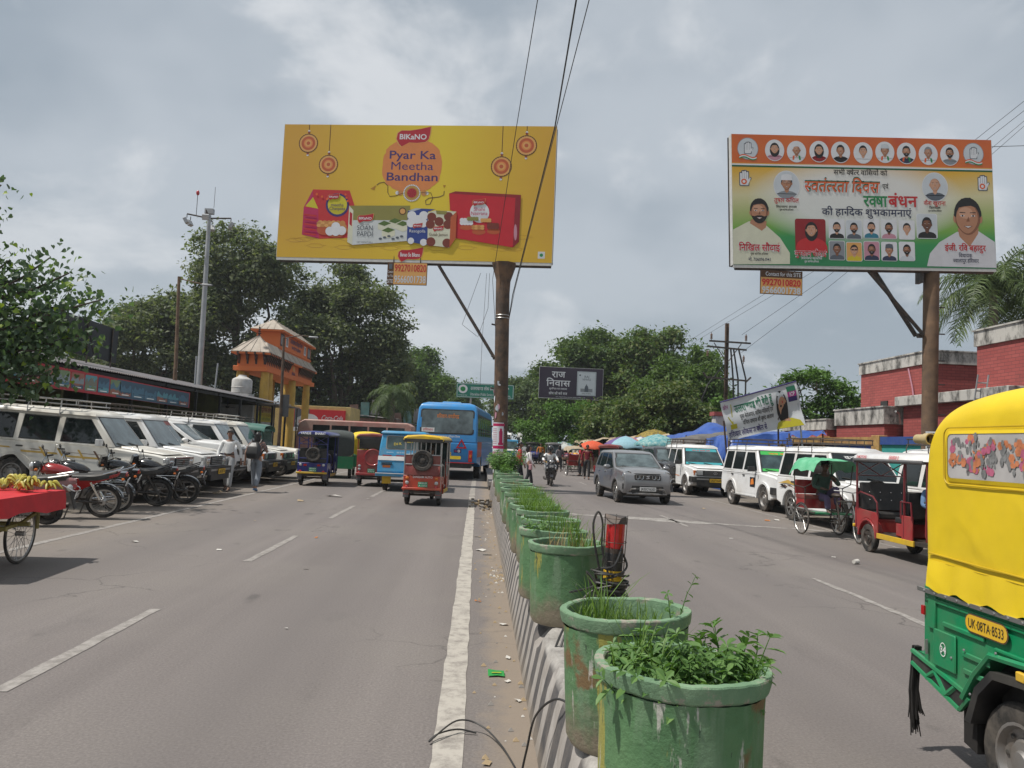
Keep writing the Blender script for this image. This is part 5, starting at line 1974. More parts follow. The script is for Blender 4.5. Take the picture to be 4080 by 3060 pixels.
 tl.box((0,-.93,.82),(.16,.1,.08),'bike_black')
 tl.box((0,-.985,.82),(.13,.02,.06),'lens_red')
 for s_ in (-1,1):
  tl.tube([(0,-.93,.78),(s_*.17,-.95,.76)],.009,'bike_black',5)
  tl.ell((s_*.19,-.96,.76),(.03,.03,.025),'lens_amber',8,5)
 tl.box((0,-.99,.56),(.13,.03,.24),'bike_black',rx=R(-18))
 tl.build('tail',t)
 plate(t,'','plate_white','ink_black',Matrix.Translation((0,-1.,.68))@ Matrix.Rotation(R(18),4,'X'),.2,.12,0,0,[plate_w,'8 2 51'])
 if carrier:
  cg=MB()
  X=.2
  cg.tube([(X,-.45,.62),(X,-.95,.62),(X+.01,-.9,.36),(X+.01,-.5,.36)],.011,'chrome',5,True)
  for i in range(4):
   cg.tube([(X,-.46,.57 -i*.06),(X,-.93,.57 -i*.06)],.006,'chrome',4)
  cg.tube([(X,-.5,.62),(.1,-.5,.7)],.01,'chrome',5)
  cg.build('saree_guard',t)
 hd=MB()
 hd.xf(Matrix.Translation((0,.4,0))@ Rz(steer)@ Matrix.Translation((0,-.4,0)))
 hd.tube([(-.36,.22,1.05),(-.28,.3,1.06),(-.1,.38,.98),(.1,.38,.98),(.28,.3,1.06),(.36,.22,1.05)],.013,'chrome',6)
 for s_ in (-1,1):
  hd.tube([(s_*.27,.29,1.06),(s_*.38,.2,1.05)],.02,'plastic_black',6)
  hd.tube([(s_*.24,.32,1.06),(s_*.3,.36,1.2)],.007,'plastic_black',5)
  hd.ell((s_*.31,.37,1.22),(.06,.02,.04),'plastic_black',10,6)
  hd.ell((s_*.16,.5,.9),(.03,.03,.025),'lens_amber',8,5)
 hd.build('handlebar',t)
 hl=MB()
 hl.xf(Matrix.Translation((0,.4,0))@ Rz(steer)@ Matrix.Translation((0,-.4,0)))
 if fairing:
  hl.loft([[(-.13,.4,.85),(.13,.4,.85),(.14,.4,1.08),(-.14,.4,1.08)],[(-.1,.56,.84),(.1,.56,.84),(.1,.5,1.06),(-.1,.5,1.06)]],'bike_black')
  hl.box((0,.57,.9),(.14,.02,.08),'lens_clear')
 else:
  hl.ell((0,.48,.93),(.1,.1,.1),'bike_black',12,8)
  hl.ell((0,.55,.93),(.085,.05,.085),'lens_clear',12,8)
 hl.build('headlight',t)
 return t
def scooter(label,loc,rz,body='scooter_pink',lean=R(-6),group=None,upright=False):
 t=thing('scooter',label,'scooter',loc,rz,group,ry=0 if upright else lean)
 Rw=.23
 for nm,y in (('rear_wheel',-.58),('front_wheel',.62)):
  a=MB()
  a.tube([(0,(Rw -.045)*math.cos(2*PI*i/28),(Rw -.045)*math.sin(2*PI*i/28))for i in range(28)],.046,'rubber',8,True)
  o=a.build(nm,t,loc=(0,y,Rw))
  MB().lathe([(.15,-.03),(.14,.03),(.06,.02),(.04,.05),(0,.05)],'steel_dark',18,axis='X').build('rim',o)
 b_=MB()
 rings=[]
 for y,w_,z0,z1 in ((-.98,.05,.66,.76),(-.9,.12,.55,.79),(-.6,.16,.47,.8),(-.25,.16,.42,.76),(-.1,.13,.32,.68)):
  rings.append([(w_*math.copysign(abs(math.cos(2*PI*i/16))**.7,math.cos(2*PI*i/16)),y,(z0+z1)/2+(z1 -z0)/2*math.copysign(abs(math.sin(2*PI*i/16))**.8,math.sin(2*PI*i/16)))for i in range(16)])
 b_.loft(rings,body)
 b_.build('rear_body',t,sharp=60)
 MB().box((0,.12,.28),(.36,.5,.06),'plastic_black').build('footboard',t,bevel=.02)
 ap_=MB()
 rings=[]
 for z,y,w_,d in ((.26,.36,.17,.03),(.5,.44,.24,.05),(.75,.44,.22,.07),(.92,.4,.13,.07)):
  rings.append([(-w_,y -.06,z),(-w_*.6,y+d,z),(0,y+d+.05,z),(w_*.6,y+d,z),(w_,y -.06,z),(0,y -.02,z)])
 ap_.loft(rings,body)
 ap_.build('apron',t,sharp=50,bevel=.01)
 mg=MB()
 q=[(.27*math.cos(R(35+110*i/7)),.27*math.sin(R(35+110*i/7)))for i in range(8)]
 mg.loft([[(-.08,p[0]*.85,p[1]*.85),(-.06,p[0],p[1]),(.06,p[0],p[1]),(.08,p[0]*.85,p[1]*.85)]for p in q],body,close=False)
 mg.build('mudguard',t,loc=(0,.62,Rw))
 hd=MB()
 hd.ell((0,.4,.98),(.15,.1,.08),body,14,8)
 hd.ell((0,.485,.98),(.085,.03,.05),'lens_clear',12,6)
 hd.tube([(-.34,.26,1.),(-.12,.36,1.),(.12,.36,1.),(.34,.26,1.)],.018,'plastic_black',6)
 for s_ in (-1,1):
  hd.tube([(s_*.22,.33,1.),(s_*.3,.36,1.14)],.007,'chrome',5)
  hd.ell((s_*.31,.36,1.17),(.055,.018,.045),'plastic_black',10,6)
  hd.ell((s_*.17,.485,.72),(.035,.03,.05),'lens_amber' if not upright else 'lens_clear',8,6)
 hd.build('handlebar',t)
 se=MB()
 rings=[]
 for y,w_,zt in ((-.1,.1,.76),(-.3,.15,.8),(-.62,.15,.83),(-.85,.1,.84)):
  rings.append([(-w_,y,zt -.08),(-w_,y,zt -.02),(-w_*.7,y,zt),(w_*.7,y,zt),(w_,y,zt -.02),(w_,y,zt -.08)])
 se.loft(rings,'seat_vinyl')
 se.build('seat',t,sharp=60)
 tl=MB()
 tl.tube([(-.14,-.6,.8),(-.17,-.9,.86),(0,-1.,.88),(.17,-.9,.86),(.14,-.6,.8)],.016,'steel',6)
 tl.ell((0,-.95,.66),(.1,.05,.05),'lens_red',12,6)
 for s_ in (-1,1):
  tl.ell((s_*.12,-.92,.64),(.05,.05,.06),'lens_clear',10,6)
 tl.tube([(-.19,-.82,.7),(-.17,-1.,.6),(0,-1.05,.58),(.17,-1.,.6),(.19,-.82,.7)],.01,'chrome',6)
 tl.box((0,-.95,.42),(.14,.02,.3),'plastic_black',rx=R(-15))
 tl.build('tail',t)
 plate(t,'','plate_white','ink_black',Matrix.Translation((0,-1.,.52))@ Matrix.Rotation(R(15),4,'X'),.2,.13,0,0,['UK08','AX 51'])
 if upright:
  plate(t,'','plate_white','ink_black',front_plane(.54),.15,.1,0,.8,['UK08','4412'])
 ex=MB()
 ex.tube([(.15,-.3,.24),(.17,-.5,.26),(.18,-.85,.3)],[.03,.055,.045],'steel_dark',10)
 ex.box((-.1,-.45,.27),(.12,.4,.16),'engine')
 ex.tube([(-.08,-.15,.28),(-.2,-.12,0.)],.012,'steel_dark',5)
 ex.build('engine',t)
 return t

 # ================================================================ PEOPLE
for nm,c in (('skin_brown',(.19,.1,.065)),('skin_tan',(.3,.175,.12)),('skin_dark',(.1,.055,.038))):
 mk(nm,c,.5,var=.08,scale=12)
for nm,c in (('cloth_white',(.72,.72,.71)),('cloth_grey',(.36,.365,.37)),('cloth_dark',(.03,.032,.036)),('cloth_maroon',(.17,.015,.025)),('cloth_red',(.42,.03,.035)),('cloth_orange',(.5,.17,.03)),('cloth_denim',(.22,.245,.28)),('cloth_blue',(.11,.2,.34)),('cloth_purple',(.1,.075,.14)),('cloth_green',(.05,.085,.065)),('cloth_check',(.14,.13,.14)),('cloth_pink',(.38,.2,.22)),('cloth_lav',(.42,.36,.5))):
 mk(nm,c,.9,var=.14,scale=9,bump=.3,bscale=30)
mk('floral',(.12,.11,.12),.9,var=.5,scale=26,dirt=(.55,.28,.2),dirt_amt=.9,dscale=22)
mk('hair_black',(.012,.01,.01),.45,var=.2)
mk('hair_grey',(.09,.085,.08),.6,var=.2)
mk('eye_white',(.6,.58,.55),.3,var=0)
def skin(name,parent,verts,edges,mat,sub=2):
 """continuous surface grown round a skeleton of joints; verts: (x,y,z,rx,ry)"""
 me=bpy.data.meshes.new(name)
 me.from_pydata([v[:3]for v in verts],edges,[])
 sv=me.skin_vertices if me.skin_vertices else None
 o=bpy.data.objects.new(name,me)
 COL.objects.link(o)
 md=o.modifiers.new('skin','SKIN')
 md.use_smooth_shade=True
 if not me.skin_vertices:
  bm=bmesh.new()
  bm.from_mesh(me)
  bm.verts.layers.skin.verify()
  bm.to_mesh(me)
  bm.free()
 lay=me.skin_vertices[0].data
 for i,v in enumerate(verts):
  lay[i].radius=(v[3],v[4]if len(v)>4 else v[3])
 lay[0].use_root=True
 sb=o.modifiers.new('sub','SUBSURF')
 sb.levels=sb.render_levels=sub
 me.materials.append(M(mat))
 o.parent=parent
 return o
STAND=dict(hipL=(-.09,0,.92),hipR=(.09,0,.92),kneeL=(-.1,.02,.5),kneeR=(.1,.02,.5),ankL=(-.1,-.02,.09),ankR=(.1,-.02,.09),toeL=(-.11,.13,.04),toeR=(.11,.13,.04),pelvis=(0,0,.97),waist=(0,0.,1.1),chest=(0,0,1.3),neck=(0,0,1.47),head=(0,.03,1.6),shL=(-.18,0,1.4),shR=(.18,0,1.4),elL=(-.28,-.02,1.13),elR=(.28,-.02,1.13),wrL=(-.29,.06,.88),wrR=(.29,.06,.88))
def person(label,loc,rz,pose=None,skin_mat='skin_brown',top='cloth_white',bottom='cloth_grey',shoes='cloth_dark',hair='hair_black',long_hair=False,sleeves='long',name='person',scale=1.,helmet=None,cap=None,stocky=1.,grip=False,dress=False,group=None,belt=False):
 J=dict(STAND)
 J.update(pose or {})
 t=thing(name,label,'person',loc,rz,group)
 t.scale=(scale,scale,scale)
 k=stocky
 # body
 names,V,E=[],[],[]
 def add(p,r_,r2=None,link=None):
  V.append((*p,r_,r2 or r_))
  if link is not None:
   E.append((link,len(V)-1))
  return len(V)-1
 pel=add(J['pelvis'],.12*k,.085*k)
 wa=add(J['waist'],.115*k,.08*k,pel)
 che=add(J['chest'],.145*k,.09*k,wa)
 nk0=add(tuple(Vector(J['chest']).lerp(Vector(J['neck']),.75)),.06,.055,che)
 nk=add(J['neck'],.048,.048,nk0)
 hd=Vector(J['head'])
 nv=Vector(J['neck'])
 jaw=add(tuple(hd+Vector((0,.012,-.06))),.058,.07,nk)
 cr=add(tuple(hd+Vector((0,0,.01))),.074,.088,jaw)
 add(tuple(hd+Vector((0,-.01,.075))),.055,.07,cr)
 for s_ in 'LR':
  h_=add(J['hip'+s_],.085*k,.085*k,pel)
  kn=add(J['knee'+s_],.055*k,.055*k,h_)
  an=add(J['ank'+s_],.036,.036,kn)
  add(J['toe'+s_],.035,.025,an)
  sh=add(J['sh'+s_],.058*k,.055*k,che)
  el=add(J['el'+s_],.039*k,.039*k,sh)
  wr=add(J['wr'+s_],.027,.027,el)
  d=(Vector(J['wr'+s_])-Vector(J['el'+s_])).normalized()
  if 'hand'+s_ in J:
   d=Vector(J['hand'+s_]).normalized()
  pm=add(tuple(Vector(J['wr'+s_])+d*.07),.034,.018,wr)
  sx=d.cross(Vector((0,0,1)))
  if sx.length<.1:
   sx=Vector((0,1,0))
  sx.normalize()
  nrm=sx.cross(d)
  pw=Vector(J['wr'+s_])+d*.09
  for i,(off,ln)in enumerate(((-.03,.068),(-.01,.08),(.011,.075),(.03,.058))):
   a=pw+sx*off
   curl=.45 if grip else .18
   b_=a+d*ln*.55
   c=b_+d*ln*.45*(1 -curl)-nrm*ln*curl
   i1=add(tuple(b_),.0095,.0095,pm)
   add(tuple(c),.008,.008,i1)
  th=Vector(J['wr'+s_])+d*.045 -sx*.04
  i1=add(tuple(th),.0105,.0105,pm)
  add(tuple(th+d*.035 -sx*.012 -nrm*.012),.009,.009,i1)
 skin('body',t,V,E,skin_mat)
 # shirt
 V,E=[],[]
 def blend(a,b_,q):
  return tuple(Vector(J[a]).lerp(Vector(J[b_]),q))
 hem=add(blend('pelvis','waist',-.6 if not belt else -.2),(.142 if not belt else .122)*k,(.108 if not belt else .09)*k)
 w2=add(J['waist'],(.13 if not belt else .124)*k,.098*k,hem)
 c2=add(J['chest'],.15*k,.108*k,w2)
 c3=add(blend('chest','neck',.62),.085,.08,c2)
 for s_ in 'LR':
  sh=add(J['sh'+s_],.066*k,.066*k,c2)
  if sleeves=='long':
   el=add(J['el'+s_],.05*k,.05*k,sh)
   add(blend('el'+s_,'wr'+s_,.92),.043,.043,el)
  else:
   add(blend('sh'+s_,'el'+s_,.8),.066*k,.066*k,sh)
 skin('shirt',t,V,E,top)
 V,E=[],[]
 if dress:
  a=add(J['pelvis'],.15*k,.12*k)
  mid=(Vector(J['kneeL'])+Vector(J['kneeR']))/2
  b_=add(tuple(mid),.2*k,.17*k,a)
  mid2=(Vector(J['ankL'])+Vector(J['ankR']))/2
  add(tuple(mid2+Vector((0,0,.12))),.2*k,.17*k,b_)
 else:
  a=add(blend('pelvis','waist',.7),.13*k,.1*k)
  p=add(J['pelvis'],.132*k,.105*k,a)
  for s_ in 'LR':
   h_=add(J['hip'+s_],.102*k,.1*k,p)
   kn=add(J['knee'+s_],.073*k,.073*k,h_)
   add(blend('knee'+s_,'ank'+s_,.93),.066,.066,kn)
 skin('trousers' if not dress else 'skirt',t,V,E,bottom)
 for s_ in 'LR':
  V,E=[],[]
  q=Vector(J['ank'+s_])
  tt=Vector(J['toe'+s_])
  a=add(tuple(q+(q -tt).normalized()*.03+Vector((0,0,-.04))),.042,.04)
  b_=add(tuple(q.lerp(tt,.5)+Vector((0,0,-.02))),.046,.038,a)
  add(tuple(tt+(tt -q).normalized()*.015),.042,.03,b_)
  skin('shoe',t,V,E,shoes,1)
 if belt:
  MB().lathe([(.135*k,-.018),(.139*k,0),(.135*k,.018)],'leather',20).build('belt',t,loc=blend('pelvis','waist',.55)).scale=(.98,.78,1)
  # head dressing
 hx,hy,hz=J['head']
 hm=MB()
 if helmet:
  hm.ell((hx,hy -.005,hz+.03),(.13,.15,.145),helmet,18,12)
  hm.build('helmet',t)
  MB().ell((hx,hy+.045,hz+.01),(.105,.115,.06),'glass_dark',16,8).build('visor',t)
 else:
  n_,m_=18,10
  vs,fs=[],[]
  for i in range(m_+1):
   th=PI*.62*i/m_
   for j in range(n_):
    a=2*PI*j/n_
    front=max(0,math.sin(a))
    tt=th*(1 -.42*front)
    vs.append((hx+.083*math.sin(tt)*math.cos(a),hy -.008+.1*math.sin(tt)*math.sin(a),hz+.035+.105*math.cos(tt)))
  for i in range(m_):
   for j in range(n_):
    fs.append((i*n_+j,(i+1)*n_+j,(i+1)*n_+(j+1)%n_,i*n_+(j+1)%n_))
  hm.add(vs,fs,hair)
  if long_hair:
   rings=[]
   for z,w_,d in ((.06,.08,.06),(-.04,.092,.06),(-.14,.09,.05),(-.24,.07,.04),(-.3,.03,.02)):
    rings.append([(hx+w_*math.cos(2*PI*i/12),hy -.07+d*math.sin(2*PI*i/12),hz+z)for i in range(12)])
   hm.loft(rings,hair)
  hm.build('hair',t)
  fc=MB()
  fc.add([(hx -.012,hy+.088,hz+0.),(hx+.012,hy+.088,hz+0.),(hx,hy+.088,hz+.035),(hx,hy+.118,hz -.012),(hx,hy+.088,hz -.018)],[(0,3,2),(3,1,2),(0,4,3),(4,1,3)],skin_mat)
  for s_ in (-1,1):
   fc.ell((hx+s_*.03,hy+.082,hz+.03),(.012,.008,.006),'eye_white',8,5)
   fc.ell((hx+s_*.03,hy+.088,hz+.03),(.005,.005,.005),'hair_black',6,4)
   fc.box((hx+s_*.03,hy+.088,hz+.047),(.03,.008,.006),'hair_black')
   fc.ell((hx+s_*.083,hy -0.,hz+.005),(.012,.02,.03),skin_mat,8,6)
  fc.box((hx,hy+.09,hz -.045),(.04,.008,.008),'lens_red')
  fc.build('face',t)
 if cap:
  cp=MB()
  cp.lathe([(0.,.115),(.05,.108),(.088,.06),(.094,.03)],cap,18,c=(hx,hy -.005,hz+.035))
  cp.box((hx,hy+.12,hz+.065),(.14,.1,.012),cap)
  cp.build('cap',t)
 return t
def stride(k=.22,arms=True):
 """mid-step pose, left leg forward"""
 p=dict(kneeL=(-.1,.14*k/.22,.51),ankL=(-.1,k,.1),toeL=(-.11,k+.14,.045),kneeR=(.1,-.02,.5),ankR=(.1,-k,.13),toeR=(.1,-k+.12,.05))
 if arms:
  p.update(elL=(-.28,-.1,1.14),wrL=(-.3,-.08,.9),elR=(.28,.02,1.13),wrR=(.3,.14,.92))
 return p

 # ================================================================ CYCLE RICKSHAW
mk('tarp_green',(.1,.42,.22),.55,var=.15,scale=5,dirt=(.3,.5,.38),dirt_amt=.4)
def cycle_rickshaw(label,loc,rz,canopy='tarp_green',group=None,name='cycle_rickshaw',plain=False):
 t=thing(name,label,'rickshaw',loc,rz,group)
 Rw=.34
 for nm,x,y in (('wheel',-.42,-.55),('wheel',.42,-.55),('front_wheel',0,.95)):
  a,b_=MB(),MB()
  spoked_wheel(a,b_,0,0,Rw,.017,28,.026,z=0)
  o=a.build(nm,t,loc=(x,y,Rw),rz=0 if x else R(-12))
  b_.build('rim',o)
 fr=MB()
 d='steel_dark'
 fr.tube([(-.42,-.55,Rw),(.42,-.55,Rw)],.02,d)
 fr.tube([(0,-.55,Rw),(0,.25,.3)],.018,d)
 fr.tube([(0,.25,.3),(0,.12,.82)],.018,d)
 fr.tube([(0,.25,.3),(0,.78,.78)],.018,d)
 fr.tube([(0,.14,.76),(0,.78,.8)],.016,d)
 fr.tube([(0,.72,.95),(0,.78,.75)],.018,d)
 for s_ in (-1,1):
  fr.tube([(s_*.035,.79,.72),(s_*.035,.95,Rw)],.012,'steel')
  fr.tube([(s_*.06,-.55,Rw),(s_*.02,.25,.3)],.012,d)
  fr.tube([(s_*.4,-.85,.5),(s_*.4,0.,.5)],.016,d)
  fr.tube([(s_*.4,-.55,Rw),(s_*.4,-.55,.5)],.016,d)
 fr.build('frame',t)
 hb=MB()
 hb.tube([(-.28,.52,1.),(-.2,.68,1.),(0,.72,.97),(.2,.68,1.),(.28,.52,1.)],.012,'steel',6)
 hb.build('handlebar',t)
 MB().ell((0,.1,.88),(.09,.14,.05),'leather',12,6).build('saddle',t)
 pd=MB()
 pd.lathe([(.1,-.006),(.1,.006),(.07,.006),(.07,-.006),(.1,-.006)],d,20,c=(.05,.25,.3),axis='X')
 pd.tube([(.07,.25,.3),(.09,.25,.14)],.011,'steel',5)
 pd.tube([(-.07,.25,.3),(-.09,.25,.46)],.011,'steel',5)
 pd.box((.13,.25,.14),(.09,.07,.02),'plastic_black')
 pd.box((-.13,.25,.46),(.09,.07,.02),'plastic_black')
 pd.build('pedals',t)
 fl=MB()
 fl.box((0,-.2,.49),(.8,.42,.03),'paint_green')
 fl.build('footboard',t)
 se=MB()
 se.box((0,-.62,.8),(.84,.4,.08),'vinyl_maroon')
 se.box((0,-.62,.66),(.82,.38,.2),'paint_red')
 for s_ in (-1,1):
  se.tube([(s_*.42,-.84,.5),(s_*.42,-.86,1.1)],.014,d,5)
  se.tube([(s_*.42,-.86,1.02),(s_*.42,-.4,1.),(s_*.42,-.4,.5)],.013,d,5)
 se.box((0,-.84,1.),(.84,.05,.3),'paint_red')
 se.build('seat',t,bevel=.015)
 if canopy:
  ps=MB()
  for s_ in (-1,1):
   ps.tube([(s_*.43,-.85,1.),(s_*.43,-.87,1.5)],.012,d,5)
   ps.tube([(s_*.43,-.42,1.),(s_*.43,-.1,1.1),(s_*.43,-.02,1.5)],.012,d,5)
  ps.build('canopy_posts',t)
  cn=MB()
  rr_=random.Random(9)
  rings=[]
  for i in range(9):
   y=-1.+1.1*i/8
   sag=.03*math.sin(i*2.2)
   rg=[]
   for j in range(13):
    u=-1+2*j/12
    z=1.62 -.06*u*u+sag*math.cos(u*2)+rr_.uniform(-.008,.008)-(.2 if abs(u)>.95 else (.06 if abs(u)>.8 else 0))*(1.+.15*math.sin(i*1.7))-(.14 if i in (0,)else 0)
    rg.append((.52*max(-.96,min(.96,u)),y+rr_.uniform(-.01,.01),z))
   rings.append(rg)
  cn.loft(rings,canopy,close=False)
  cn.build('canopy',t,sharp=70)
 return t

 # ================================================================ HOARDINGS
mk('rust_pole',(.07,.05,.038),.75,metal=.2,var=.4,scale=3,dirt=(.22,.125,.07),dirt_amt=.75,dscale=2.2,bump=.25,bscale=20)
mk('rust_pole_tan',(.155,.095,.055),.8,var=.4,scale=2.5,dirt=(.1,.065,.045),dirt_amt=.85,dscale=1.8,bump=.25,bscale=20)
mk('flex_edge',(.5,.5,.48),.6,var=.1)
def hex_inks(**k):
 inks(**{a:tuple(.8*q for q in srgb(c))for a,c in k.items()})
hex_inks(p_peach='e08a4a',p_terra='c05a30',p_sand='e0a860',p_crimson='b8122c',p_purple='3c2a6e',p_box='c8152a',p_boxdark='8c1022',p_magenta='c01d5a',p_cream='dcdcc4',p_olive='8f8a45',p_paper='d3d8d8',p_royal='24408f',p_jamun='7a3020',p_pearl='e4e6ea',p_gold='b08a38',p_ochre='b8831e',p_lime='d2c62a',p_snack='c88a4a',p_leaf='54702e',p_brown='5a3a1c',p_saffron='e2622a',p_green='1f8a4c',p_dgreen='10603c',p_sky='cfd6dc',p_skin1='b98464',p_skin2='8a5a40',p_skin3='d2a184',p_skin4='6e4632',p_hair='1c1818',p_shirt='d9d9dd',p_navy='283250',p_teal='2f7f96',p_grey='8d9298',p_pink='c890a0',p_yellowshirt='d8c222',p_aubergine='34283c',p_foil='b9c1c7',p_slate='5a626c',p_red='c8282c',p_dred='94181e')
def grad_mat(name,fn,rough=.45):
 m,n,l,b=node_mat(name,rough)
 t=n.new('ShaderNodeTexCoord')
 s_=n.new('ShaderNodeSeparateXYZ')
 l.new(t.outputs['Object'],s_.inputs[0])
 l.new(fn(n,l,s_.outputs[0],s_.outputs[2],t.outputs['Object']),b.inputs['Base Color'])
 # slack vinyl: faint creases
 mp=n.new('ShaderNodeMapping')
 mp.inputs['Rotation'].default_value=(0,R(35),0)
 mp.inputs['Scale'].default_value=(.35,1,1.1)
 l.new(t.outputs['Object'],mp.inputs[0])
 n_bump(n,l,b,n_noise(n,l,mp.outputs[0],1.3,3,.5),.12,.05)
def g1(n,l,x,z,co):
 f=n_math(n,l,'MULTIPLY',n_math(n,l,'ABSOLUTE',n_math(n,l,'SUBTRACT',x,.4)),.21)
 c=n_ramp(n,l,f,[(.1,(.66,.5,.028)),(.5,(.6,.39,.025)),(1.,(.54,.3,.033))])
 return n_mix(n,l,n_ramp(n,l,n_math(n,l,'MULTIPLY',z,.2),[(0.,.6),(.3,0.)]),c,(.6,.39,.022))
grad_mat('print_sweets',g1)
def g2(n,l,x,z,co):
 zz=n_math(n,l,'ADD',z,n_math(n,l,'MULTIPLY',n_math(n,l,'SINE',n_math(n,l,'MULTIPLY',x,.9)),.12))
 body=n_ramp(n,l,n_math(n,l,'DIVIDE',zz,4.5),[(0.,(.02,.2,.07)),(.2,(.03,.25,.07)),(.3,(.16,.34,.05)),(.42,(.36,.42,.16)),(.55,(.56,.52,.3)),(.74,(.62,.36,.03)),(.79,(.62,.3,.03))])
 cx=n_math(n,l,'MULTIPLY',n_math(n,l,'ABSOLUTE',n_math(n,l,'SUBTRACT',x,-.2)),.26)
 cz=n_math(n,l,'MULTIPLY',n_math(n,l,'ABSOLUTE',n_math(n,l,'SUBTRACT',z,2.3)),.62)
 rad=n_math(n,l,'ADD',n_math(n,l,'POWER',cx,2.),n_math(n,l,'POWER',cz,2.))
 body=n_mix(n,l,n_ramp(n,l,rad,[(.3,.92),(1.05,0.)]),body,(.64,.65,.64))
 top=n_ramp(n,l,n_noise(n,l,co,.5,2,.5),[(.3,(.6,.15,.02)),(.6,(.52,.1,.02)),(.75,(.4,.03,.02))])
 return n_mix(n,l,n_math(n,l,'GREATER_THAN',z,3.52),body,top)
grad_mat('print_greeting',g2)

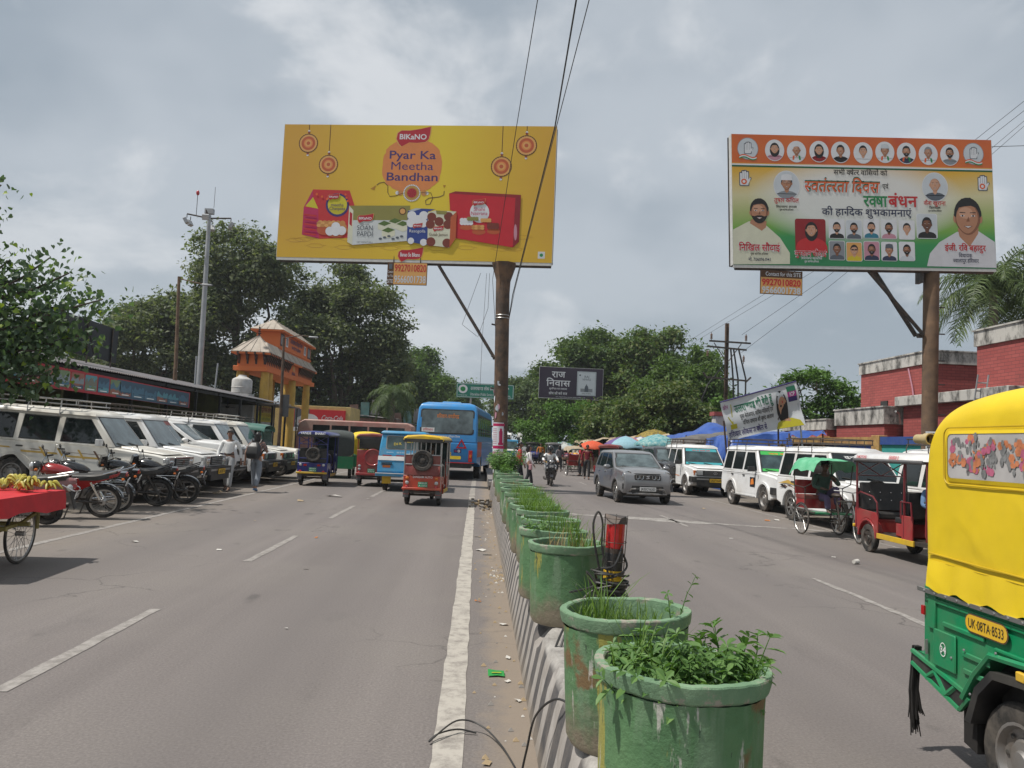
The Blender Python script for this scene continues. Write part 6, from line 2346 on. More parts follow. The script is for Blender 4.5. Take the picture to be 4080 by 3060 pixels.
def portrait(parent,cx,cz,s_,y,sk='p_skin1',hair='p_hair',shirt='p_shirt',frame=None,beard=0,long=False,bg='p_pearl',cap=None,glasses=False,bald=False,scarf=None,bust=True,eyes=True,tache=False):
 """flat printed head and shoulders; s_ = face half height"""
 m=MB()
 e=[y]
 dk={'p_skin1':'p_skin2','p_skin3':'p_skin1','p_skin2':'p_skin4'}
 lt={'p_skin1':'p_skin3','p_skin2':'p_skin1','p_skin4':'p_skin2'}
 def up():
  e[0]-=.0016
  return e[0]
 if frame=='oval':
  disc2(m,cx,cz -s_*.35,s_*1.95,s_*2.2,up(),'p_pearl',28)
  disc2(m,cx,cz -s_*.35,s_*1.85,s_*2.1,up(),bg,28)
 elif frame=='card':
  rect2(m,cx -s_*1.7,cz -s_*2.3,cx+s_*1.7,cz+s_*1.75,up(),'p_pearl',s_*.35)
  rect2(m,cx -s_*1.6,cz -s_*2.2,cx+s_*1.6,cz+s_*1.65,up(),bg,s_*.32)
 if bust:
  w_,dz=(1.5,2.2)if frame else (2.4,3.4)
  p=[]
  yy=up()
  for i in range(13):
   a=PI*i/12
   p.append((cx -w_*s_*math.cos(a),yy,cz -dz*s_+s_*(dz -1.15)*math.sin(a)**.6))
  if frame=='oval':
   p=[(cx+(q[0]-cx),q[1],max(q[2],cz -s_*.35 -2.05*s_*math.sqrt(max(0,1 -((q[0]-cx)/(1.86*s_))**2))))for q in p]
   p+=[(cx+1.5*s_*math.cos(PI*j/8),yy,cz -s_*.35 -2.05*s_*math.sqrt(max(0,1 -(1.5*math.cos(PI*j/8)/1.86)**2)))for j in range(1,8)]
  m.poly(p,shirt)
  yy=up()
  m.poly([(cx -s_*.36,yy,cz -s_*.6),(cx+s_*.36,yy,cz -s_*.6),(cx+s_*.3,yy,cz -s_*1.2),(cx,yy,cz -s_*1.5),(cx -s_*.3,yy,cz -s_*1.2)],sk)
  if scarf:
   for q,mt in ((-1,'p_saffron'),(1,'p_green')):
    yy=up()
    m.poly([(cx+q*s_*.35,yy,cz -s_*1.1),(cx+q*s_*.75,yy,cz -s_*1.2),(cx+q*s_*.85,yy,cz -s_*2.),(cx+q*s_*.5,yy,cz -s_*2.05)],mt)
 if long:
  disc2(m,cx,cz -s_*.25,s_*.98,s_*1.45,up(),hair,22)
 elif not bald:
  disc2(m,cx,cz+s_*.22,s_*.8,s_*.98,up(),hair,22)
 yy=up()
 for q in (-1,1):
  disc2(m,cx+q*s_*.74,cz -s_*.05,s_*.12,s_*.24,yy,sk,10)
 f=[]
 yy=up()
 for i in range(26):
  a=2*PI*i/26
  wz=math.sin(a)
  f.append((cx+s_*(.74 if wz>-.3 else .74 -.16*(-wz -.3))*math.cos(a),yy,cz+s_*(.98 if wz<0 else .92)*wz))
 m.poly(f,dk.get(sk,'p_skin4'))
 m.poly([(cx+(a -cx)*.86 -s_*.05,up()if False else yy -.0012,cz+(c -cz)*.93+s_*.02)for a,b_,c in f],sk)
 m.poly([(cx -s_*.12+s_*.42*math.cos(2*PI*i/16),yy -.0024,cz+s_*.3+s_*.34*math.sin(2*PI*i/16))for i in range(16)],lt.get(sk,sk))
 e[0]-=.003
 if not bald:
  p=[]
  yy=up()
  for i in range(15):
   a=R(2+176*i/14)
   k_=1+.05*math.sin(i*2.3+cx*7)
   p.append((cx+s_*.8*math.cos(a)*k_,yy,cz+s_*.12+s_*1.06*math.sin(a)*k_))
  for x_,z_ in ((-.7,.02),(-.64,.34),(-.5,.6),(-.2,.68),(.2,.72),(.48,.62),(.62,.36),(.7,.02)):
   p.append((cx+s_*x_,yy,cz+s_*z_))
  m.poly(p,hair)
 if beard:
  yy=up()
  p=[(cx+s_*.7*math.cos(R(200+140*i/10)),yy,cz+s_*.97*math.sin(R(200+140*i/10)))for i in range(11)]
  p+=[(cx+s_*.4,yy,cz -s_*.36),(cx+s_*.2,yy,cz -s_*.28),(cx -s_*.2,yy,cz -s_*.28),(cx -s_*.4,yy,cz -s_*.36)]
  m.poly(p,hair)
 if tache:
  yy=up()
  m.poly([(cx -s_*.3,yy,cz -s_*.44),(cx,yy,cz -s_*.3),(cx+s_*.3,yy,cz -s_*.44),(cx,yy,cz -s_*.4)],hair)
 if eyes:
  yy=up()
  for q in (-1,1):
   if glasses=='dark':
    rect2(m,cx+q*s_*.32 -s_*.26,cz+s_*0.,cx+q*s_*.32+s_*.26,cz+s_*.26,yy,'p_hair',s_*.08)
    continue
   disc2(m,cx+q*s_*.31,cz+s_*.13,s_*.12,s_*.045,yy,'p_pearl',12)
   disc2(m,cx+q*s_*.31,cz+s_*.13,s_*.055,s_*.05,yy -.0012,'p_hair',10)
   m.poly([(cx+q*s_*.12,yy,cz+s_*.29),(cx+q*s_*.5,yy,cz+s_*.3),(cx+q*s_*.44,yy,cz+s_*.35),(cx+q*s_*.14,yy,cz+s_*.33)],'p_hair')
   if glasses:
    disc2(m,cx+q*s_*.31,cz+s_*.12,s_*.25,s_*.19,yy -.002,'p_hair',14,inner=.84)
  m.poly([(cx -s_*.1,yy,cz -s_*.2),(cx+s_*.1,yy,cz -s_*.2),(cx+s_*.04,yy,cz+s_*.1)],{'p_skin1':'p_skin2','p_skin3':'p_skin1'}.get(sk,'p_skin4'))
  m.poly([(cx -s_*.27,yy -.0015,cz -s_*.46),(cx,yy -.0015,cz -s_*.62),(cx+s_*.27,yy -.0015,cz -s_*.46),(cx,yy -.0015,cz -s_*.44)],'p_skin2' if sk != 'p_skin2' else 'p_skin4')
  m.poly([(cx -s_*.2,yy -.003,cz -s_*.475),(cx,yy -.003,cz -s_*.56),(cx+s_*.2,yy -.003,cz -s_*.475)],'p_pearl')
 if cap:
  yy=up()
  m.poly([(cx -s_*.84,yy,cz+s_*.42),(cx+s_*.84,yy,cz+s_*.42),(cx+s_*.72,yy,cz+s_*1.2),(cx,yy,cz+s_*1.36),(cx -s_*.72,yy,cz+s_*1.2)],cap)
 return m.build('portrait',parent,fix=False)
def hand_symbol(mb,cx,cz,h,y,col='p_pearl',line='p_slate',wrist=True):
 """raised open palm"""
 for k_,(mt,g_,yy)in enumerate(((line,.012,y),(col,0.,y -.002))):
  w_=h*.46
  g2=g_*h*4
  rect2(mb,cx -w_/2 -g2,cz -h*.3 -g2,cx+w_/2+g2,cz+h*.1+g2,yy,mt,h*.07)
  for i,ln in enumerate((.3,.4,.42,.36)):
   x0=cx -w_/2+w_*i/4
   rect2(mb,x0 -g2+.002,cz -g2,x0+w_/4+g2 -.004,cz+h*.08+h*ln+g2,yy -.0004,mt,w_*.11)
  mb.poly([(cx+w_/2 -g2,yy,cz -h*.2),(cx+w_/2+h*.13+g2,yy,cz+h*.06),(cx+w_/2+h*.09+g2,yy,cz+h*.13+g2),(cx+w_/2,yy,cz+h*.02)],mt)
 for i in (1,2,3):
  x0=cx -w_/2+w_*i/4
  rect2(mb,x0 -h*.008,cz -h*.05,x0+h*.008,cz+h*.4,y -.004,line)

def hoarding_frame(t,W,H,z0,print_mat,thick=.3):
 """steel box behind the sheet, white wrapped edge, pipes below"""
 f=MB()
 x0,x1=-W/2,W/2
 for x in (x0+.05,x1 -.05):
  f.box((x,thick/2+.03,z0+H/2),(.08,thick,H),'steel_dark')
 for z in (z0+.04,z0+H/2,z0+H -.05):
  f.box((0,thick/2+.03,z),(W -.1,thick,.09),'steel_dark')
 for i in range(9):
  f.box((x0+W*i/8,thick+0.,z0+H/2),(.05,.05,H),'steel_dark')
 for i in range(8):
  f.tube([(x0+W*i/8,thick,z0+(.05 if i%2 else H -.05)),(x0+W*(i+1)/8,thick,z0+(H -.05 if i%2 else .05))],.025,'steel_dark',5)
 f.tube([(x0+.1,.16,z0 -.08),(x1 -.02,.16,z0 -.08)],.075,'steel_dark',8)
 f.build('frame',t)
 s_=MB()
 k1,k2=20,10
 V=[]
 for j in range(k2+1):
  for i in range(k1+1):
   u,v=i/k1,j/k2
   V.append((x0+W*u,0.,H*v))
 s_.add(V,[(j*(k1+1)+i,j*(k1+1)+i+1,(j+1)*(k1+1)+i+1,(j+1)*(k1+1)+i)for j in range(k2)for i in range(k1)],print_mat)
 so=s_.build('printed_sheet',t,loc=(0,0,z0),fix=False)
 e=MB()
 e.box((x0 -.006,.13,z0+H/2),(.012,.26,H),'flex_edge')
 e.box((x1+.006,.13,z0+H/2),(.012,.26,H),'flex_edge')
 e.box((0,.03,z0 -.05),(W,.05,.1),'flex_edge')
 e.build('wrapped_edge',t)
 return so

 # ---- hoarding 1: sweets
bb1=thing('hoarding','yellow sweets hoarding on a rusty pole in the median','billboard',(.76,26.3,.3),R(-7.))
W1,H1=9.8,4.86
Z1=7.62
OX1=-3.42 # panel centre relative to the pole
pl=MB()
zs=[-.3,.35,1.,2.,3.,4.,5.,6.,7.]
pl.tube([(-.027*z,0,z)for z in zs],.24,'rust_pole',28)
pl.lathe([(.243,6.5),(.26,6.95),(.42,7.45),(.44,7.56)],'rust_pole',8,c=(-.17,0,-0.),a0=R(22.5),a1=R(22.5)+2*PI)
for z in (1.9,3.2,4.3,5.4):
 pl.tube([(-.027*z -.24,-.05,z),(-.027*z -.36,-.08,z+.02)],.03,'steel_dark',6)
pl.lathe([(.243,0.),(.258,.01),(.243,.03)],'steel',24,c=(-.15,0,5.62))
pl.lathe([(.243,0.),(.258,.01),(.243,.03)],'steel',24,c=(-.15,0,5.72))
pl.build('pole',bb1)
br=MB()
br.tube([(-.38,-.02,4.28),(-2.5,.14,7.5)],.06,'steel_dark',6)
br.tube([(-.2,0.,4.28),(-.42,-.02,4.28)],.08,'steel_dark',6)
br.build('brace',bb1)
def shift(t,dx,dz):
 """parts of the panel are laid out about the panel's own centre"""
 t.location.x+=dx
 t.location.z+=dz
art=[]
_before=set(bpy.data.objects)
hoarding_frame(bb1,W1,H1,0.,'print_sweets')
def q1(px,py):
 return (((px+42*(py -40)/1020)-90)/2062*W1 -W1/2,H1 -(py -40 -12*px/2200)/1020*H1)
S1=W1/2062
yl=-.012
for cx,cy,r_,top in ((275,187,70,38),(433,350,70,38),(1740,357,74,45),(1926,197,74,45)):
 m=MB()
 x,z=q1(cx,cy)
 r_ *= S1
 xt,zt=q1(cx,top)
 rect2(m,x -.012,z,x+.012,zt -.02,yl,'p_brown')
 disc2(m,x,z,r_*1.05,r_*1.05,yl -.002,'p_brown',30)
 for k_,(q,mt)in enumerate(((.97,'p_sand'),(.76,'p_terra'),(.5,'p_peach'),(.36,'p_sand'),(.2,'p_terra'))):
  disc2(m,x,z,r_*q,r_*q,yl -.004 -.002*k_,mt,30)
 for i in range(26):
  a=2*PI*i/26
  disc2(m,x+r_*1.*math.cos(a),z+r_*1.*math.sin(a),r_*.07,r_*.07,yl -.014,'p_brown',6)
 for dz,mt in ((1.22,'p_dred'),(1.34,'p_pearl'),(-1.18,'p_dred'),(-1.3,'p_pearl')):
  disc2(m,x,z+dz*r_,r_*.13,r_*.13,yl -.015,mt,10)
 m.build('printed_pendant',bb1,fix=False)
m=MB()
x,z=q1(1072,355)
rr=random.Random(3)
p=[]
for i in range(60):
 a=2*PI*i/60
 ex=.42
 c_,s_=math.cos(a),math.sin(a)
 k_=1+rr.uniform(-.015,.015)+(.03*rr.random()if abs(c_)>.7 else 0)
 p.append((x+222*S1*math.copysign(abs(c_)**(2*ex),c_)*k_,yl,z+205*S1*math.copysign(abs(s_)**(2*ex),s_)*k_))
m.poly(p,'p_peach')
m.build('printed_brush_blot',bb1,fix=False)
m=MB()
for tx,py,w_ in (('Pyar Ka',303,350),('Meetha',387,318),('Bandhan',470,385)):
 x,z=q1(1072 if py>310 else 1075,py)
 put(m,tx,'p_purple',x,z,60*S1,yl -.004,w=w_*S1,bold=0. if tx[0]=='M' else .012)
m.build('lettering',bb1,fix=False)
def bik_logo(cx,cy,w_,yy,txt='BIKaNO',name='logo',ink='p_pearl'):
 g_=MB()
 x,z=q1(cx,cy)
 w_ *= S1
 for k_,(q,mt)in enumerate(((1.06,'p_sand'),(1.,'p_crimson'))):
  pts=[(-.5,-.05),(-.47,.12),(-.36,.2),(-.1,.2),(.2,.25),(.5,.32),(.49,.12),(.45,-.05),(.36,-.14),(.12,-.17),(-.12,-.16),(-.34,-.28),(-.42,-.2)]
  g_.poly([(x+a*w_*q,yy -.002*k_,z+b_*w_*q)for a,b_ in pts],mt)
 put(g_,txt,ink,x -.01*w_,z -.06*w_,.15*w_,yy -.006,w=.8*w_,bold=.02)
 g_.build(name,bb1,fix=False)
bik_logo(1080,138,255,yl -.006)
# rakhi thread
m=MB()
x,z=q1(1072,563)
for pts in (((1008,563),(950,585),(905,590),(890,560),(890,510),(860,482),(825,490),(805,505)),((1140,560),(1215,560),(1230,600),(1210,645),(1180,650),(1175,620),(1200,600),(1280,590),(1312,575),(1315,545))):
 m.tube([(q1(a,b_)[0],yl -.006,q1(a,b_)[1])for a,b_ in pts],.014,'p_brown',4)
for a,b_,dx in ((800,512,-1),(1313,530,0)):
 xx,zz=q1(a,b_)
 m.poly([(xx,yl -.008,zz+.03),(xx+dx*.16 -.04,yl -.008,zz -(.1 if dx else -.14)),(xx+dx*.12+.07,yl -.008,zz -(.16 if dx else -.14))],'p_ochre')
for q,mt in ((66,'p_gold'),(50,'p_sand'),(46,'p_gold'),(36,'p_crimson')):
 disc2(m,x,z,q*S1,q*S1,yl -.008 -.0015*(70 -q)/4,mt,28)
for i in range(8):
 a=2*PI*i/8
 m.poly([(x,yl -.024,z),(x+32*S1*math.cos(a),yl -.024,z+32*S1*math.sin(a)),(x+30*S1*math.cos(a+.35),yl -.024,z+30*S1*math.sin(a+.35))],'p_dred')
for i in range(30):
 a=2*PI*i/30
 disc2(m,x+60*S1*math.cos(a),z+60*S1*math.sin(a),6*S1,6*S1,yl -.026,'p_pearl',6)
for dx,r_ in ((-88,20),(92,22),(-110,14),(114,13)):
 disc2(m,x+dx*S1,z,r_*S1,r_*S1,yl -.012,'p_snack' if abs(dx)<100 else 'p_pearl',14)
m.build('printed_thread',bb1,fix=False)
# line ornament on the floor of the picture
m=MB()
rr=random.Random(6)
for i in range(26):
 cx,cy=q1(190+1740*((i*.618)%1),930+50*math.sin(i*1.7))
 m.tube([(cx+.3*math.cos(a*PI/6)*(1+.3*math.cos(3*a)),yl,cz_ if False else cy+.07*math.sin(a*PI/6))for a in range(13)],.006,'p_ochre',3)
m.build('printed_ornament',bb1,fix=False)
# the packs
def pk(pts,mt,d,name='printed_pack',more=()):
 g_=MB()
 g_.poly([(q1(*p)[0],yl -d,q1(*p)[1])for p in pts],mt)
 for k_,(pp,mm)in enumerate(more):
  g_.poly([(q1(*p)[0],yl -d -.002*(k_+1),q1(*p)[1])for p in pp],mm)
 return g_
def circ(cx,cy,rx,ry=None,n=20):
 return [(cx+rx*math.cos(2*PI*i/n),cy -(ry or rx)*math.sin(2*PI*i/n))for i in range(n)]
g_=pk([(250,680),(320,542),(600,548),(645,680),(640,905),(372,918),(240,888)],'p_red',.004,more=[([(250,680),(362,690),(372,918),(240,888)],'p_magenta'),([(320,600),(262,672),(362,690)],'p_lime'),([(318,545),(250,680),(262,672),(322,600)],'p_magenta'),(circ(508,660,90),'p_purple'),(circ(508,658,74),'p_lime')]+[(circ(380+34*(i%6)+10*(i//6),800+26*(i//6),22),'p_snack' if i%3 else 'p_sand')for i in range(18)]+[(circ(500,860,85,48),'p_terra'),(circ(410,850,55,40),'p_terra')]+[(circ(370+30*(i%5),800+18*(i//5),18,12),'p_sand' if i%2 else 'p_snack')for i in range(10)]+[(circ(a,b_,34),'p_pearl')for a,b_ in ((455,860),(545,855),(500,825),(500,862))]+[(circ(350+40*i,580+18*(i%3),9),'p_saffron')for i in range(3)]+[(circ(570+8*i,580+25*i,8),'p_saffron')for i in range(3)]+[([(255,730+36*i),(350,740+36*i),(350,752+36*i),(255,741+36*i)],'p_red')for i in range(5)])
for s_,py,w_ in (('meetha',672,96),('Chatpata',700,120)):
 x,z=q1(508,py)
 put(g_,s_,'p_purple',x,z,24*S1,yl -.2 if False else yl -.098,w=w_*S1)
g_.build('printed_pack',bb1,fix=False)
bik_logo(480,600,84,yl -.1,name='pack_logo')
g_=pk([(600,665),(1062,660),(1052,925),(628,962),(590,940)],'p_paper',.104,more=[([(600,665),(1062,660),(1060,770),(628,775)],'p_olive'),([(600,665),(632,700),(628,962),(590,940)],'p_cream'),([(605,710),(625,725),(622,822),(603,805)],'p_crimson'),(circ(1005,703,28),'p_brown'),(circ(1005,703,20),'p_sand')]+[([(a,b_),(a+46,b_ -24),(a+100,b_ -6),(a+100,b_+36),(a+50,b_+58),(a,b_+40)],'p_cream')for a,b_ in ((820,800),(900,780),(960,800),(850,850))]+[([(a,b_),(a+46,b_ -24),(a+100,b_ -6),(a+50,b_+16)],'p_leaf')for a,b_ in ((820,800),(900,780),(960,800),(850,850))]+[(circ(840+32*i,912 -10*(i%3),13,8),'p_slate')for i in range(6)])
for s_,py,h_,w_ in (('DESI GHEE',810,10,64),('SOAN',850,36,118),('PAPDI',896,36,118),('NET WEIGHT 500 g',945,10,118)):
 x,z=q1(722,py)
 put(g_,s_,'p_slate',x,z,h_*S1,yl -.16,w=w_*S1)
g_.build('printed_pack',bb1,fix=False)
bik_logo(725,762,120,yl -.16,name='pack_logo')
g_=pk([(1045,700),(1105,680),(1252,686),(1195,705),(1195,955),(1040,930)],'p_royal',.165,more=[(circ(a,b_,34),'p_pearl')for a,b_ in ((1075,735),(1120,765),(1165,735),(1070,790),(1160,790))]+[([(1045,700),(1105,680),(1150,682),(1090,702)],'p_foil'),(circ(1070,925,24),'p_pearl'),(circ(1165,935,26),'p_pearl')])
x,z=q1(1118,862)
put(g_,'Rasogolla','p_pearl',x,z,22*S1,yl -.19,w=120*S1)
g_.build('printed_pack',bb1,fix=False)
bik_logo(1120,812,70,yl -.19,name='pack_logo')
g_=pk([(1195,710),(1255,695),(1410,702),(1405,900),(1358,972),(1195,955)],'p_cream',.195,more=[(circ(a,b_,34),'p_jamun')for a,b_ in ((1225,745),(1280,778),(1350,740),(1215,800),(1345,800),(1220,930),(1340,938))]+[([(1255,695),(1340,700),(1330,725),(1262,722)],'p_olive'),([(1358,972),(1405,900),(1410,702),(1366,745)],'p_terra')])
x,z=q1(1275,886)
put(g_,'Gulab Jamun','p_brown',x,z,22*S1,yl -.222,w=138*S1)
g_.build('printed_pack',bb1,fix=False)
bik_logo(1275,832,78,yl -.222,name='pack_logo')
g_=pk([(1352,565),(1400,548),(1886,570),(1870,920),(1825,962),(1405,900),(1410,705),(1360,690)],'p_box',.1,more=[([(1352,565),(1400,548),(1886,570),(1845,592)],'p_dred'),([(1845,592),(1886,570),(1870,920),(1825,962)],'p_boxdark'),(circ(1580,705,72,78),'p_pearl'),(circ(1845,850,12,60),'p_pink')]+[(circ(1480,820,48,18),'p_terra'),(circ(1575,850,50,22),'p_terra'),(circ(1685,845,50,22),'p_terra')]+[(circ(1450+22*(i%4),785 -20*(i//4),17),'p_pearl')for i in range(8)]+[(circ(1535+22*(i%4),825 -16*(i//4),15,10),'p_sand' if i%2 else 'p_snack')for i in range(8)]+[(circ(1600+18*(i%4),770 -12*(i//4),14,9),'p_sand')for i in range(8)]+[(circ(1650+20*(i%4),815 -18*(i//4),15),'p_jamun')for i in range(8)]+[(circ(1500+20*(i%4),760 -12*(i//4),14,9),'p_olive')for i in range(8)])
for s_,py,w_ in (('Shahi',694,82),('Nazrana',726,122)):
 x,z=q1(1578,py)
 put(g_,s_,'p_magenta',x,z,26*S1,yl -.2,w=w_*S1)
g_.build('printed_pack',bb1,fix=False)
bik_logo(1575,632,92,yl -.2,name='pack_logo')
bik_logo(1066,1030,185,yl -.01,'Banao Se Bikano','logo')
m=MB()
x,z=q1(2034,1015)
rect2(m,x -.12,z -.12,x+.12,z+.12,yl,'p_pearl')
rect2(m,x -.105,z -.105,x+.105,z+.105,yl -.002,'p_paper')
disc2(m,x,z,.06,.06,yl -.004,'p_green',16)
m.build('printed_mark',bb1,fix=False)
for o in set(bpy.data.objects)-_before:
 if o.parent==bb1:
  shift(o,OX1,Z1)
  if o.name.split('.')[0]not in ('frame','wrapped_edge','printed_sheet'):
   o.scale.y=.2
   # contact tins hung below
def tin(label,loc,rz,wide):
 t=thing('contact_sign',label,'sign',loc,rz,'contact tins under the hoardings')
 m=MB()
 W,H=1.42,.8
 m.box((0,.012,0),(W,.02,H),'p_brown')
 m.build('plate',t)
 p=MB()
 if wide:
  rect2(p,-W/2+.02,-H/2+.02,W/2 -.02,H*.2,-.002,'p_sand')
  put(p,'Contact for this SITE','p_pearl',.06,H*.27,.13,-.004,w=1.18,bold=.01)
  put(p,'9927010820','p_red',0,-.1,.2,-.006,w=1.3,bold=.03)
  put(p,'9566001738','p_sky',0,-.36,.2,-.006,w=1.3,bold=.03)
 else:
  rect2(p,-W/2+.23,-H/2+.02,W/2 -.02,H/2 -.02,-.002,'p_sand')
  for s_,z in (('Contact',.02),('For This',-.13),('SITE',-.34)):
   put(p,s_,'p_pearl',-W/2+.115,z,.08 if s_ != 'SITE' else .13,-.004,w=.2)
  rect2(p,-W/2+.06,.16,-W/2+.17,.34,-.004,'p_slate',.02)
  put(p,'9927010820','p_red',.11,.08,.24,-.006,w=1.12,bold=.015)
  put(p,'9566001738','p_sky',.11,-.32,.24,-.006,w=1.12,bold=.015)
 p.build('lettering',t,fix=False)
 h=MB()
 for x in (-.5,.45):
  h.tube([(x,.01,H/2 -.01),(x,.03,H/2+.24)],.018,'steel_dark',5)
 h.build('hanger',t)
 return t
tin('tan contact tin with brown side panel hanging under the yellow hoarding',(-2.78,26.72,7.42),R(-7),False)

# ---- hoarding 2: festival greeting
bb2=thing('hoarding','orange white and green greeting hoarding with many portraits on the right','billboard',(14.95,25.,0.),0)
W2,H2=9.1,4.52
pl=MB()
pl.tube([(-.06+.012*z,0,z)for z in (-.05,1.5,3,4.5,6,7.3,8.2)],.245,'rust_pole_tan',28)
pl.box((.04,0,8.15),(.9,.5,.12),'steel_dark')
pl.box((-.38,0,7.85),(.12,.3,.5),'steel_dark')
for z in (3.2,4.2,5.,5.9,6.8):
 pl.tube([(.24,-.05,z),(.45,-.08,z)],.022,'steel_dark',6)
pl.build('pole',bb2)
br=MB()
br.tube([(-.3,-.1,5.85),(-2.35,-.1,8.1)],.06,'steel_dark',6)
br.tube([(-.35,.25,5.85),(-1.9,.25,8.15)],.075,'steel_dark',6)
br.tube([(-.1,.05,5.85),(-.42,.05,5.83)],.08,'steel_dark',6)
br.build('brace',bb2)
_before=set(bpy.data.objects)
hoarding_frame(bb2,W2,H2,0.,'print_greeting',.34)
def q2(px,py):
 return ((px -85 -12*(py -95)/945)/1893*W2 -W2/2,H2 -(py -95 -45*(px -85)/1890)/945*H2)
S2=W2/1893
yl=-.012
m=MB()
for z0,z1,mt in ((3.44,3.49,'p_pearl'),(3.38,3.44,'p_dgreen')):
 rect2(m,-W2/2,z0,W2/2,z1,yl+.006,mt)
m.build('printed_band',bb2,fix=False)
for cx,cy in ((202,203),(1845,242)):
 m=MB()
 x,z=q2(cx,cy)
 disc2(m,x,z,75*S2,80*S2,yl,'p_sky',28)
 disc2(m,x,z,74*S2,79*S2,yl -.001,'p_slate',28,inner=.97)
 hand_symbol(m,x,z -.02,100*S2,yl -.003)
 for k_,mt in enumerate(('p_saffron','p_pearl','p_green')):
  pts=[(x -.3+.6*i/8,yl -.01 -.001*k_,z -.24 -.04*k_+.05*math.sin(i*.75))for i in range(9)]
  m.add(pts+[(a,b_,c -.04)for a,b_,c in pts],[(i,i+1,10+i,9+i)for i in range(8)],mt)
 m.build('printed_emblem',bb2,fix=False)
for cx,cy in ((176,430),(1907,470)):
 m=MB()
 x,z=q2(cx,cy)
 hand_symbol(m,x,z,130*S2,yl)
 disc2(m,x -.01,z -.06,.12,.12,yl -.008,'p_pearl',16)
 disc2(m,x -.01,z -.06,.1,.1,yl -.009,'p_saffron',16,inner=.5)
 m.build('printed_emblem',bb2,fix=False)
row=[(395,205,'p_skin3',dict(long=True,shirt='p_pink')),(553,215,'p_skin1',dict(hair='p_pearl',shirt='p_pearl',scarf=True)),(716,215,'p_skin3',dict(long=True,shirt='p_dred')),(872,220,'p_skin1',dict(shirt='p_hair')),(1036,225,'p_skin3',dict(shirt='p_pearl')),(1195,220,'p_skin1',dict(cap='p_sky',shirt='p_pearl',scarf=True)),(1352,228,'p_skin1',dict(beard=1,shirt='p_navy',scarf=True)),(1512,235,'p_skin1',dict(hair='p_grey',shirt='p_pearl',scarf=True)),(1670,240,'p_skin1',dict(beard=1,glasses=True,shirt='p_grey'))]
for cx,cy,sk,kw in row:
 x,z=q2(cx,cy -2)
 portrait(bb2,x,z,.172,yl,sk,frame='oval',**kw)
for cx,cy,sk,kw in ((480,455,'p_skin1',dict(cap='p_pearl',glasses=True,shirt='p_grey',bg='p_sky')),(1556,470,'p_skin3',dict(bald=True,shirt='p_slate',bg='p_sky'))):
 x,z=q2(cx,cy)
 portrait(bb2,x,z,.235,yl,sk,frame='oval',**kw)
cards=[(838,790,'p_skin3',dict(shirt='p_hair',beard=1)),(962,795,'p_skin1',dict(shirt='p_slate',beard=1,bg='p_sky')),(1088,790,'p_skin3',dict(shirt='p_teal',beard=1)),(1215,795,'p_skin2',dict(shirt='p_pink',beard=1)),(1345,800,'p_skin3',dict(shirt='p_pearl')),(838,945,'p_skin2',dict(shirt='p_slate',bg='p_grey')),(962,955,'p_skin3',dict(shirt='p_yellowshirt',glasses='dark',bg='p_sand')),(1088,950,'p_skin2',dict(shirt='p_navy',bg='p_pink',beard=1)),(1215,955,'p_skin1',dict(shirt='p_navy',cap='p_slate')),(1343,955,'p_skin2',dict(shirt='p_sky',beard=1))]
for cx,cy,sk,kw in cards:
 x,z=q2(cx,cy -10)
 portrait(bb2,x,z,.165,yl,sk,frame='card',**kw)
x,z=q2(1492,760)
portrait(bb2,x,z,.215,yl,'p_skin4',frame='card',shirt='p_hair',bg='p_sky',tache=True)
m=MB()
a,c=q2(540,945),q2(757,718)
rect2(m,a[0],a[1],c[0],c[1],yl,'p_dred',.08)
m.build('printed_card',bb2,fix=False)
x,z=q2(655,795)
portrait(bb2,x,z,.23,yl -.002,'p_skin3',long=True,shirt='p_red')
x,z=q2(283,665)
portrait(bb2,x,z,.4,yl -.002,'p_skin1',beard=1,shirt='p_cream',bust=False,eyes=True,tache=True)
m=MB()
m.poly([(q2(*p)[0],yl -.0005,q2(*p)[1])for p in ((95,790),(210,730),(330,760),(430,850),(500,960),(500,1040),(96,1038))],'p_cream')
m.poly([(q2(*p)[0],yl -.001,q2(*p)[1])for p in ((225,715),(335,730),(330,775),(300,800),(215,745))],'p_skin1')
m.build('printed_shirt',bb2,fix=False)
x,z=q2(1792,715)
portrait(bb2,x,z,.6,yl -.002,'p_skin1',shirt='p_shirt',bust=False)
m=MB()
m.poly([(q2(*p)[0],yl -.0005,q2(*p)[1])for p in ((1487,1062),(1510,970),(1580,890),(1710,815),(1870,812),(1985,890),(1994,1078))],'p_shirt')
m.poly([(q2(*p)[0],yl -.001,q2(*p)[1])for p in ((1715,790),(1870,790),(1865,830),(1800,925),(1728,850))],'p_skin1')
m.build('printed_shirt',bb2,fix=False)
yt=yl -.03
def ht(s_,ink,cx,cy,h_,w_,bold=.012,lean=0.,y=yt,dz=0.):
 m=MB()
 x,z=q2(cx,cy)
 put(m,s_,ink,x,z+dz,h_*S2,y,w=w_*S2,bold=bold,lean=lean)
 m.build('lettering',bb2,fix=False)
ht('सभी क~षेत~र वािसयों को','p_hair',1015,398,36,390)
ht('स~वतंत~रता िदवस','p_pearl',875,517,80,560,.05,.12)
ht('स~वतंत~रता िदवस','p_dgreen',875,517,80,545,.03,.12,yt -.003)
ht('स~वतंत~रता िदवस','p_saffron',875,523,80,545,.008,.12,yt -.006)
ht('एवं','p_hair',1195,498,34,44)
ht('रक~षा','p_green',1120,628,80,175,.02)
ht('बंधन','p_red',1320,630,80,215,.02)
ht('की हार्िदक शुभकामनाएं'.replace('र्','र~'),'p_navy',1057,695,50,650,.012)
ht('तुषार किपल','p_red',478,595,30,178)
ht('िवधानसभा अध~यक~ष','p_hair',478,636,17,148)
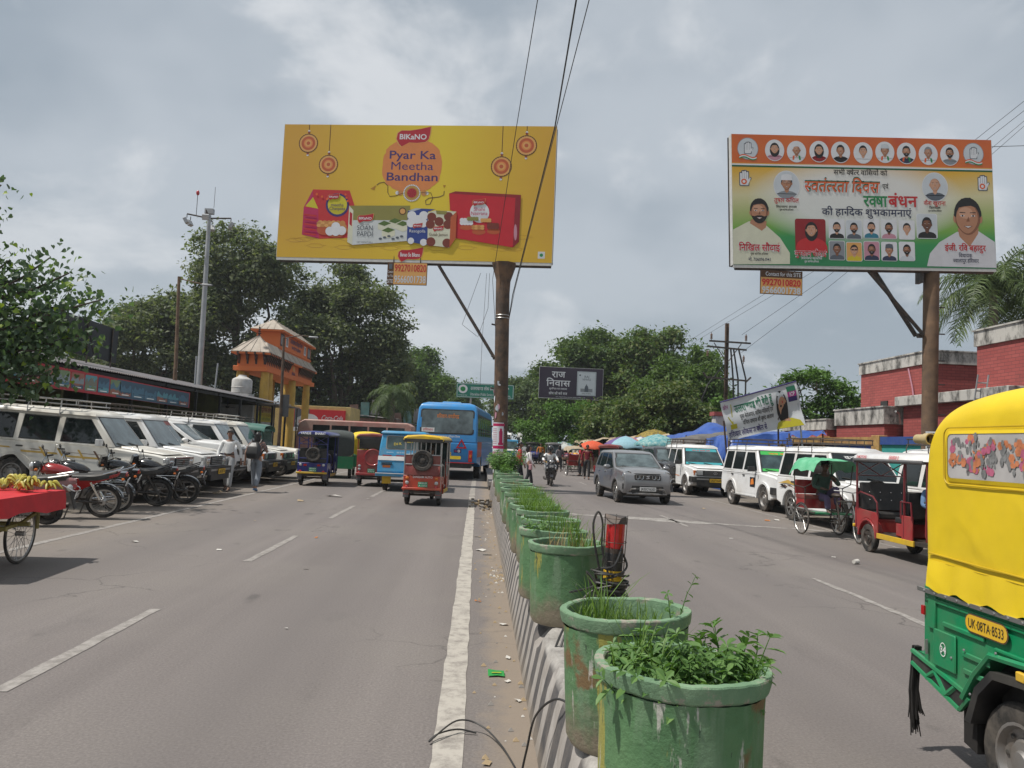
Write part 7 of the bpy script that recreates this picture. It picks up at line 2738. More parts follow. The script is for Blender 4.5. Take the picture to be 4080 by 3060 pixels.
ht('युवा कांग~रेस हिरद~वार','p_hair',478,655,12,98)
ht('कैश खुराना','p_red',1552,620,30,160)
ht('िजलाध~यक~ष','p_hair',1552,648,18,82)
ht('युवा कांग~रेस हिरद~वार','p_hair',1552,668,12,98)
ht('िनिखल सौदाई','p_pearl',283,943,46,302,.05)
ht('िनिखल सौदाई','p_red',283,943,46,295,.02,0,yt -.003)
ht('युवा कांग~रेस हिरद~वार','p_hair',283,973,14,126)
ht('मो. 7060961941','p_navy',283,1016,22,158)
ht('मुस~कान सौदाई','p_pearl',648,985,38,232,.06)
ht('मुस~कान सौदाई','p_red',648,985,38,225,.02,0,yt -.003)
ht('िवधानसभा महासिचव','p_pearl',655,1008,15,150)
ht('युवा कांग~रेस हिरद~वार','p_pearl',655,1030,13,104)
ht('इंजी. रिव बहादुर','p_red',1768,953,42,300,.02)
ht('िवधायक','p_navy',1768,1000,26,98)
ht('ज~वालापुर हिरद~वार','p_navy',1770,1038,26,188)
for o in set(bpy.data.objects)-_before:
 if o.parent==bb2:
  o.location=(Matrix.Translation((-2.38,-.3,8.))@ Matrix.Rotation(R(-2.),4,'Y'))@ o.location
  o.rotation_euler=(0,R(-2.),0)
  o.scale=(.98,.3 if o.name.split('.')[0]not in ('frame','wrapped_edge','printed_sheet')else 1,.98)
tin('brown and tan contact tin hanging under the greeting hoarding',(9.75,24.75,7.33),0,True)

# ---- small far hoarding
rj=thing('hoarding','dark purple pan masala hoarding on a slim pole in front of the trees','billboard',(9.85,70,0),0)
m=MB()
m.tube([(0,0,-.05),(.02,0,3),(.06,0,5.9)],.2,'rust_pole_tan',14)
m.build('pole',rj)
MB().tube([(0,0,4.3),(-1.55,.1,5.9)],.05,'steel_dark',5).build('brace',rj)
m=MB()
m.box((-1.68,.16,7.28),(5.86,.3,2.86),'steel_dark')
m.box((-1.68,0.,7.28),(5.9,.02,2.9),'flex_edge')
m.build('frame',rj)
m=MB()
rect2(m,-4.6,5.88,1.24,8.7,-.014,'p_aubergine')
m.build('printed_sheet',rj,fix=False)
m=MB()
rect2(m,-1.14,6.2,.62,8.42,-.02,'p_foil')
rect2(m,-1.02,6.3,.5,8.3,-.022,'p_sky')
put(m,'RAJ','p_slate',-.25,7.85,.2,-.026,w=.42)
put(m,'NIWAS','p_slate',-.25,7.6,.18,-.026,w=.75)
rect2(m,-.8,6.55,.3,6.85,-.026,'p_grey')
rect2(m,-.42,6.55,-.08,6.98,-.028,'p_slate')
disc2(m,-.25,6.98,.14,.2,-.029,'p_slate',14)
rect2(m,-.27,7.1,-.23,7.3,-.029,'p_slate')
rect2(m,-.94,8.,-.8,8.14,-.026,'p_slate')
put(m,'खाए न खाए','p_hair',-.25,6.36,.09,-.026,w=.8)
m.build('printed_pouch',rj,fix=False)
for s_,x,z,h_,w_ in (('राज',-2.85,7.78,.56,1.25),('िनवास',-2.85,6.98,.56,2.2),('सुगिन~धत पान मसाला',-2.85,6.66,.15,1.65),('सोच जो करे राज',-2.85,6.2,.22,1.7),('पान मसाला चबाना स~वास~थ~य के िलए हािनकारक है',-1.7,5.96,.06,2.7)):
 sign_text(rj,s_,'p_pearl',x,z,h_,-.026,w=w_,bold=.012)

 # ---- green direction gantry
gs=thing('direction_sign','green road sign board with white lettering and arrow behind the pole','sign',(.3,60,0),0)
m=MB()
for x in (-1.1,1.1):
 m.tube([(x,.1,-.05),(x,.1,6.)],.09,'steel',10)
m.build('posts',gs)
mk('sign_green',(.012,.17,.115),.4,var=.06)
m=MB()
m.box((0,.02,5.58),(4.5,.04,1.15),'sign_green')
m.build('board',gs)
m=MB()
for a,b_,c,d in ((-2.2,5.05,2.2,5.08),(-2.2,6.08,2.2,6.11),(-2.2,5.05,-2.17,6.11),(2.17,5.05,2.2,6.11)):
 rect2(m,a,b_,c,d,-.004,'p_pearl')
disc2(m,-1.74,5.68,.36,.34,-.004,'p_pearl',24)
disc2(m,-1.74,5.68,.2,.19,-.006,'p_green',18)
put(m,'उत~तराखण~ड लोक सेवा आयोग','p_pearl',.1,5.64,.24,-.004,w=2.5,bold=.012)
put(m,'Uttarakhand Public Service Commission','p_pearl',.15,5.2,.22,-.004,w=2.6)
put(m,'UTTARAKHAND PUBLIC','p_pearl',-1.74,5.16,.08,-.004,w=.7)
rect2(m,1.66,5.5,1.74,5.85,-.004,'p_pearl')
m.poly([(1.52,-.004,5.8),(1.88,-.004,5.8),(1.7,-.004,6.03)],'p_pearl')
put(m,'2 Km.','p_pearl',1.72,5.16,.2,-.004,w=.6)
m.build('lettering',gs,fix=False)

# ================================================================ LEFT CARRIAGEWAY TRAFFIC
mk('paint_pinkbus',(.42,.27,.22),.45,var=.1,dirt=(.4,.12,.1),dirt_amt=.8,dscale=.7)
erick('orange-red electric rickshaw with yellow roof and black spare wheel, seen from behind',(-1.33,20.95,0),R(-3),rear_text='SANGAM AUTO',plate_lines=['UK08 ER','A 1751'],group='rickshaws driving away')
erick('dark blue electric rickshaw with white lettering on its roof edge',(-5.45,26.8,0),R(2),body='paint_navy',post='paint_navy',roof='paint_navy',style='cage',roof_text=[('VANDE','rear',-.25,.075),('BHARAT','rear',.22,.075)],plate_lines=['UK08ER','4432'],group='rickshaws driving away')
erick('red electric rickshaw with closed round-dented tail beside the blue van',(-3.62,27.6,0),R(0),body='paint_red',post='paint_red',roof='vinyl_maroon',style='hatch',plate_lines=['UK08ER','7719'],group='rickshaws driving away')
van('blue and white tempo van with rear window lettering',(-2.42,26.1,0),R(1))
bus('sky-blue state bus with big rear window and red warning triangles',(-.98,37.9,0),R(-4.4)).scale=(1.05,1.,1.05)
mk('tarp_far',(.05,.06,.055),.7)
o=auto('green auto with dark hood beyond the dark blue rickshaw',(-5.75,31.6,0),R(12),detail=False,hood='tarp_far',name='auto_rickshaw')
o.scale=(.88,)*3
o=auto('green auto with yellow hood between the blue and the red rickshaw',(-4.9,34.,0),R(10),detail=False,name='auto_rickshaw')
o.scale=(.88,)*3
far_bus('cream and red bus parked across behind the rickshaws',(-7.8,49.5,.05),R(90),body='paint_pinkbus',L=7.2,H=2.55)

# ================================================================ TAXIS PARKED ON THE LEFT
LY=[18.55,20.5,22.45]
tl_lab=['dusty white taxi jeep with gold stripes on its doors, nearest in the left row','white taxi jeep with steel roof rack, second in the left row','white taxi jeep with reddish windscreen visor, third in the left row']
LRZ=R(-90)
taxi(tl_lab[0],(-9.1,18.5,.13),LRZ,body='paint_cream',deco=1,glass='glass_grey',mirror='paint_white',rackmat='steel',group='taxi jeeps parked on the left',ry=R(-2.4))
taxi(tl_lab[1],(-8.95,20.45,.13),LRZ,body='paint_white',plate_text='UK08TA',glass='glass_grey',group='taxi jeeps parked on the left',ry=R(-2.4),mirror='paint_white',bumper='plastic_black')
taxi(tl_lab[2],(-9.55,22.3,.15),LRZ,body='paint_cream',glass='glass_grey',visor='vinyl_maroon',group='taxi jeeps parked on the left',ry=R(-2.4),mirror='paint_white')
o=hatchback('white car with dark side glass parked fourth in the left row',(-9.35,24.15,.16),LRZ,body='paint_white',big=True)
o['group']='taxi jeeps parked on the left'
o.scale=(1.04,1.1,1.12)
taxi('pale silver taxi jeep parked fifth in the left row behind the walking man',(-9.,25.95,.13),LRZ,body='paint_white',glass='glass_grey',plate_text='UK07TB',group='taxi jeeps parked on the left',ry=R(-2.4),nose='old')
taxi('white taxi jeep with cream roof rack beside the green topped jeep',(-8.85,27.75,.13),LRZ,body='paint_cream',glass='glass_tint',plate_text='UK08TA',group='taxi jeeps parked on the left',ry=R(-2.4),rackmat='paint_cream',nose='old')
old_jeep('old cream jeep with green canvas top at the end of the left row',(-8.6,29.6,.13),R(-90),R(-2.2))

# ================================================================ TWO-WHEELERS ON THE LEFT
BRZ=R(90+14)
scooter('pinkish silver scooter parked behind the banana cart',(-7.62,13.,.02),BRZ,group='motorcycles parked on the left')
bike('red and black motorcycle with chrome rear guard, second two-wheeler from the cart',(-7.4,14.35,.01),BRZ,tank='bike_red',lean=R(-9))
bike('black motorcycle with round headlamp, third two-wheeler from the cart',(-7.62,15.35,.01),BRZ,spokes=True,carrier=False,lean=R(-9))
bike('black motorcycle with chrome carrier guard and alloy wheels, fourth from the cart',(-7.45,16.85,.01),BRZ,spokes=False,carrier=True,lean=R(-9),fairing=True)
bike('black sporty motorcycle with bare tail, farthest of the row',(-7.2,17.75,.01),BRZ,spokes=False,carrier=False,lean=R(-9),fairing=True)

# ================================================================ RIGHT CARRIAGEWAY
hatchback('grey hatchback with chrome grille driving towards the camera',(4.98,24.95,0),R(180+4))
o=hatchback('black car parked between the grey hatchback and the white taxis',(8.,32.2,0),R(180+3),body='paint_black',big=True)
o.scale=(1.05,1.08,1.12)
taxi('white taxi jeep with teal windscreen film and square headlights, farthest in the right row',(8.62,30.15,0),R(180+2),nose='old',plate_text='UK07TA4490',glass='glass_tint',visor='ink_teal',visor_text=('जय मां काली देवी','ink_red'),low_film='ink_teal',deco=4,group='taxi jeeps parked on the right')
taxi('white taxi jeep with green windscreen film, second in the right row',(9.1,23.5,0),R(180+3),glass='glass_tint',visor='ink_limegreen',visor_text=('जय बद~री','ink_orange'),low_film='ink_limegreen',deco=3,group='taxi jeeps parked on the right')
taxi('white taxi jeep with brown side graphics behind the cycle rickshaw',(8.95,18.35,0),R(180+3),glass='glass_dark',deco=2,wheels='alloy',visor='glass_dark',visor_text=('दुर~गा मां','ink_white'),group='taxi jeeps parked on the right',bumper='plastic_black')
taxi('white taxi jeep mostly hidden behind the red rickshaw',(9.6,13.7,0),R(180+3),glass='glass_tint',deco=0,group='taxi jeeps parked on the right')
cycle_rickshaw('cycle rickshaw with green tarpaulin canopy and its driver on the seat',(7.42,15.85,0),R(180+4))
er_r=erick('red electric rickshaw with white roof and black buttoned seat on the right',(7.53,12.88,0),R(180),body='paint_red',post='paint_maroon',roof='paint_white',style='cage',fender='paint_red',roof_text=[('E-MOTORS',1,-1.,.05),('150000 रू',1,.1,.06)],roof_ink='ink_red',hood='plastic_grey')
auto('yellow and green auto rickshaw with flowered window, close on the right',(3.31,2.93,0),R(180),number='UK·08TA·8533')
erick('red electric rickshaw with checked red roof behind the grey hatchback',(6.45,37.6,0),R(180 -14),body='paint_red',post='paint_red',roof='vinyl_maroon',style='cage',group='rickshaws on the far right')

# ================================================================ THE SHEDS ON THE LEFT
mk('tin_roof',(.16,.16,.17),.55,metal=.3,var=.2,scale=1.2,dirt=(.2,.13,.09),dirt_amt=.5,dscale=.8)
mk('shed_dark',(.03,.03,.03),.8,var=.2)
mk('wall_green',(.13,.135,.055),.9,var=.2,scale=1.5,dirt=(.06,.06,.04),dirt_amt=.6)
mk('wall_white',(.5,.49,.47),.85,var=.12,scale=2,dirt=(.26,.23,.19),dirt_amt=.6)
mk('wall_yellow',(.52,.4,.16),.85,var=.12,scale=2,dirt=(.3,.22,.13),dirt_amt=.5)
hex_inks(b_red='b32a36',b_a='4f7890',b_b='7a8f6a',b_c='8f9aa0',b_d='3d5a70',b_e='a06858',b_f='5f9aa8',b_g='7f7f72')
def corrugated(mb,x0,x1,y0,y1,z0,z1,mat,pitch=.16,amp=.022,thick=.006):
 """sheet sloping from (x0,z0) to (x1,z1), ribs running along x, repeated along y"""
 k=int((y1 -y0)/pitch*2)
 A,B=[],[]
 for i in range(k+1):
  y=y0+(y1 -y0)*i/k
  dz=amp*(1 if i%2 else -1)
  A.append((x0,y,z0+dz))
  B.append((x1,y,z1+dz))
 n_=k+1
 low=[(x,y,z -thick)for x,y,z in A+B]
 mb.add(A+B+low,[(i,i+1,n_+i+1,n_+i)for i in range(k)]+[(2*n_+i,3*n_+i,3*n_+i+1,2*n_+i+1)for i in range(k)]+[(i,2*n_+i,2*n_+i+1,i+1)for i in range(k)],mat)
shed=thing('market_shed','long dark open shed with corrugated tin roof behind the left taxis','shed',(-12.,18,.24),0)
m=MB()
corrugated(m,0.,-6.5,-.3,31.4,3.2,4.35,'tin_roof')
m.build('roof',shed,fix=False,sharp=80)
m=MB()
m.box((-.12,15.6,3.08),(.06,31.4,.12),'shed_dark')
m.box((-3.2,15.6,3.55),(.08,31.4,.1),'shed_dark')
for i in range(11):
 m.box((-3.1,i*3.,3.62),(6.2,.06,.08),'shed_dark',ry=R(10))
m.build('rafters',shed)
for i in range(11):
 MB().box((-.15,.1+i*3.05,1.55),(.1,.1,3.1),'shed_dark').build('post',shed)
m=MB()
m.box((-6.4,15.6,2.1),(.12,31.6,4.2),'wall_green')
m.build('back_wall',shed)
for i in range(4):
 MB().prism([(-.5,.05),(-6.3,.05),(-6.3,4.2),(-.5,3.15)],5.44+i*7.,5.56+i*7.,'wall_green','Y').build('partition',shed)
MB().prism([(-.3,.05),(-6.3,.05),(-6.3,4.2),(-.3,3.12)],-.26,-.14,'wall_green','Y').build('partition',shed)
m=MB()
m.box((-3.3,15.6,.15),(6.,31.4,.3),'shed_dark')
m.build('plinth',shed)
for k_,y in enumerate((18.3,24.)):
 m=MB()
 m.tube([(-1.6,y,3.3),(-1.6,y,2.75)],.02,'shed_dark',6)
 m.lathe([(0.,0.),(.1,.02),(.1,.1),(0.,.12)],'shed_dark',12,c=(-1.6,y,2.65))
 for i in range(3):
  a=2*PI*i/3+.4+k_
  m.box((-1.6+.4*math.cos(a),y+.4*math.sin(a),2.7),(.62,.13,.012),'shed_dark',rz=a)
 m.build('ceiling_fan',shed)
MB().tube([(-1.,20.6,2.9),(-1.,21.2,2.9)],.025,'ink_white',6).build('tube_light',shed)
# photo banner along the eaves
ban=thing('photo_banner','long red banner of framed photographs hung along the shed eaves','banner',(-11.86,10.,.24),0)
m=MB()
m.box((0,12.2,2.72),(.02,19.3,.62),'b_red',rx=R(-.65))
m.build('banner_cloth',ban)
rr=random.Random(14)
pics=['b_a','b_b','b_c','b_d','b_e','b_f','b_g']
k_=0
yy=3.2
def picture(y,w,mats_,zc):
 m=MB().xf(side(1,.016)@ Matrix.Translation((y+w/2,0,zc)))
 rect2(m,-w/2,-.235,w/2,.235,0,mats_[0],.05)
 # roofs, river bank and trees as soft-edged bands
 top=[(-w/2+w*i/8,-.003,.05+rr.uniform(-.07,.12))for i in range(9)]
 m.poly(top+[(w/2,-.003,-.08),(-w/2,-.003,-.08)],mats_[1])
 low=[(-w/2+.02+(w -.04)*i/8,-.005,-.1+rr.uniform(-.05,.06))for i in range(9)]
 m.poly(low+[(w/2 -.03,-.005,-.22),(-w/2+.03,-.005,-.22)],mats_[2])
 rect2(m,-w*.3,-.2,w*.3,-.17,-.007,'ink_white')
 m.build('photograph',ban,fix=False)
while yy<15.4:
 w=.72
 a=rr.sample(pics,3)
 picture(yy,w,a,2.72 -.0113*(yy -12.2))
 yy+=w+.07
m=MB()
m.xf(side(1,.014))
m.poly([(15.5,0,2.38),(21.75,0,2.31),(21.75,0,2.88),(15.5,0,2.96)],'b_d')
m.build('print_panel',ban,fix=False)
yy=15.7
while yy<21.2:
 w=rr.uniform(.75,1.)
 picture(yy,w,['b_d',rr.choice(['b_a','b_f']),rr.choice(['b_b','b_a','b_e'])],2.64 -.0113*(yy -18))
 yy+=w+.06
 # black scaffold boards on the shed roof
bo=thing('black_board_rack','rack of black boards lying against a frame on the shed roof','boards',(-14.3,24.5,4.1),0)
MB().tube([(.1,0,-.2),(.1,0,1.55)],.06,'ink_white',8).build('upright',bo)
for y in (1.8,3.6,5.4):
 MB().tube([(.1,y,-.2),(.1,y,1.3)],.03,'steel_dark',6).build('upright',bo)
for i in range(5):
 MB().box((.05+.03*(i%2),.75+i*1.15,.75 -.02*i),(.04,1.12,1.3),'ink_black',rx=R(2 -i)).build('board',bo)
m=MB()
m.tube([(.18,2.,0.),(.18,2.7,1.4)],.03,'steel',5)
m.tube([(.18,3.2,1.4),(.18,4.,0.)],.025,'steel_dark',5)
m.build('brace',bo)
# ticket office at the far end of the shed
of=thing('ticket_office','white office hut with yellow Hindi board at the far end of the shed','hut',(-12.6,43.2,.24),0)
MB().box((-1.6,2.4,1.45),(3.2,4.6,2.9),'wall_white').build('walls',of,bevel=.02)
m=MB().xf(side(1,.012))
rect2(m,.3,2.02,4.5,2.92,-.002,'wall_yellow')
rect2(m,.6,2.05,4.2,2.55,-.004,'p_lime')
put(m,'टैक~सी यूिनयन हिरद~वार','p_dred',2.4,2.62,.22,-.008,w=3.6,bold=.012)
put(m,'फोन नं. 01334','p_dred',2.4,2.36,.13,-.008,w=2.6)
put(m,'रिज. सीट हिरद~वार','p_dgreen',2.4,2.1,.16,-.008,w=2.4)
m.build('signboard',of,fix=False)
for y0 in (.5,2.3):
 w_=MB()
 w_.box((.01,y0+.65,1.2),(.06,1.3,.9),'steel')
 w_.box((.045,y0+.65,1.2),(.02,1.15,.75),'glass_dark')
 w_.build('window',of)
m=MB()
m.box((.6,2.4,3.),(1.6,5.4,.06),'tin_roof')
m.build('awning',of)
for y in (-.2,5.):
 MB().tube([(1.25,y,0),(1.25,y,2.98)],.04,'shed_dark',6).build('post',of)
wt=thing('water_tank','white plastic water tank on the roof between the gate columns','tank',(-14.6,47.5,3.95),0)
MB().lathe([(0.,0.),(.55,0.),(.6,.05),(.6,.35),(.62,.38),(.6,.41),(.6,.8),(.56,.88),(.25,1.05),(.22,1.14),(0.,1.14)],'wall_white',28).build('tank_body',wt)
MB().box((0,0,-.1),(1.2,1.2,.2),'wall_white').build('stand',wt)

# ================================================================ ORANGE GATEWAY
mk('gate_orange',(.66,.165,.04),.75,var=.1,scale=1.2,dirt=(.45,.13,.05),dirt_amt=.5,dscale=1.2)
mk('gate_yellow',(.5,.32,.06),.75,var=.12,scale=1.5,dirt=(.32,.2,.06),dirt_amt=.5)
mk('gate_roof',(.4,.35,.29),.8,var=.12,scale=1.5,dirt=(.24,.2,.17),dirt_amt=.5)
mk('wood_dark',(.045,.022,.016),.6,var=.2)
gate=thing('gateway','orange two-tier gateway with pale pagoda roofs on yellow columns','gateway',(-14.72,56.3,.25),0)
gate.scale.x=.77
hx,hy=1.15,5.5
m=MB()
m.box((0,0,5.42),(2.8,14.,.3),'gate_orange')
m.box((0,0,5.95),(2.3,13.6,.9),'gate_orange')
m.build('lower_storey',gate,bevel=.02)
def hip(name,z0,wx_,wy_,rise,over,inner):
 m=MB()
 X,Y=wx_+over,wy_+over
 m.add([(-X,-Y,z0),(X,-Y,z0),(X,Y,z0),(-X,Y,z0),(0 if inner is None else -inner[0],-Y+X*1. if inner is None else -inner[1],z0+rise),(0 if inner is None else inner[0],-Y+X if inner is None else -inner[1],z0+rise),(0 if inner is None else inner[0],Y -X if inner is None else inner[1],z0+rise),(0 if inner is None else -inner[0],Y -X if inner is None else inner[1],z0+rise)],[(0,1,5,4),(1,2,6,5),(2,3,7,6),(3,0,4,7),(0,3,2,1)],'gate_roof')
 m.box((0,0,z0 -.06),(2*X -.06,2*Y -.06,.12),'gate_orange')
 k=5
 # standing seams
 for i in range(9):
  y=-Y+.6+(2*Y -1.2)*i/8
  top=inner[0]if inner else .02
  m.tube([(X,y,z0+.02),(top,max(-(inner[1]if inner else Y -X),min(inner[1]if inner else Y -X,y)),z0+rise+.01)],.022,'gate_roof',4)
 for x in (-.6,0,.6):
  m.tube([(x,-Y,z0+.02),(x*.6,-inner[1]if inner else -Y+X,z0+rise*.98)],.022,'gate_roof',4)
 return m.build(name,gate,sharp=20)
hip('lower_roof',6.46,1.15,6.8,.75,.42,(.95,6.2))
m=MB()
m.add([(-1.56,-7.2,6.5),(1.56,-7.2,6.5),(1.56,-4.,6.5),(-1.56,-4.,6.5),(0,-5.5,7.72)],[(0,1,4),(1,2,4),(2,3,4),(3,0,4)],'gate_roof')
for x,y in ((-1.56,-7.2),(1.56,-7.2),(0,-7.2),(1.56,-5.6),(-.8,-7.2),(.8,-7.2)):
 m.tube([(x,y,6.52),(0,-5.5,7.74)],.025,'gate_roof',4)
m.build('end_roof',gate)
f=MB()
for i,(r_,z)in enumerate(((.1,7.75),(.17,7.88),(.13,8.02),(.1,8.15),(.07,8.26))):
 f.ell((0,-5.5,z),(r_,r_,.055),'wood_dark',12,6)
f.tube([(0,-5.5,7.65),(0,-5.5,8.6)],[.05,.01],'wood_dark',6)
f.build('finial',gate)
m=MB()
m.box((0,1.45,7.62),(2.05,9.7,1.5),'gate_orange')
m.box((0,1.45,7.28),(2.2,9.85,.14),'gate_orange')
m.build('upper_storey',gate,bevel=.02)
ho=hip('upper_roof',8.42,1.03,4.85,.85,.42,None)
ho.location.y=1.45
for y in (-2.7,5.6):
 m=MB()
 m.box((1.035,y,7.82),(.04,.95,.86),'wood_dark')
 for d in (-.24,.22):
  m.prism([(y+d -.17,7.5),(y+d+.17,7.5),(y+d+.17,8.)]+[(y+d+.17*math.cos(a*PI/6),8.+.17*math.sin(a*PI/6))for a in range(1,6)]+[(y+d -.17,8.)],1.05,1.062,'p_grey')
 m.build('window',gate)
for y in (-1.4,4.2):
 m=MB()
 m.box((1.035,y,7.85),(.03,.62,.7),'p_pearl')
 m.box((1.052,y,7.85),(.01,.4,.5),'p_grey')
 m.build('emblem_panel',gate)
lt=MB().xf(side(1,1.04))
put(lt,'उत~तराखण~ड पिरवहन िनगम','ink_navy',1.4,7.9,.3,-.004,w=3.8,bold=.02)
put(lt,'बस स~टेशन हिरद~वार','ink_navy',1.4,7.52,.22,-.004,w=2.8,bold=.02)
lt.build('lettering',gate,fix=False)
l2=MB().xf(side(1,1.165))
put(l2,'हिरद~वार','ink_navy',.6,5.64,.2,-.004,w=1.,bold=.02)
l2.build('lettering',gate,fix=False)
MB().box((1.165,.6,6.15),(.03,.6,.4),'p_sand').build('emblem_panel',gate)
def bracket(x,y,axis):
 m=MB()
 if axis=='x':
  m.prism([(0,0),(0.,.75),(.42,.75),(.42,.6),(.25,.52),(.18,.3),(.06,.2)],-.08,.08,'wood_dark','Y')
 return m
bm_=bracket(0,0,'x').build('bracket',gate,loc=(1.16,-6.72,5.72))
for i,y in enumerate([-6.3+.42*q for q in range(14)]+[2.2+.42*q for q in range(11)]):
 c=bm_.copy()
 COL.objects.link(c)
 c.location=(1.16,y,5.72)
for x in (-1.,-.3,.4,1.1):
 c=bm_.copy()
 COL.objects.link(c)
 c.location=(x,-6.82,5.72)
 c.rotation_euler=(0,0,R(-90))
for x in (-1.,1.):
 for y in (-6.3,-5.4,.9,5.6):
  c=MB()
  c.lathe([(.36,-.3),(.36,4.7),(.33,4.7),(.33,5.28)],'gate_yellow',22,c=(x,y,0))
  c.build('column',gate)

  # ================================================================ POLES ON THE LEFT
fm=thing('floodlight_mast','tall grey tapered mast with floodlights and a red obstruction lamp','mast',(-18.05,50,.2),0)
mk('galv',(.36,.37,.38),.55,metal=.4,var=.12,scale=1.,dirt=(.22,.22,.22),dirt_amt=.4)
m=MB()
m.tube([(0.,0,0),(-.03,0,4),(-.07,0,8),(-.12,0,12),(-.16,0,15.4)],[.2,.185,.165,.14,.12],'galv',18)
m.build('shaft',fm)
m=MB()
m.box((-.16,0,15.65),(.55,.3,.34),'galv')
for a in (.2,1.77,3.34,4.91):
 m.tube([(-.16,0,15.2),(-.16+1.35*math.cos(a),1.35*math.sin(a),15.35)],.05,'steel_dark',6)
m.build('head_frame',fm)
for i,a in enumerate((.2,.5,1.77,2.9,3.34,4.91)):
 m=MB()
 x,y=-.16+1.35*math.cos(a),1.35*math.sin(a)
 m.tube([(x,y,15.35),(x,y,15.1)],.03,'steel_dark',5)
 m.box((x+.05*math.cos(a),y+.05*math.sin(a),14.9),(.22,.4,.36),'galv',rz=a,ry=R(30))
 m.box((x+.13*math.cos(a),y+.13*math.sin(a),14.84),(.03,.36,.3),'lens_clear',rz=a,ry=R(30))
 m.build('floodlight',fm,bevel=.02)
m=MB()
m.tube([(-1.,0.,15.3),(-1.,0,16.7)],.02,'steel_dark',5)
m.build('lamp_stalk',fm)
MB().ell((-1.,0,16.85),(.11,.11,.17),'lens_red',12,8).build('obstruction_lamp',fm)
MB().tube([(.1,0,15.9),(.1,0,17.3)],.014,'steel_dark',5).build('lightning_rod',fm)
sl=thing('street_lamp','rusty old street lamp pole with bare bracket above the shed','lamp post',(-16.5,42,.2),0)
m=MB()
m.tube([(.04,0,0),(0.,0,5),(-.16,0,9.4),(-.17,0,9.7)],[.12,.1,.08,.08],'rust_pole_tan',12)
m.tube([(-.17,0,9.6),(.7,0,9.42),(1.2,0,9.35)],.03,'rust_pole_tan',6)
m.build('pole',sl)
MB().box((1.35,0,9.32),(.55,.16,.1),'galv').build('lamp_head',sl,bevel=.03)
s2=thing('street_lamp','thin brown street lamp pole standing in front of the orange gateway','lamp post',(-10.75,42,.15),0)
m=MB()
m.tube([(0,0,0),(0.,0,3),(-.09,0,6.7)],[.1,.085,.06],'rust_pole',10)
m.tube([(-.09,0,6.65),(.8,0,6.85),(1.35,0,6.8)],.028,'rust_pole',6)
m.build('pole',s2)
MB().box((1.5,0,6.78),(.5,.16,.09),'galv').build('lamp_head',s2,bevel=.03)
MB().box((.22,.06,3.),(.35,.03,1.2),'plastic_grey').build('notice_board',s2)
for k_,(x,y,h)in enumerate(((-15.6,42.5,3.2),(-15.2,44.5,2.9))):
 t=thing('thin_pole',['short slanting pole stub on the shed roof','short grey pole stub near the mast foot'][k_],'pole',(x,y,3.9),0)
 MB().tube([(0,0,-.1),(.1*k_ -.02,0,h*.55)],.05,'galv',6).build('pole',t)

 # ================================================================ SHOPS AND SHACKS BEYOND
cs=thing('shop','yellowish shop with red cola signboard beyond the gateway','shop',(-14.4,64,.2),0)
MB().box((0,2.6,1.9),(7.4,5,3.8),'wall_yellow').build('walls',cs,bevel=.03)
m=MB()
m.box((1.2,.06,2.75),(4.2,.1,1.5),'ink_red')
m.build('signboard',cs)
m=MB()
rect2(m,-.85,2.,.35,3.5,.005,'p_slate')
disc2(m,.3,2.65,.8,.48,.003,'p_pearl',20)
disc2(m,-.3,2.5,.45,.4,0.,'p_foil',20)
disc2(m,0.,3.05,.3,.2,-.002,'p_pearl',14)
put(m,'Coca-Cola','p_pearl',2.2,2.65,.4,0.,w=1.75,lean=.25,bold=.012)
put(m,'Taste the feeling','p_pink',2.2,2.3,.12,0.,w=.8)
rect2(m,-.9,1.68,3.3,2.,.003,'p_pearl')
put(m,'SHREE GANGA CONFECTIONERY','p_hair',1.2,1.74,.2,0.,w=3.9,bold=.015)
m.build('lettering',cs,fix=False)
mk('tin_rust',(.24,.13,.1),.8,var=.3,scale=2,dirt=(.3,.22,.18),dirt_amt=.6)
mk('tin_teal',(.12,.26,.25),.75,var=.2,scale=2,dirt=(.2,.2,.18),dirt_amt=.5)
mk('tin_grey',(.24,.24,.25),.75,var=.25,scale=2,dirt=(.22,.16,.12),dirt_amt=.6)
sh=[(-10.4,74,4.2,3.4,'patched tin shack with upright rusty sheets left of the palm','tin_rust'),(-6.6,78,4.4,2.9,'low tin shack with grey roof below the far palm','tin_grey'),(-2.9,84,3.6,2.7,'far tin shack with coloured door sheets near the bus roof','tin_teal')]
for x,y,w_,h,lab,mt in sh:
 t=thing('shack',lab,'shack',(x,y,0),0,'roadside shacks')
 MB().box((0,1.5,h/2),(w_,3,h),mt).build('walls',t)
 m=MB()
 corrugated(m,-w_/2 -.3,w_/2+.3,-.5,3.4,h+.35,h+.05,'tin_grey',.3,.03)
 m.build('roof',t,fix=False)
 for i,q in enumerate(('tin_rust','tin_teal','tin_grey','tin_rust')):
  if (i+int(x))%2==0 or i<2:
   MB().box((-w_/2+.5+i*1.,-.1,h+.55+.25*(i%3)),(.8,.05,1.4),q,ry=R(-6+5*i)).build('loose_sheet',t)

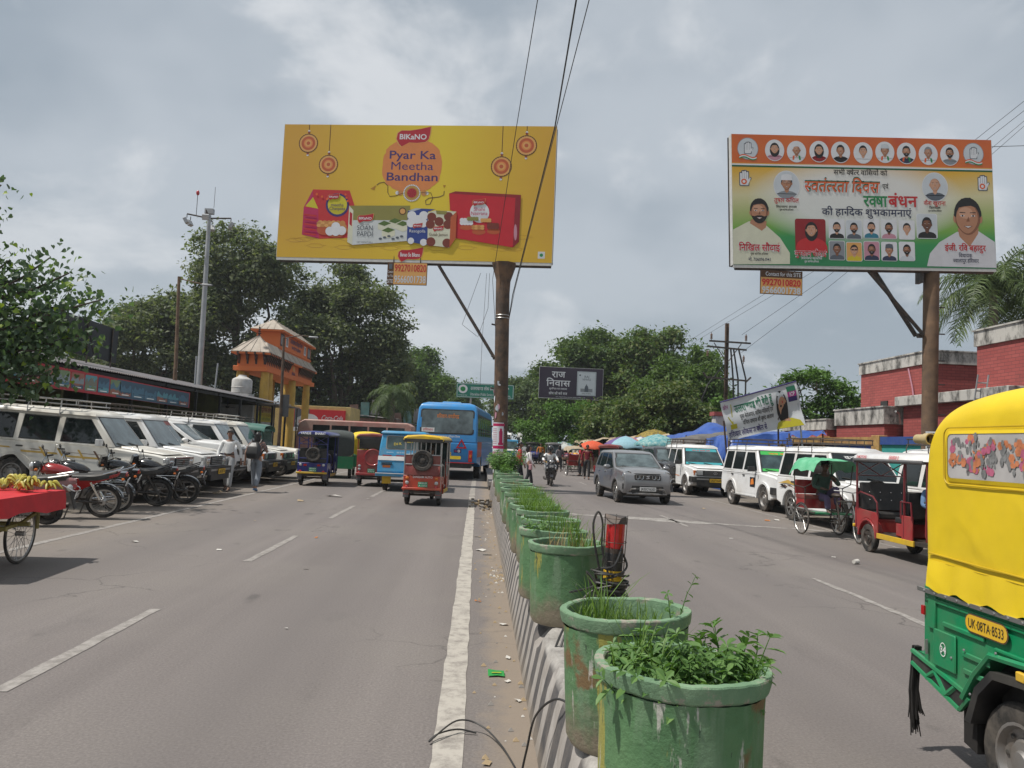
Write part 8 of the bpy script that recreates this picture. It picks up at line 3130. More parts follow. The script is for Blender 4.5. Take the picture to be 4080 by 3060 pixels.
   # ================================================================ TREES
tree('huge dark fig tree rising behind the floodlight mast',(-23.2,76,0),[(-27.5,76,12.5,4.4,3.4),(-24.2,75,17.6,4.2,3.8),(-21.2,76,16.2,3.8,3.6),(-23.5,74,11.5,4.4,3.4),(-28.8,77,8.4,3.8,2.9),(-19.4,75,10.6,3.6,3.2),(-26.,77,15.8,3.6,2.8),(-24,78,7.2,4.2,2.4),(-20.5,78,6.,3.6,2.6),(-27.5,78,4.6,3.6,2.2)],58000,.36,'leaf_fig',.75,1,.5,group='big trees on the left')
tree('broad dark fig tree behind the gateway and the yellow hoarding',(-14.5,80,0),[(-17.,80,14.2,3.6,2.8),(-12.6,79,15.2,3.9,3.),(-15.2,78,10.6,4.2,3.),(-10.4,80,11.6,3.4,3.),(-18.5,80,9.2,3.,2.6),(-13.,81,7.4,4.,2.6),(-9.6,79,8.4,2.6,2.2),(-14.6,80,17.6,3.,1.8),(-16.5,81,5.,3.2,2.2),(-10.8,81,4.6,3.,2.)],52200,.36,'leaf_fig',.75,2,.5,group='big trees on the left')
tree('lower grey-green tree left of the floodlight mast',(-34,76,0),lobes_in(-34,76,8.5,6.,5,5.4,9,4,(.36,.52)),31900,.34,'leaf_fig',.5,3,.5,group='big trees on the left')
tree('far left tree showing above the shed roof',(-44,80,0),lobes_in(-44,80,7,6,5,5,7,5,(.36,.52)),17400,.36,'leaf_dark',.5,4,.5,group='big trees on the left')
tree('olive tree filling the gap right of the gateway',(-11.5,88,0),lobes_in(-11.5,88,4.6,4.6,4,3.8,8,6,(.36,.55)),20300,.34,'leaf_olive',.4,5,.45,group='big trees on the left')
tree('hazy green tree standing beyond the blue bus',(-9.5,112,0),lobes_in(-9.5,112,8.8,5.6,5,6.2,10,7,(.34,.5)),29000,.42,'leaf_mid',.5,6,.6,group='far trees along the road')
tree('far tree behind the green road sign',(-3.8,135,0),lobes_in(-3.8,135,7,4.2,4,4.8,8,8,(.34,.5)),17400,.45,'leaf_mid',.4,7,.6,group='far trees along the road')
tree('small far tree low behind the bus roof',(-16,120,0),lobes_in(-16,120,5.5,6,5,4,8,9,(.34,.5)),13050,.45,'leaf_mid',.4,8,.6,group='far trees along the road')
# right-hand side
tree('dark far tree right of the median pole',(7.4,112,0),lobes_in(7.2,112,6.4,4.6,5,5.6,9,11,(.34,.52)),26100,.42,'leaf_dark',.5,9,.55,group='trees on the right')
tree('tall dense tree behind the purple hoarding',(11.6,84,0),lobes_in(11.4,84,8.6,5.6,5,5.4,11,12,(.34,.52)),37700,.36,'leaf_mango',.6,10,.5,group='trees on the right')
tree('tall domed tree right of the purple hoarding with reddish top',(17.6,82,0),lobes_in(17.4,82,9.,5.8,5,5.8,12,13,(.34,.5)),40600,.36,'leaf_mid',.6,11,.5,mat2='leaf_olive',frac2=.35,group='trees on the right')
tree('feathery bright green tree below the purple hoarding',(6.6,66,0),[(4.8,66,2.6,1.6,1.3),(6.2,65,3.9,1.7,1.2),(7.8,66,3.4,1.7,1.3),(9.2,66,4.,1.5,1.2),(5.6,65,1.7,1.6,.9),(8.4,65,2.1,1.8,1.1)],15000,.2,'leaf_bright',.22,12,.28,droop=.6,group='trees on the right')
tree('green tree with rosette leaf clusters beside the power pole',(17.4,64,0),lobes_in(17.2,64,5.9,3.8,3.4,4.3,10,14,(.34,.5)),29000,.32,'leaf_mid',.35,13,.36,per=30,aspect=.4,group='trees on the right')
tree('pale flecked mango-like bush tree behind the umbrellas',(13.5,56,0),lobes_in(13.2,56,3.4,3.9,3,3.,11,15,(.34,.5)),29000,.26,'leaf_olive',.3,14,.34,mat2='leaf_mango',frac2=.55,group='trees on the right')
tree('second flecked bush tree left of the tilted banner',(10.4,60,0),lobes_in(10.6,60,2.9,2.8,3,2.6,8,16,(.36,.52)),15950,.25,'leaf_mango',.3,15,.34,mat2='leaf_olive',frac2=.3,group='trees on the right')
tree('dark tree left of the power pole foot',(20.5,70,0),lobes_in(20.3,70,4.4,3.2,3,3.6,8,17,(.36,.52)),15950,.3,'leaf_mango',.3,16,.4,group='trees on the right')
tree('airy light green tree between the power pole and the red building',(21.3,48,0),[(19.,48,5.3,.8,.6),(20.,48,6.2,.9,.55),(21.3,48,6.5,1.,.6),(22.5,48,5.9,1.1,.6),(23.2,48,4.8,.9,.6),(21.8,48,5.,.9,.6),(20.6,48,4.6,.8,.5),(22.2,48,3.6,1.4,.8),(20.8,48,3.2,1.2,.8)],8500,.26,'leaf_bright',.16,17,.26,per=24,aspect=.4,bark='bark_pale',group='trees on the right')
tree('low green tree right of the power pole',(19.,58,0),lobes_in(19.2,58,4.2,2.2,2,2.,6,18,(.36,.52)),6000,.26,'leaf_bright',.2,18,.3,group='trees on the right')
tree('creeper bush growing on the low parapet of the red building',(19.6,38.5,2.),[(19.4,38.4,2.9,.8,.55),(20.4,38.2,3.1,.8,.5),(19.8,38.6,2.3,.9,.5),(21.2,38.,3.,.6,.4)],3600,.15,'leaf_bright',.06,19,.18,name='creeper')

def palm(label,base,h,n_,L,seed,hang=1.,mat='leaf_palm',lean=(0,0)):
 t=thing('palm_tree',label,'palm',base,0,'palm trees')
 rr=random.Random(seed)
 m=MB()
 m.tube([(lean[0]*q,lean[1]*q,h*q)for q in (0,.3,.6,.85,1.)],[.3,.25,.23,.24,.16],'bark_pale',12)
 m.build('trunk',t)
 for i in range(n_):
  a=i*2.39996+rr.uniform(-.2,.2)
  el=1.15 -1.55*(i/n_)
  V,F=[],[]
  pts=[]
  p=Vector((lean[0],lean[1],h))
  d=Vector((math.cos(a)*math.cos(el),math.sin(a)*math.cos(el),math.sin(el)))
  st=L/14
  for s_ in range(15):
   pts.append(p.copy())
   p=p+d*st
   d=(d+Vector((0,0,-.09*hang -.012*s_))).normalized()
  fm_=MB()
  fm_.tube(pts,[.04 -.0024*q for q in range(15)],mat,4)
  for s_ in range(1,15):
   dirv=(pts[s_]-pts[s_ -1]).normalized()
   sd=dirv.cross(Vector((0,0,1)))
   if sd.length<.1:
    sd=Vector((1,0,0))
   sd.normalize()
   ll=L*.22*math.sin(PI*min(1,(s_+1.5)/16))+.12
   for sub in range(4):
    q0=pts[s_ -1].lerp(pts[s_],sub/4)
    for sg in (-1,1):
     dv=(sd*sg*.85+dirv*.55+Vector((0,0,rr.uniform(-.75,.25)))).normalized()
     l2_=ll*rr.uniform(.8,1.15)
     w_=dirv*.035
     mid=q0+dv*l2_*.55
     tip=q0+dv*l2_+Vector((0,0,-l2_*.35))
     fm_.add([q0 -w_*.5,q0+w_*.5,mid+w_,tip,mid -w_],[(0,1,2,4),(4,2,3)],mat)
  fm_.build('frond',t,fix=False)
 return t
palm('royal palm with drooping fronds right of the greeting hoarding',(27.4,40,0),11.2,26,4.6,1,1.15)
palm('second palm at the right picture edge above the red building',(30.6,41,0),11.,22,4.4,2,1.15)
palm('dark palm with hanging fronds in front of the far left trees',(-8.2,72,0),5.6,18,3.2,4,1.6,'leaf_dark')

# peepal branch overhead at the left edge: heart-shaped leaves
pt=thing('peepal_tree','peepal tree with big heart-shaped leaves hanging in from the left edge','tree',(-13.2,16.1,.22),0)
rr=random.Random(31)
m=MB()
limb(m,(0,0,-.1),(.2,0,2.6),.32,.24,rr,'bark',6,.03)
tips=[]
for q in ((3.41,-.12,4.76),(3.81,-.25,4.43),(4.15,.01,4.89),(4.63,-.12,4.56),(5.14,.01,4.1),(5.42,-.25,4.03),(3.87,-.38,3.65),(4.53,-.12,3.59),(5.1,-.12,3.34),(3.74,.14,3.08),(4.32,-.25,2.92),(4.75,.01,3.13),(3.98,-.12,2.53),(4.45,-.12,2.45),(3.11,-.12,6.33),(2.33,.67,5.28),(2.06,-.38,3.97),(.23,1.19,6.07),(-2.65,1.06,5.8),(-.82,2.24,5.54)):
 ps=limb(m,(.2,0,2.4),q,.1,.015,rr,'bark',6,.05)
 tips.append(ps)
m.build('trunk',pt,fix=False)
def heart(mb,p,d,nrm,L,mat):
 d=d.normalized()
 s_=d.cross(nrm).normalized()
 n2=s_.cross(d)
 sh_=((0,.04),(.22,-.06),(.42,.12),(.4,.38),(.2,.68),(.05,.86),(0.,1.15))
 R_=[p+d*L*b_+s_*L*a+n2*(abs(a)*L*.22)for a,b_ in sh_]
 L_=[p+d*L*b_ -s_*L*a+n2*(abs(a)*L*.22)for a,b_ in sh_[1:-1]]
 mid=[p+d*L*b_ for b_ in (.3,.6)]
 V=R_+L_+mid
 mb.add(V,[(0,1,2,12),(12,2,3,13),(13,3,4,5),(13,5,6),(0,12,8,7),(12,13,9,8),(13,11,10,9),(13,6,11)],mat)
cr=MB()
for ps in tips:
 for k_ in range(340):
  i=rr.randint(3,len(ps)-2)
  base=ps[i].lerp(ps[i+1],rr.random())+Vector((rr.gauss(0,.3),rr.gauss(0,.3),rr.gauss(-.02,.24)))
  d=Vector((rr.gauss(0,.6),rr.gauss(0,.6),rr.gauss(-.7,.4)))
  nrm=Vector((rr.gauss(0,.6),rr.gauss(-.4,.6),rr.gauss(.6,.4)))
  q=rr.random()
  heart(cr,base,d,nrm,rr.uniform(.08,.155),'leaf_peepal_young' if q>.955 else 'leaf_peepal')
cr.build('crown',pt,fix=False,sharp=80)

# ================================================================ RED BRICK BUILDINGS ON THE RIGHT
def brick_mat(name,c1_,c2_,mortar):
 m,n,l,b=node_mat(name,.9)
 t=n.new('ShaderNodeTexCoord')
 g_=n.new('ShaderNodeNewGeometry')
 s_=n.new('ShaderNodeSeparateXYZ')
 l.new(t.outputs['Object'],s_.inputs[0])
 cb=n.new('ShaderNodeCombineXYZ')
 l.new(n_math(n,l,'ADD',s_.outputs[0],s_.outputs[1]),cb.inputs[0])
 l.new(s_.outputs[2],cb.inputs[1])
 br_=n.new('ShaderNodeTexBrick')
 br_.inputs['Scale'].default_value=1.
 br_.inputs['Brick Width'].default_value=.4
 br_.inputs['Row Height'].default_value=.13
 br_.inputs['Mortar Size'].default_value=.012
 br_.inputs['Color1'].default_value=(*c1_,1)
 br_.inputs['Color2'].default_value=(*c2_,1)
 br_.inputs['Mortar'].default_value=(*mortar,1)
 l.new(cb.outputs[0],br_.inputs['Vector'])
 c=n_mix(n,l,n_ramp(n,l,n_noise(n,l,t.outputs['Object'],.9,6,.65),[(.55,0.),(.75,.6)]),br_.outputs[0],(.16,.05,.045))
 l.new(c,b.inputs['Base Color'])
 n_bump(n,l,b,br_.outputs['Fac'],-.4,.02)
brick_mat('red_brick',(.38,.088,.078),(.31,.066,.06),(.2,.055,.052))
m,n,l,b=node_mat('weathered_white',.9)
co=n_xyz(n,l)
c=n_mix(n,l,n_ramp(n,l,n_noise(n,l,n_xyz(n,l,(1,1,.45)),1.8,8,.72),[(.46,0.),(.62,.92)]),(.5,.48,.44),(.045,.042,.038))
l.new(c,b.inputs['Base Color'])
def block(t,x0,x1,y0,y1,z0,z1,cap,name='wall'):
 MB().box(((x0+x1)/2,(y0+y1)/2,(z0+z1 -cap)/2),(x1 -x0,y1 -y0,z1 -cap -z0),'red_brick').build(name,t)
 MB().box(((x0+x1)/2,(y0+y1)/2,z1 -cap/2),(x1 -x0+.16,y1 -y0+.16,cap),'weathered_white').build('parapet',t)
 MB().box(((x0+x1)/2,(y0+y1)/2,z1+.03),(x1 -x0+.26,y1 -y0+.26,.06),'weathered_white').build('coping',t)
bl=thing('brick_building','tall red brick building with stained white parapet behind the painted wall','building',(20,33.5,0))
block(bl,0,8,0,6.2,0,6.55,.55)
m=MB()
m.box((-.03,3.8,4.),(.06,.62,1.),'shed_dark')
m.ell((-.06,3.8,4.),(.03,.24,.28),'p_slate',14,8)
m.build('vent',bl)
MB().tube([(-.06,1.6,5.9),(-.1,1.2,5.),(-.08,.9,3.6)],.035,'p_pink',6).build('pipe',bl)
b2_=thing('brick_building','low red brick annexe with blackened white parapet','building',(18.,33.6,0))
block(b2_,0,1.9,0,4.6,0,3.95,.75)
b3_=thing('brick_building','lowest red brick porch with creepers and flat canopy','building',(17.6,38.4,0))
block(b3_,0,2.3,0,5.5,0,3.5,.5)
MB().box((-.5,2.2,2.55),(1.2,3.2,.14),'weathered_white').build('canopy',b3_,bevel=.01)
MB().box((.25,2.2,1.9),(.6,2.2,1.2),'shed_dark').build('opening',b3_)if False else None
b4_=thing('brick_building','near red brick block with white parapet at the right picture edge','building',(19.6,18.,0))
block(b4_,0,8,0,11.6,0,6.85,.6)
b5_=thing('roof_terrace','flat weathered white canopy slab with ladder on the red building','terrace',(18.4,26.5,0))
MB().box((.6,3.3,4.2),(1.2,7.4,.42),'weathered_white').build('slab',b5_,bevel=.02)
MB().box((.75,3.3,2.),(.9,7.,4.),'red_brick').build('wall',b5_)
m=MB()
for x in (0,.4):
 m.tube([(x -.25,1.2,3.4),(x -.15,1.,4.9)],.03,'galv',6)
for i in range(4):
 m.tube([(-.23+.02*i,1.15 -.03*i,3.7+.3*i),(.17+.02*i,1.15 -.03*i,3.7+.3*i)],.025,'galv',6)
m.build('ladder',b5_)
m=MB()
m.tube([(-.2,6.2,3.2),(-.35,6.,3.65),(-.6,5.8,3.7)],.05,'steel',6)
m.build('lamp_bracket',b5_)
# painted boundary wall
mk('wall_teal',(.03,.26,.24),.85,var=.15,scale=1.5,dirt=(.05,.36,.3),dirt_amt=.6,dscale=.6)
mk('wall_blue',(.02,.06,.24),.8,var=.15,dirt=(.06,.1,.22),dirt_amt=.4)
mk('wall_rusty',(.42,.27,.09),.85,var=.2,dirt=(.22,.08,.04),dirt_amt=.85,dscale=1.6)
bw=thing('painted_wall','boundary wall painted teal and blue with yellow pillars behind the taxis','wall',(15.6,22,0))
for y0,y1,mt,cp in ((-1,7.3,'wall_teal','wall_blue'),(7.9,12.2,'wall_blue','wall_rusty'),(12.8,24,'wall_rusty','wall_rusty')):
 MB().box((.1,(y0+y1)/2,1.1),(.2,y1 -y0,2.2),mt).build('panel',bw)
 MB().box((.08,(y0+y1)/2,2.35),(.3,y1 -y0+.02,.3),cp).build('coping',bw)
for y in (7.6,12.5):
 MB().box((.05,y,1.28),(.36,.58,2.56),'wall_rusty').build('pillar',bw,bevel=.02)
m=MB().xf(side(-1,.008))
for i in range(3):
 x=-3.4 -i*.9
 m.poly([(x,0,.9),(x+.08,0,.9),(x+.2,0,1.9),(x+.1,0,2.),(x -.12,0,1.9),(x+.08,0,1.8)],'p_slate')
 rect2(m,x -.5,.95,x+.5,1.15,-.002,'p_navy')
m.build('mural',bw,fix=False)
no=thing('poster','white notice with black Hindi letters on the right hoarding pole','poster',(14.86,24.72,2.2),R(-12))
m=MB()
m.box((0,0,0),(.42,.01,.85),'ink_white')
put(m,'शुभ','ink_black',0,.18,.2,-.008,w=.34,bold=.02)
for i in range(4):
 rect2(m,-.17,-.02 -i*.1,.17,.03 -i*.1,-.008,'ink_black')
m.build('sheet',no,fix=False)
po=thing('poster','pink and white bill pasted round the median pole','poster',(.74,26.3,0),R(-2))
def wrap(mb,a0,a1,z0,z1,r_,mat,zz=None):
 k=14
 V=[]
 for z in (z0,z1):
  for i in range(k+1):
   a=a0+(a1 -a0)*i/k
   V.append((r_*math.sin(a)-.027*(z -.3),-r_*math.cos(a),z))
 mb.add(V,[(i,i+1,k+2+i,k+1+i)for i in range(k)],mat)
m=MB()
wrap(m,R(-75),R(70),1.22,2.34,.246,'p_pearl')
m.build('sheet',po,fix=False)
m=MB()
for z0,z1,a0,a1,mt in ((2.22,2.31,-70,65,'p_magenta'),(1.46,1.56,-68,62,'p_magenta'),(1.26,1.36,-68,62,'p_pink'),(1.62,2.05,-5,22,'p_magenta'),(2.05,2.14,0,17,'p_magenta'),(1.58,1.66,-12,28,'p_magenta')):
 wrap(m,R(a0),R(a1),z0,z1,.248,mt)
for i in range(9):
 wrap(m,R(-66),R(-24),1.62+.062*i,1.64+.062*i,.248,'p_pink')
 wrap(m,R(32),R(60),1.62+.062*i,1.64+.062*i,.248,'p_pink')
m.build('print',po,fix=False)
m=MB()
rr=random.Random(2)
for _ in range(26):
 a,z=rr.uniform(-1.2,1.2),rr.uniform(.55,3.9)if rr.random()<.7 else rr.uniform(2.4,2.9)
 if 1.1<z<2.4:
  continue
 w_,h=rr.uniform(.06,.25),rr.uniform(.04,.2)
 k=6
 pts=[]
 for i in range(8):
  b_=2*PI*i/8
  aa,zz=a+w_*math.cos(b_)*rr.uniform(.5,1),z+h*math.sin(b_)*rr.uniform(.5,1)
  pts.append((.2455*math.sin(aa)-.027*(zz -.3),-.2455*math.cos(aa),zz))
 m.poly(pts,rr.choice(['p_pearl','p_foil','p_pink']))
m.build('torn_scraps',po,fix=False)

# ================================================================ POWER POLE AND WIRES
pp=thing('power_pole','rusty steel power pole with cross-arms and insulators','pole',(17.7,55,0))
m=MB()
for dx in (-.13,.13):
 m.box((dx*.75,0,5.5),(.04,.24,11.),'rust_pole')
m.box((0,0,5.5),(.19,.05,11.),'rust_pole')
m.build('column',pp)
m=MB()
for z,x0,x1,rz_ in ((9.6,-1.35,1.7,-1),(9.15,-1.5,1.4,-3),(6.9,-1.4,1.5,-3)):
 m.box(((x0+x1)/2,-.2,z),(x1 -x0,.1,.12),'steel_dark',ry=R(-rz_))
m.tube([(-1.4,-.2,6.85),(-1.75,-.2,7.3)],.07,'steel_dark',5)
m.tube([(1.4,-.2,6.75),(1.75,-.2,7.1)],.07,'steel_dark',5)
for s_ in (-1,1):
 m.tube([(s_*1.,-.2,9.5),(s_*.1,-.2,8.2)],.035,'steel_dark',5)
m.build('cross_arms',pp)
for x,z in ((-1.2,9.75),(1.35,9.75),(-1.45,8.5),(1.2,8.2)):
 m=MB()
 for i in range(4):
  m.lathe([(0.,0.),(.11,.03),(.05,.1)],'ink_brown',10,c=(x,-.2,z+.1*i))
 m.tube([(x,-.2,z -.15),(x,-.2,z+.5)],.025,'steel_dark',5)
 m.build('insulator',pp)
for k_,(x,y)in enumerate(((.55,.1),(.95,.2),(1.45,0.))):
 MB().tube([(x*.6,y,9.2),(x,y,7),(x*.8+.3,y,3),(x*.8+.3,y,0)],.06,'plastic_black',6).build('cable_riser',pp)
MB().tube([(-.2,0,7.9),(-1.3,0,6.5),(-1.75,0,5.4),(-1.5,0,4.3),(-.2,0,3.6)],.045,'plastic_black',6).build('cable_loop',pp)
def wire(label,pts,r_=.012):
 o=MB()
 P=[Vector(p)for p in pts]
 out=[]
 for a,b_ in zip(P,P[1:]):
  for i in range(8):
   out.append(a.lerp(b_,i/8))
 out.append(P[-1])
 o.tube(out,r_,'plastic_black',5)
 return tag(o.build('overhead_wire',fix=False),label,'wire','overhead wires')
wire('thick black cable rising from the median pole across the yellow hoarding',[(.84,26.,6.),(.9,25.4,6.6),(1.32,16,8.46),(1.26,12,8.93),(1.2,-4,11.2)],.016)
wire('thin wire left of the thick cable in front of the yellow hoarding',[(.4,25.5,5.2),(.2,24.5,6.9),(.5,16,8.45),(.63,12,8.9),(.8,-4,11)],.008)
wire('thin wire right of the thick cable touching the hoarding edge',[(.84,26.,5.9),(.95,25.2,6.7),(1.33,16,8.37),(1.47,12,8.94),(1.9,-4,11.2)],.009)
wire('slack loop of thin wire hanging beside the median pole top',[(-.2,25.9,7.4),(-.75,25.9,5.6),(-.2,25.9,5.2),(.1,25.9,6.2),(.1,25.9,7.4)],.007)
wire('thin vertical wire hanging left of the median pole',[(0.,25.9,7.4),(-.05,25.9,5),(-.05,25.9,2.6)],.006)
for k_,(dz,lb)in enumerate(((0,'upper power line of the left pair crossing behind the greeting hoarding'),(-.5,'lower power line of the left pair crossing behind the greeting hoarding'))):
 wire(lb,[(23.1,90,13.7+dz),(21.9,60,14.1+dz),(23.2,50,15.3+dz),(27.4,36,20.6+dz),(30,28,24)],.013)
for k_,(dz,lb)in enumerate(((0,'upper power line of the right pair leaving the cross-arm'),(-1.3,'lower power line of the right pair leaving the cross-arm'))):
 wire(lb,[(18.8,55,10.2+dz),(22.9,50,13.7+dz*.6),(30.,44,20.5+dz*.3),(36,38,27)],.013)
wire('lowest wire reaching the right picture edge beside the greeting hoarding',[(17.2,25.3,12.6),(22,29,14.4),(27.4,36,17.8)],.012)

# ================================================================ TILTED CLOTH BANNER
hex_inks(c_green='1f6e50',c_white='dfe3e6',c_purple='3a2d74',c_skin='c89878',c_yellow='c2b81e',c_mag='a82a86')
cb=thing('cloth_banner','white tilted cloth banner with green Hindi lettering and a woman portrait','banner',(9.5,30.2,0))
V=[]
TL,TR,BR_,BL_=(0,3.62),(3.05,4.58),(3.42,2.86),(.42,2.1)
ku,kv=18,8
def bpt(u,v,d=0.):
 top=Vector(TL).lerp(Vector(TR),u)
 bot=Vector(BL_).lerp(Vector(BR_),u)
 sag=.1*math.sin(PI*u)*v
 p=top.lerp(bot,v)
 y=.07*math.sin(u*9+v*2)*(.3+v)+.05*math.sin(v*8+u*3)
 return (p.x,y -d,p.y+sag*.6*v)
m=MB()
V=[bpt(i/ku,j/kv)for j in range(kv+1)for i in range(ku+1)]
m.add(V,[(j*(ku+1)+i,j*(ku+1)+i+1,(j+1)*(ku+1)+i+1,(j+1)*(ku+1)+i)for j in range(kv)for i in range(ku)],'c_white')
m.build('cloth',cb,fix=False,sharp=80)
def onb(mb0):
 """map art laid out on the unit sheet (x: 0..1, z: 0..1 from the top) on to the rippled cloth"""
 mb0.v=[bpt(x,z,.012 -y)for x,y,z in mb0.v]
 mb0.build('lettering',cb,fix=False)
def bput(s_,ink,x,z,h,w,bold=.012):
 g_=MB()
 vs,fs=letters(s_,bold)
 x0,x1=min(p[0]for p in vs),max(p[0]for p in vs)
 g_.add([(x+(a -x0)/(x1 -x0)*w,-.004,z -b_/.68*h)for a,b_ in vs],[tuple(f)for f in fs],ink)
 onb(g_)
bput('उत~तराखण~ड की बेटी हूँ','c_green',.16,.34,.17,.5,.03)
bput('युवा बेरोजगार, शोिषत मिहलाएँ एवं','p_hair',.2,.52,.1,.44)
bput('वंिचत समाज की बुलंद आवाज','p_hair',.22,.69,.1,.42)
bput('हिरद~वार लोकसभा क~षेत~र से','c_purple',.02,.93,.13,.5,.02)
bput('क~रेन','c_mag',.02,.22,.1,.07)
g_=MB()
g_.poly([(.09,-.004,.62),(.1,-.004,.62),(.135,-.004,.12),(.125,-.004,.12)],'c_yellow')
g_.poly([(.05,-.004,.42),(.06,-.004,.4),(.1,-.004,.6),(.09,-.004,.64)],'c_yellow')
g_.poly([(.06,-.004,.62),(.14,-.004,.62),(.14,-.004,.74),(.06,-.004,.74)],'c_yellow')
onb(g_)
g_=MB()
for z0,z1,mt in ((.06,.18,'c_green'),(.18,.3,'c_mag'),(.3,.41,'c_purple')):
 g_.poly([(.86,-.004,z0),(.97,-.004,z0),(.97,-.004,z1),(.86,-.004,z1)],mt)
onb(g_)
bput('JCP','p_pearl',.88,.28,.08,.07,.02)
def ov(cx,cz,rx,rz_,y,n=20):
 return [(cx+rx*math.cos(2*PI*i/n),y,cz+rz_*math.sin(2*PI*i/n))for i in range(n)]
g_=MB()
g_.poly([(.64,-.004,.99),(.68,-.004,.84),(.76,-.004,.78),(.86,-.004,.78),(.95,-.004,.86),(.98,-.004,.99)],'c_yellow')
g_.poly(ov(.765,.5,.075,.4,-.006),'p_hair')
g_.poly([(.74,-.007,.7),(.82,-.007,.7),(.84,-.007,.86),(.74,-.007,.86)],'c_skin')
g_.poly(ov(.775,.52,.06,.28,-.008),'c_skin')
for dx in (-.024,.026):
 g_.poly(ov(.775+dx,.46,.013,.03,-.01,10),'p_hair')
 g_.poly(ov(.765+dx*1.1,.17,.024,.05,-.01,10),'p_foil')
g_.poly(ov(.775,.37,.007,.03,-.01,8),'p_red')
g_.poly(ov(.778,.66,.022,.04,-.01,10),'p_dred')
g_.poly(ov(.778,.57,.01,.03,-.01,8),'p_skin1')
onb(g_)
m=MB()
m.tube([(TL[0],.02,TL[1]),(TR[0],.02,TR[1]+.02)],.028,'c_purple',6)
m.build('top_batten',cb)
for a,b_,mt in (((3.05,.03,4.6),(3.62,.05,0.),'p_foil'),((.2,.1,2.9),(.5,.1,0.),'wood_dark'),((2.4,.14,3.4),(2.5,.15,0.),'wood_dark')):
 MB().tube([a,b_],.035,mt,6).build('pole',cb)

 # ================================================================ TARPAULIN STALLS AND UMBRELLAS
mk('tarp_blue',(.02,.07,.3),.42,var=.2,scale=3,dirt=(.06,.13,.36),dirt_amt=.6)
mk('tarp_grey',(.1,.095,.09),.85,var=.25,scale=3,dirt=(.2,.18,.15),dirt_amt=.6)
mk('tarp_tan',(.36,.29,.2),.85,var=.2,scale=3)
mk('wood',(.17,.11,.065),.8,var=.3,scale=6)
def tarp_stall(label,x0,x1,y0,y1,zf,zb,mat,seed,drop=.8,peak=0.):
 t=thing('tarpaulin_stall',label,'stall',((x0+x1)/2,(y0+y1)/2,0),0,'tarpaulin stalls on the right')
 rr=random.Random(seed)
 wx_,wy_=(x1 -x0)/2,(y1 -y0)/2
 k=14
 V=[]
 for j in range(k+1):
  for i in range(k+1):
   u,v=i/k,j/k
   z=zf+(zb -zf)*u+peak*math.exp(-((u -.6)/.25)**2 -((v -.3)/.2)**2)
   z+=.05*math.sin(u*11+seed)*math.sin(v*9+seed*2)-.09*math.sin(PI*u)*math.sin(PI*v*2)**2+rr.uniform(-.025,.025)
   if i==0:
    z-=drop*rr.uniform(.35,.6)
   if j==0:
    z-=drop*rr.uniform(.2,.5)
   V.append((-wx_+2*wx_*u,-wy_+2*wy_*v,z))
 m=MB()
 m.add(V,[(j*(k+1)+i,j*(k+1)+i+1,(j+1)*(k+1)+i+1,(j+1)*(k+1)+i)for j in range(k)for i in range(k)],mat)
 m.build('tarpaulin',t,fix=False,sharp=70)
 for x in (-wx_+.15,wx_ -.1):
  for y in (-wy_+.15,wy_ -.1):
   MB().tube([(x,y,0),(x,y,zf+(zb -zf)*(x+wx_)/(2*wx_)-.04)],.035,'wood',6).build('pole',t)
 MB().box((0,0,.42),(wx_*1.5,wy_*1.6,.84),mat if mat != 'tarp_tan' else 'wood').build('counter',t,bevel=.02)
 MB().box((wx_ -.2,0,1.),(.05,wy_*1.8,1.9),'tarp_grey').build('back_cloth',t)
 return t
tarp_stall('wrapped bright blue tarpaulin stall beside the second white taxi',10.2,13.,31.5,35.,2.25,2.6,'tarp_blue',1,1.9)
tarp_stall('grey tarpaulin roofed stall behind the teal film taxi',9.4,12.6,35.6,39.2,2.15,2.7,'tarp_grey',2)
tarp_stall('royal blue tarpaulin stall with a raised corner',10.6,13.6,39.6,44.,2.45,2.95,'tarp_blue',3,.5,.55)
tarp_stall('pale tan awning stall behind the striped umbrella',8.6,11.6,46.5,52.,2.1,2.6,'tarp_tan',4,.3)
tarp_stall('far tan cloth stall below the feathery tree',7.6,10.4,56.,62.,2.,2.5,'tarp_tan',5,.3)
tarp_stall('dark blue cloth stall behind the painted wall end',12.2,15.2,33.2,38.,2.5,2.8,'tarp_blue',6,.6)
for nm,c in (('u_sky','9fc4cc'),('u_orange','d8562c'),('u_yellow','d8b83c'),('u_purple','6a5088'),('u_cyan','8fb8c4'),('u_pink','c87868'),('u_teal','3f8f98'),('u_tealpale','8fbcb8'),('u_leaf','5a4a18'),('u_gold','a8902c'),('u_white','c8ccc8')):
 mk(nm,tuple(.8*q for q in srgb(c)),.7,var=.12,scale=5)
mk('u_floral',tuple(.8*q for q in srgb('4f98a0')),.7,var=.1,dirt=tuple(.8*q for q in srgb('b8ccc0')),dirt_amt=.9,dscale=6)
mk('u_leopard',tuple(.8*q for q in srgb('a08a30')),.7,var=.1,dirt=tuple(.6*q for q in srgb('3a2c10')),dirt_amt=1.,dscale=9)
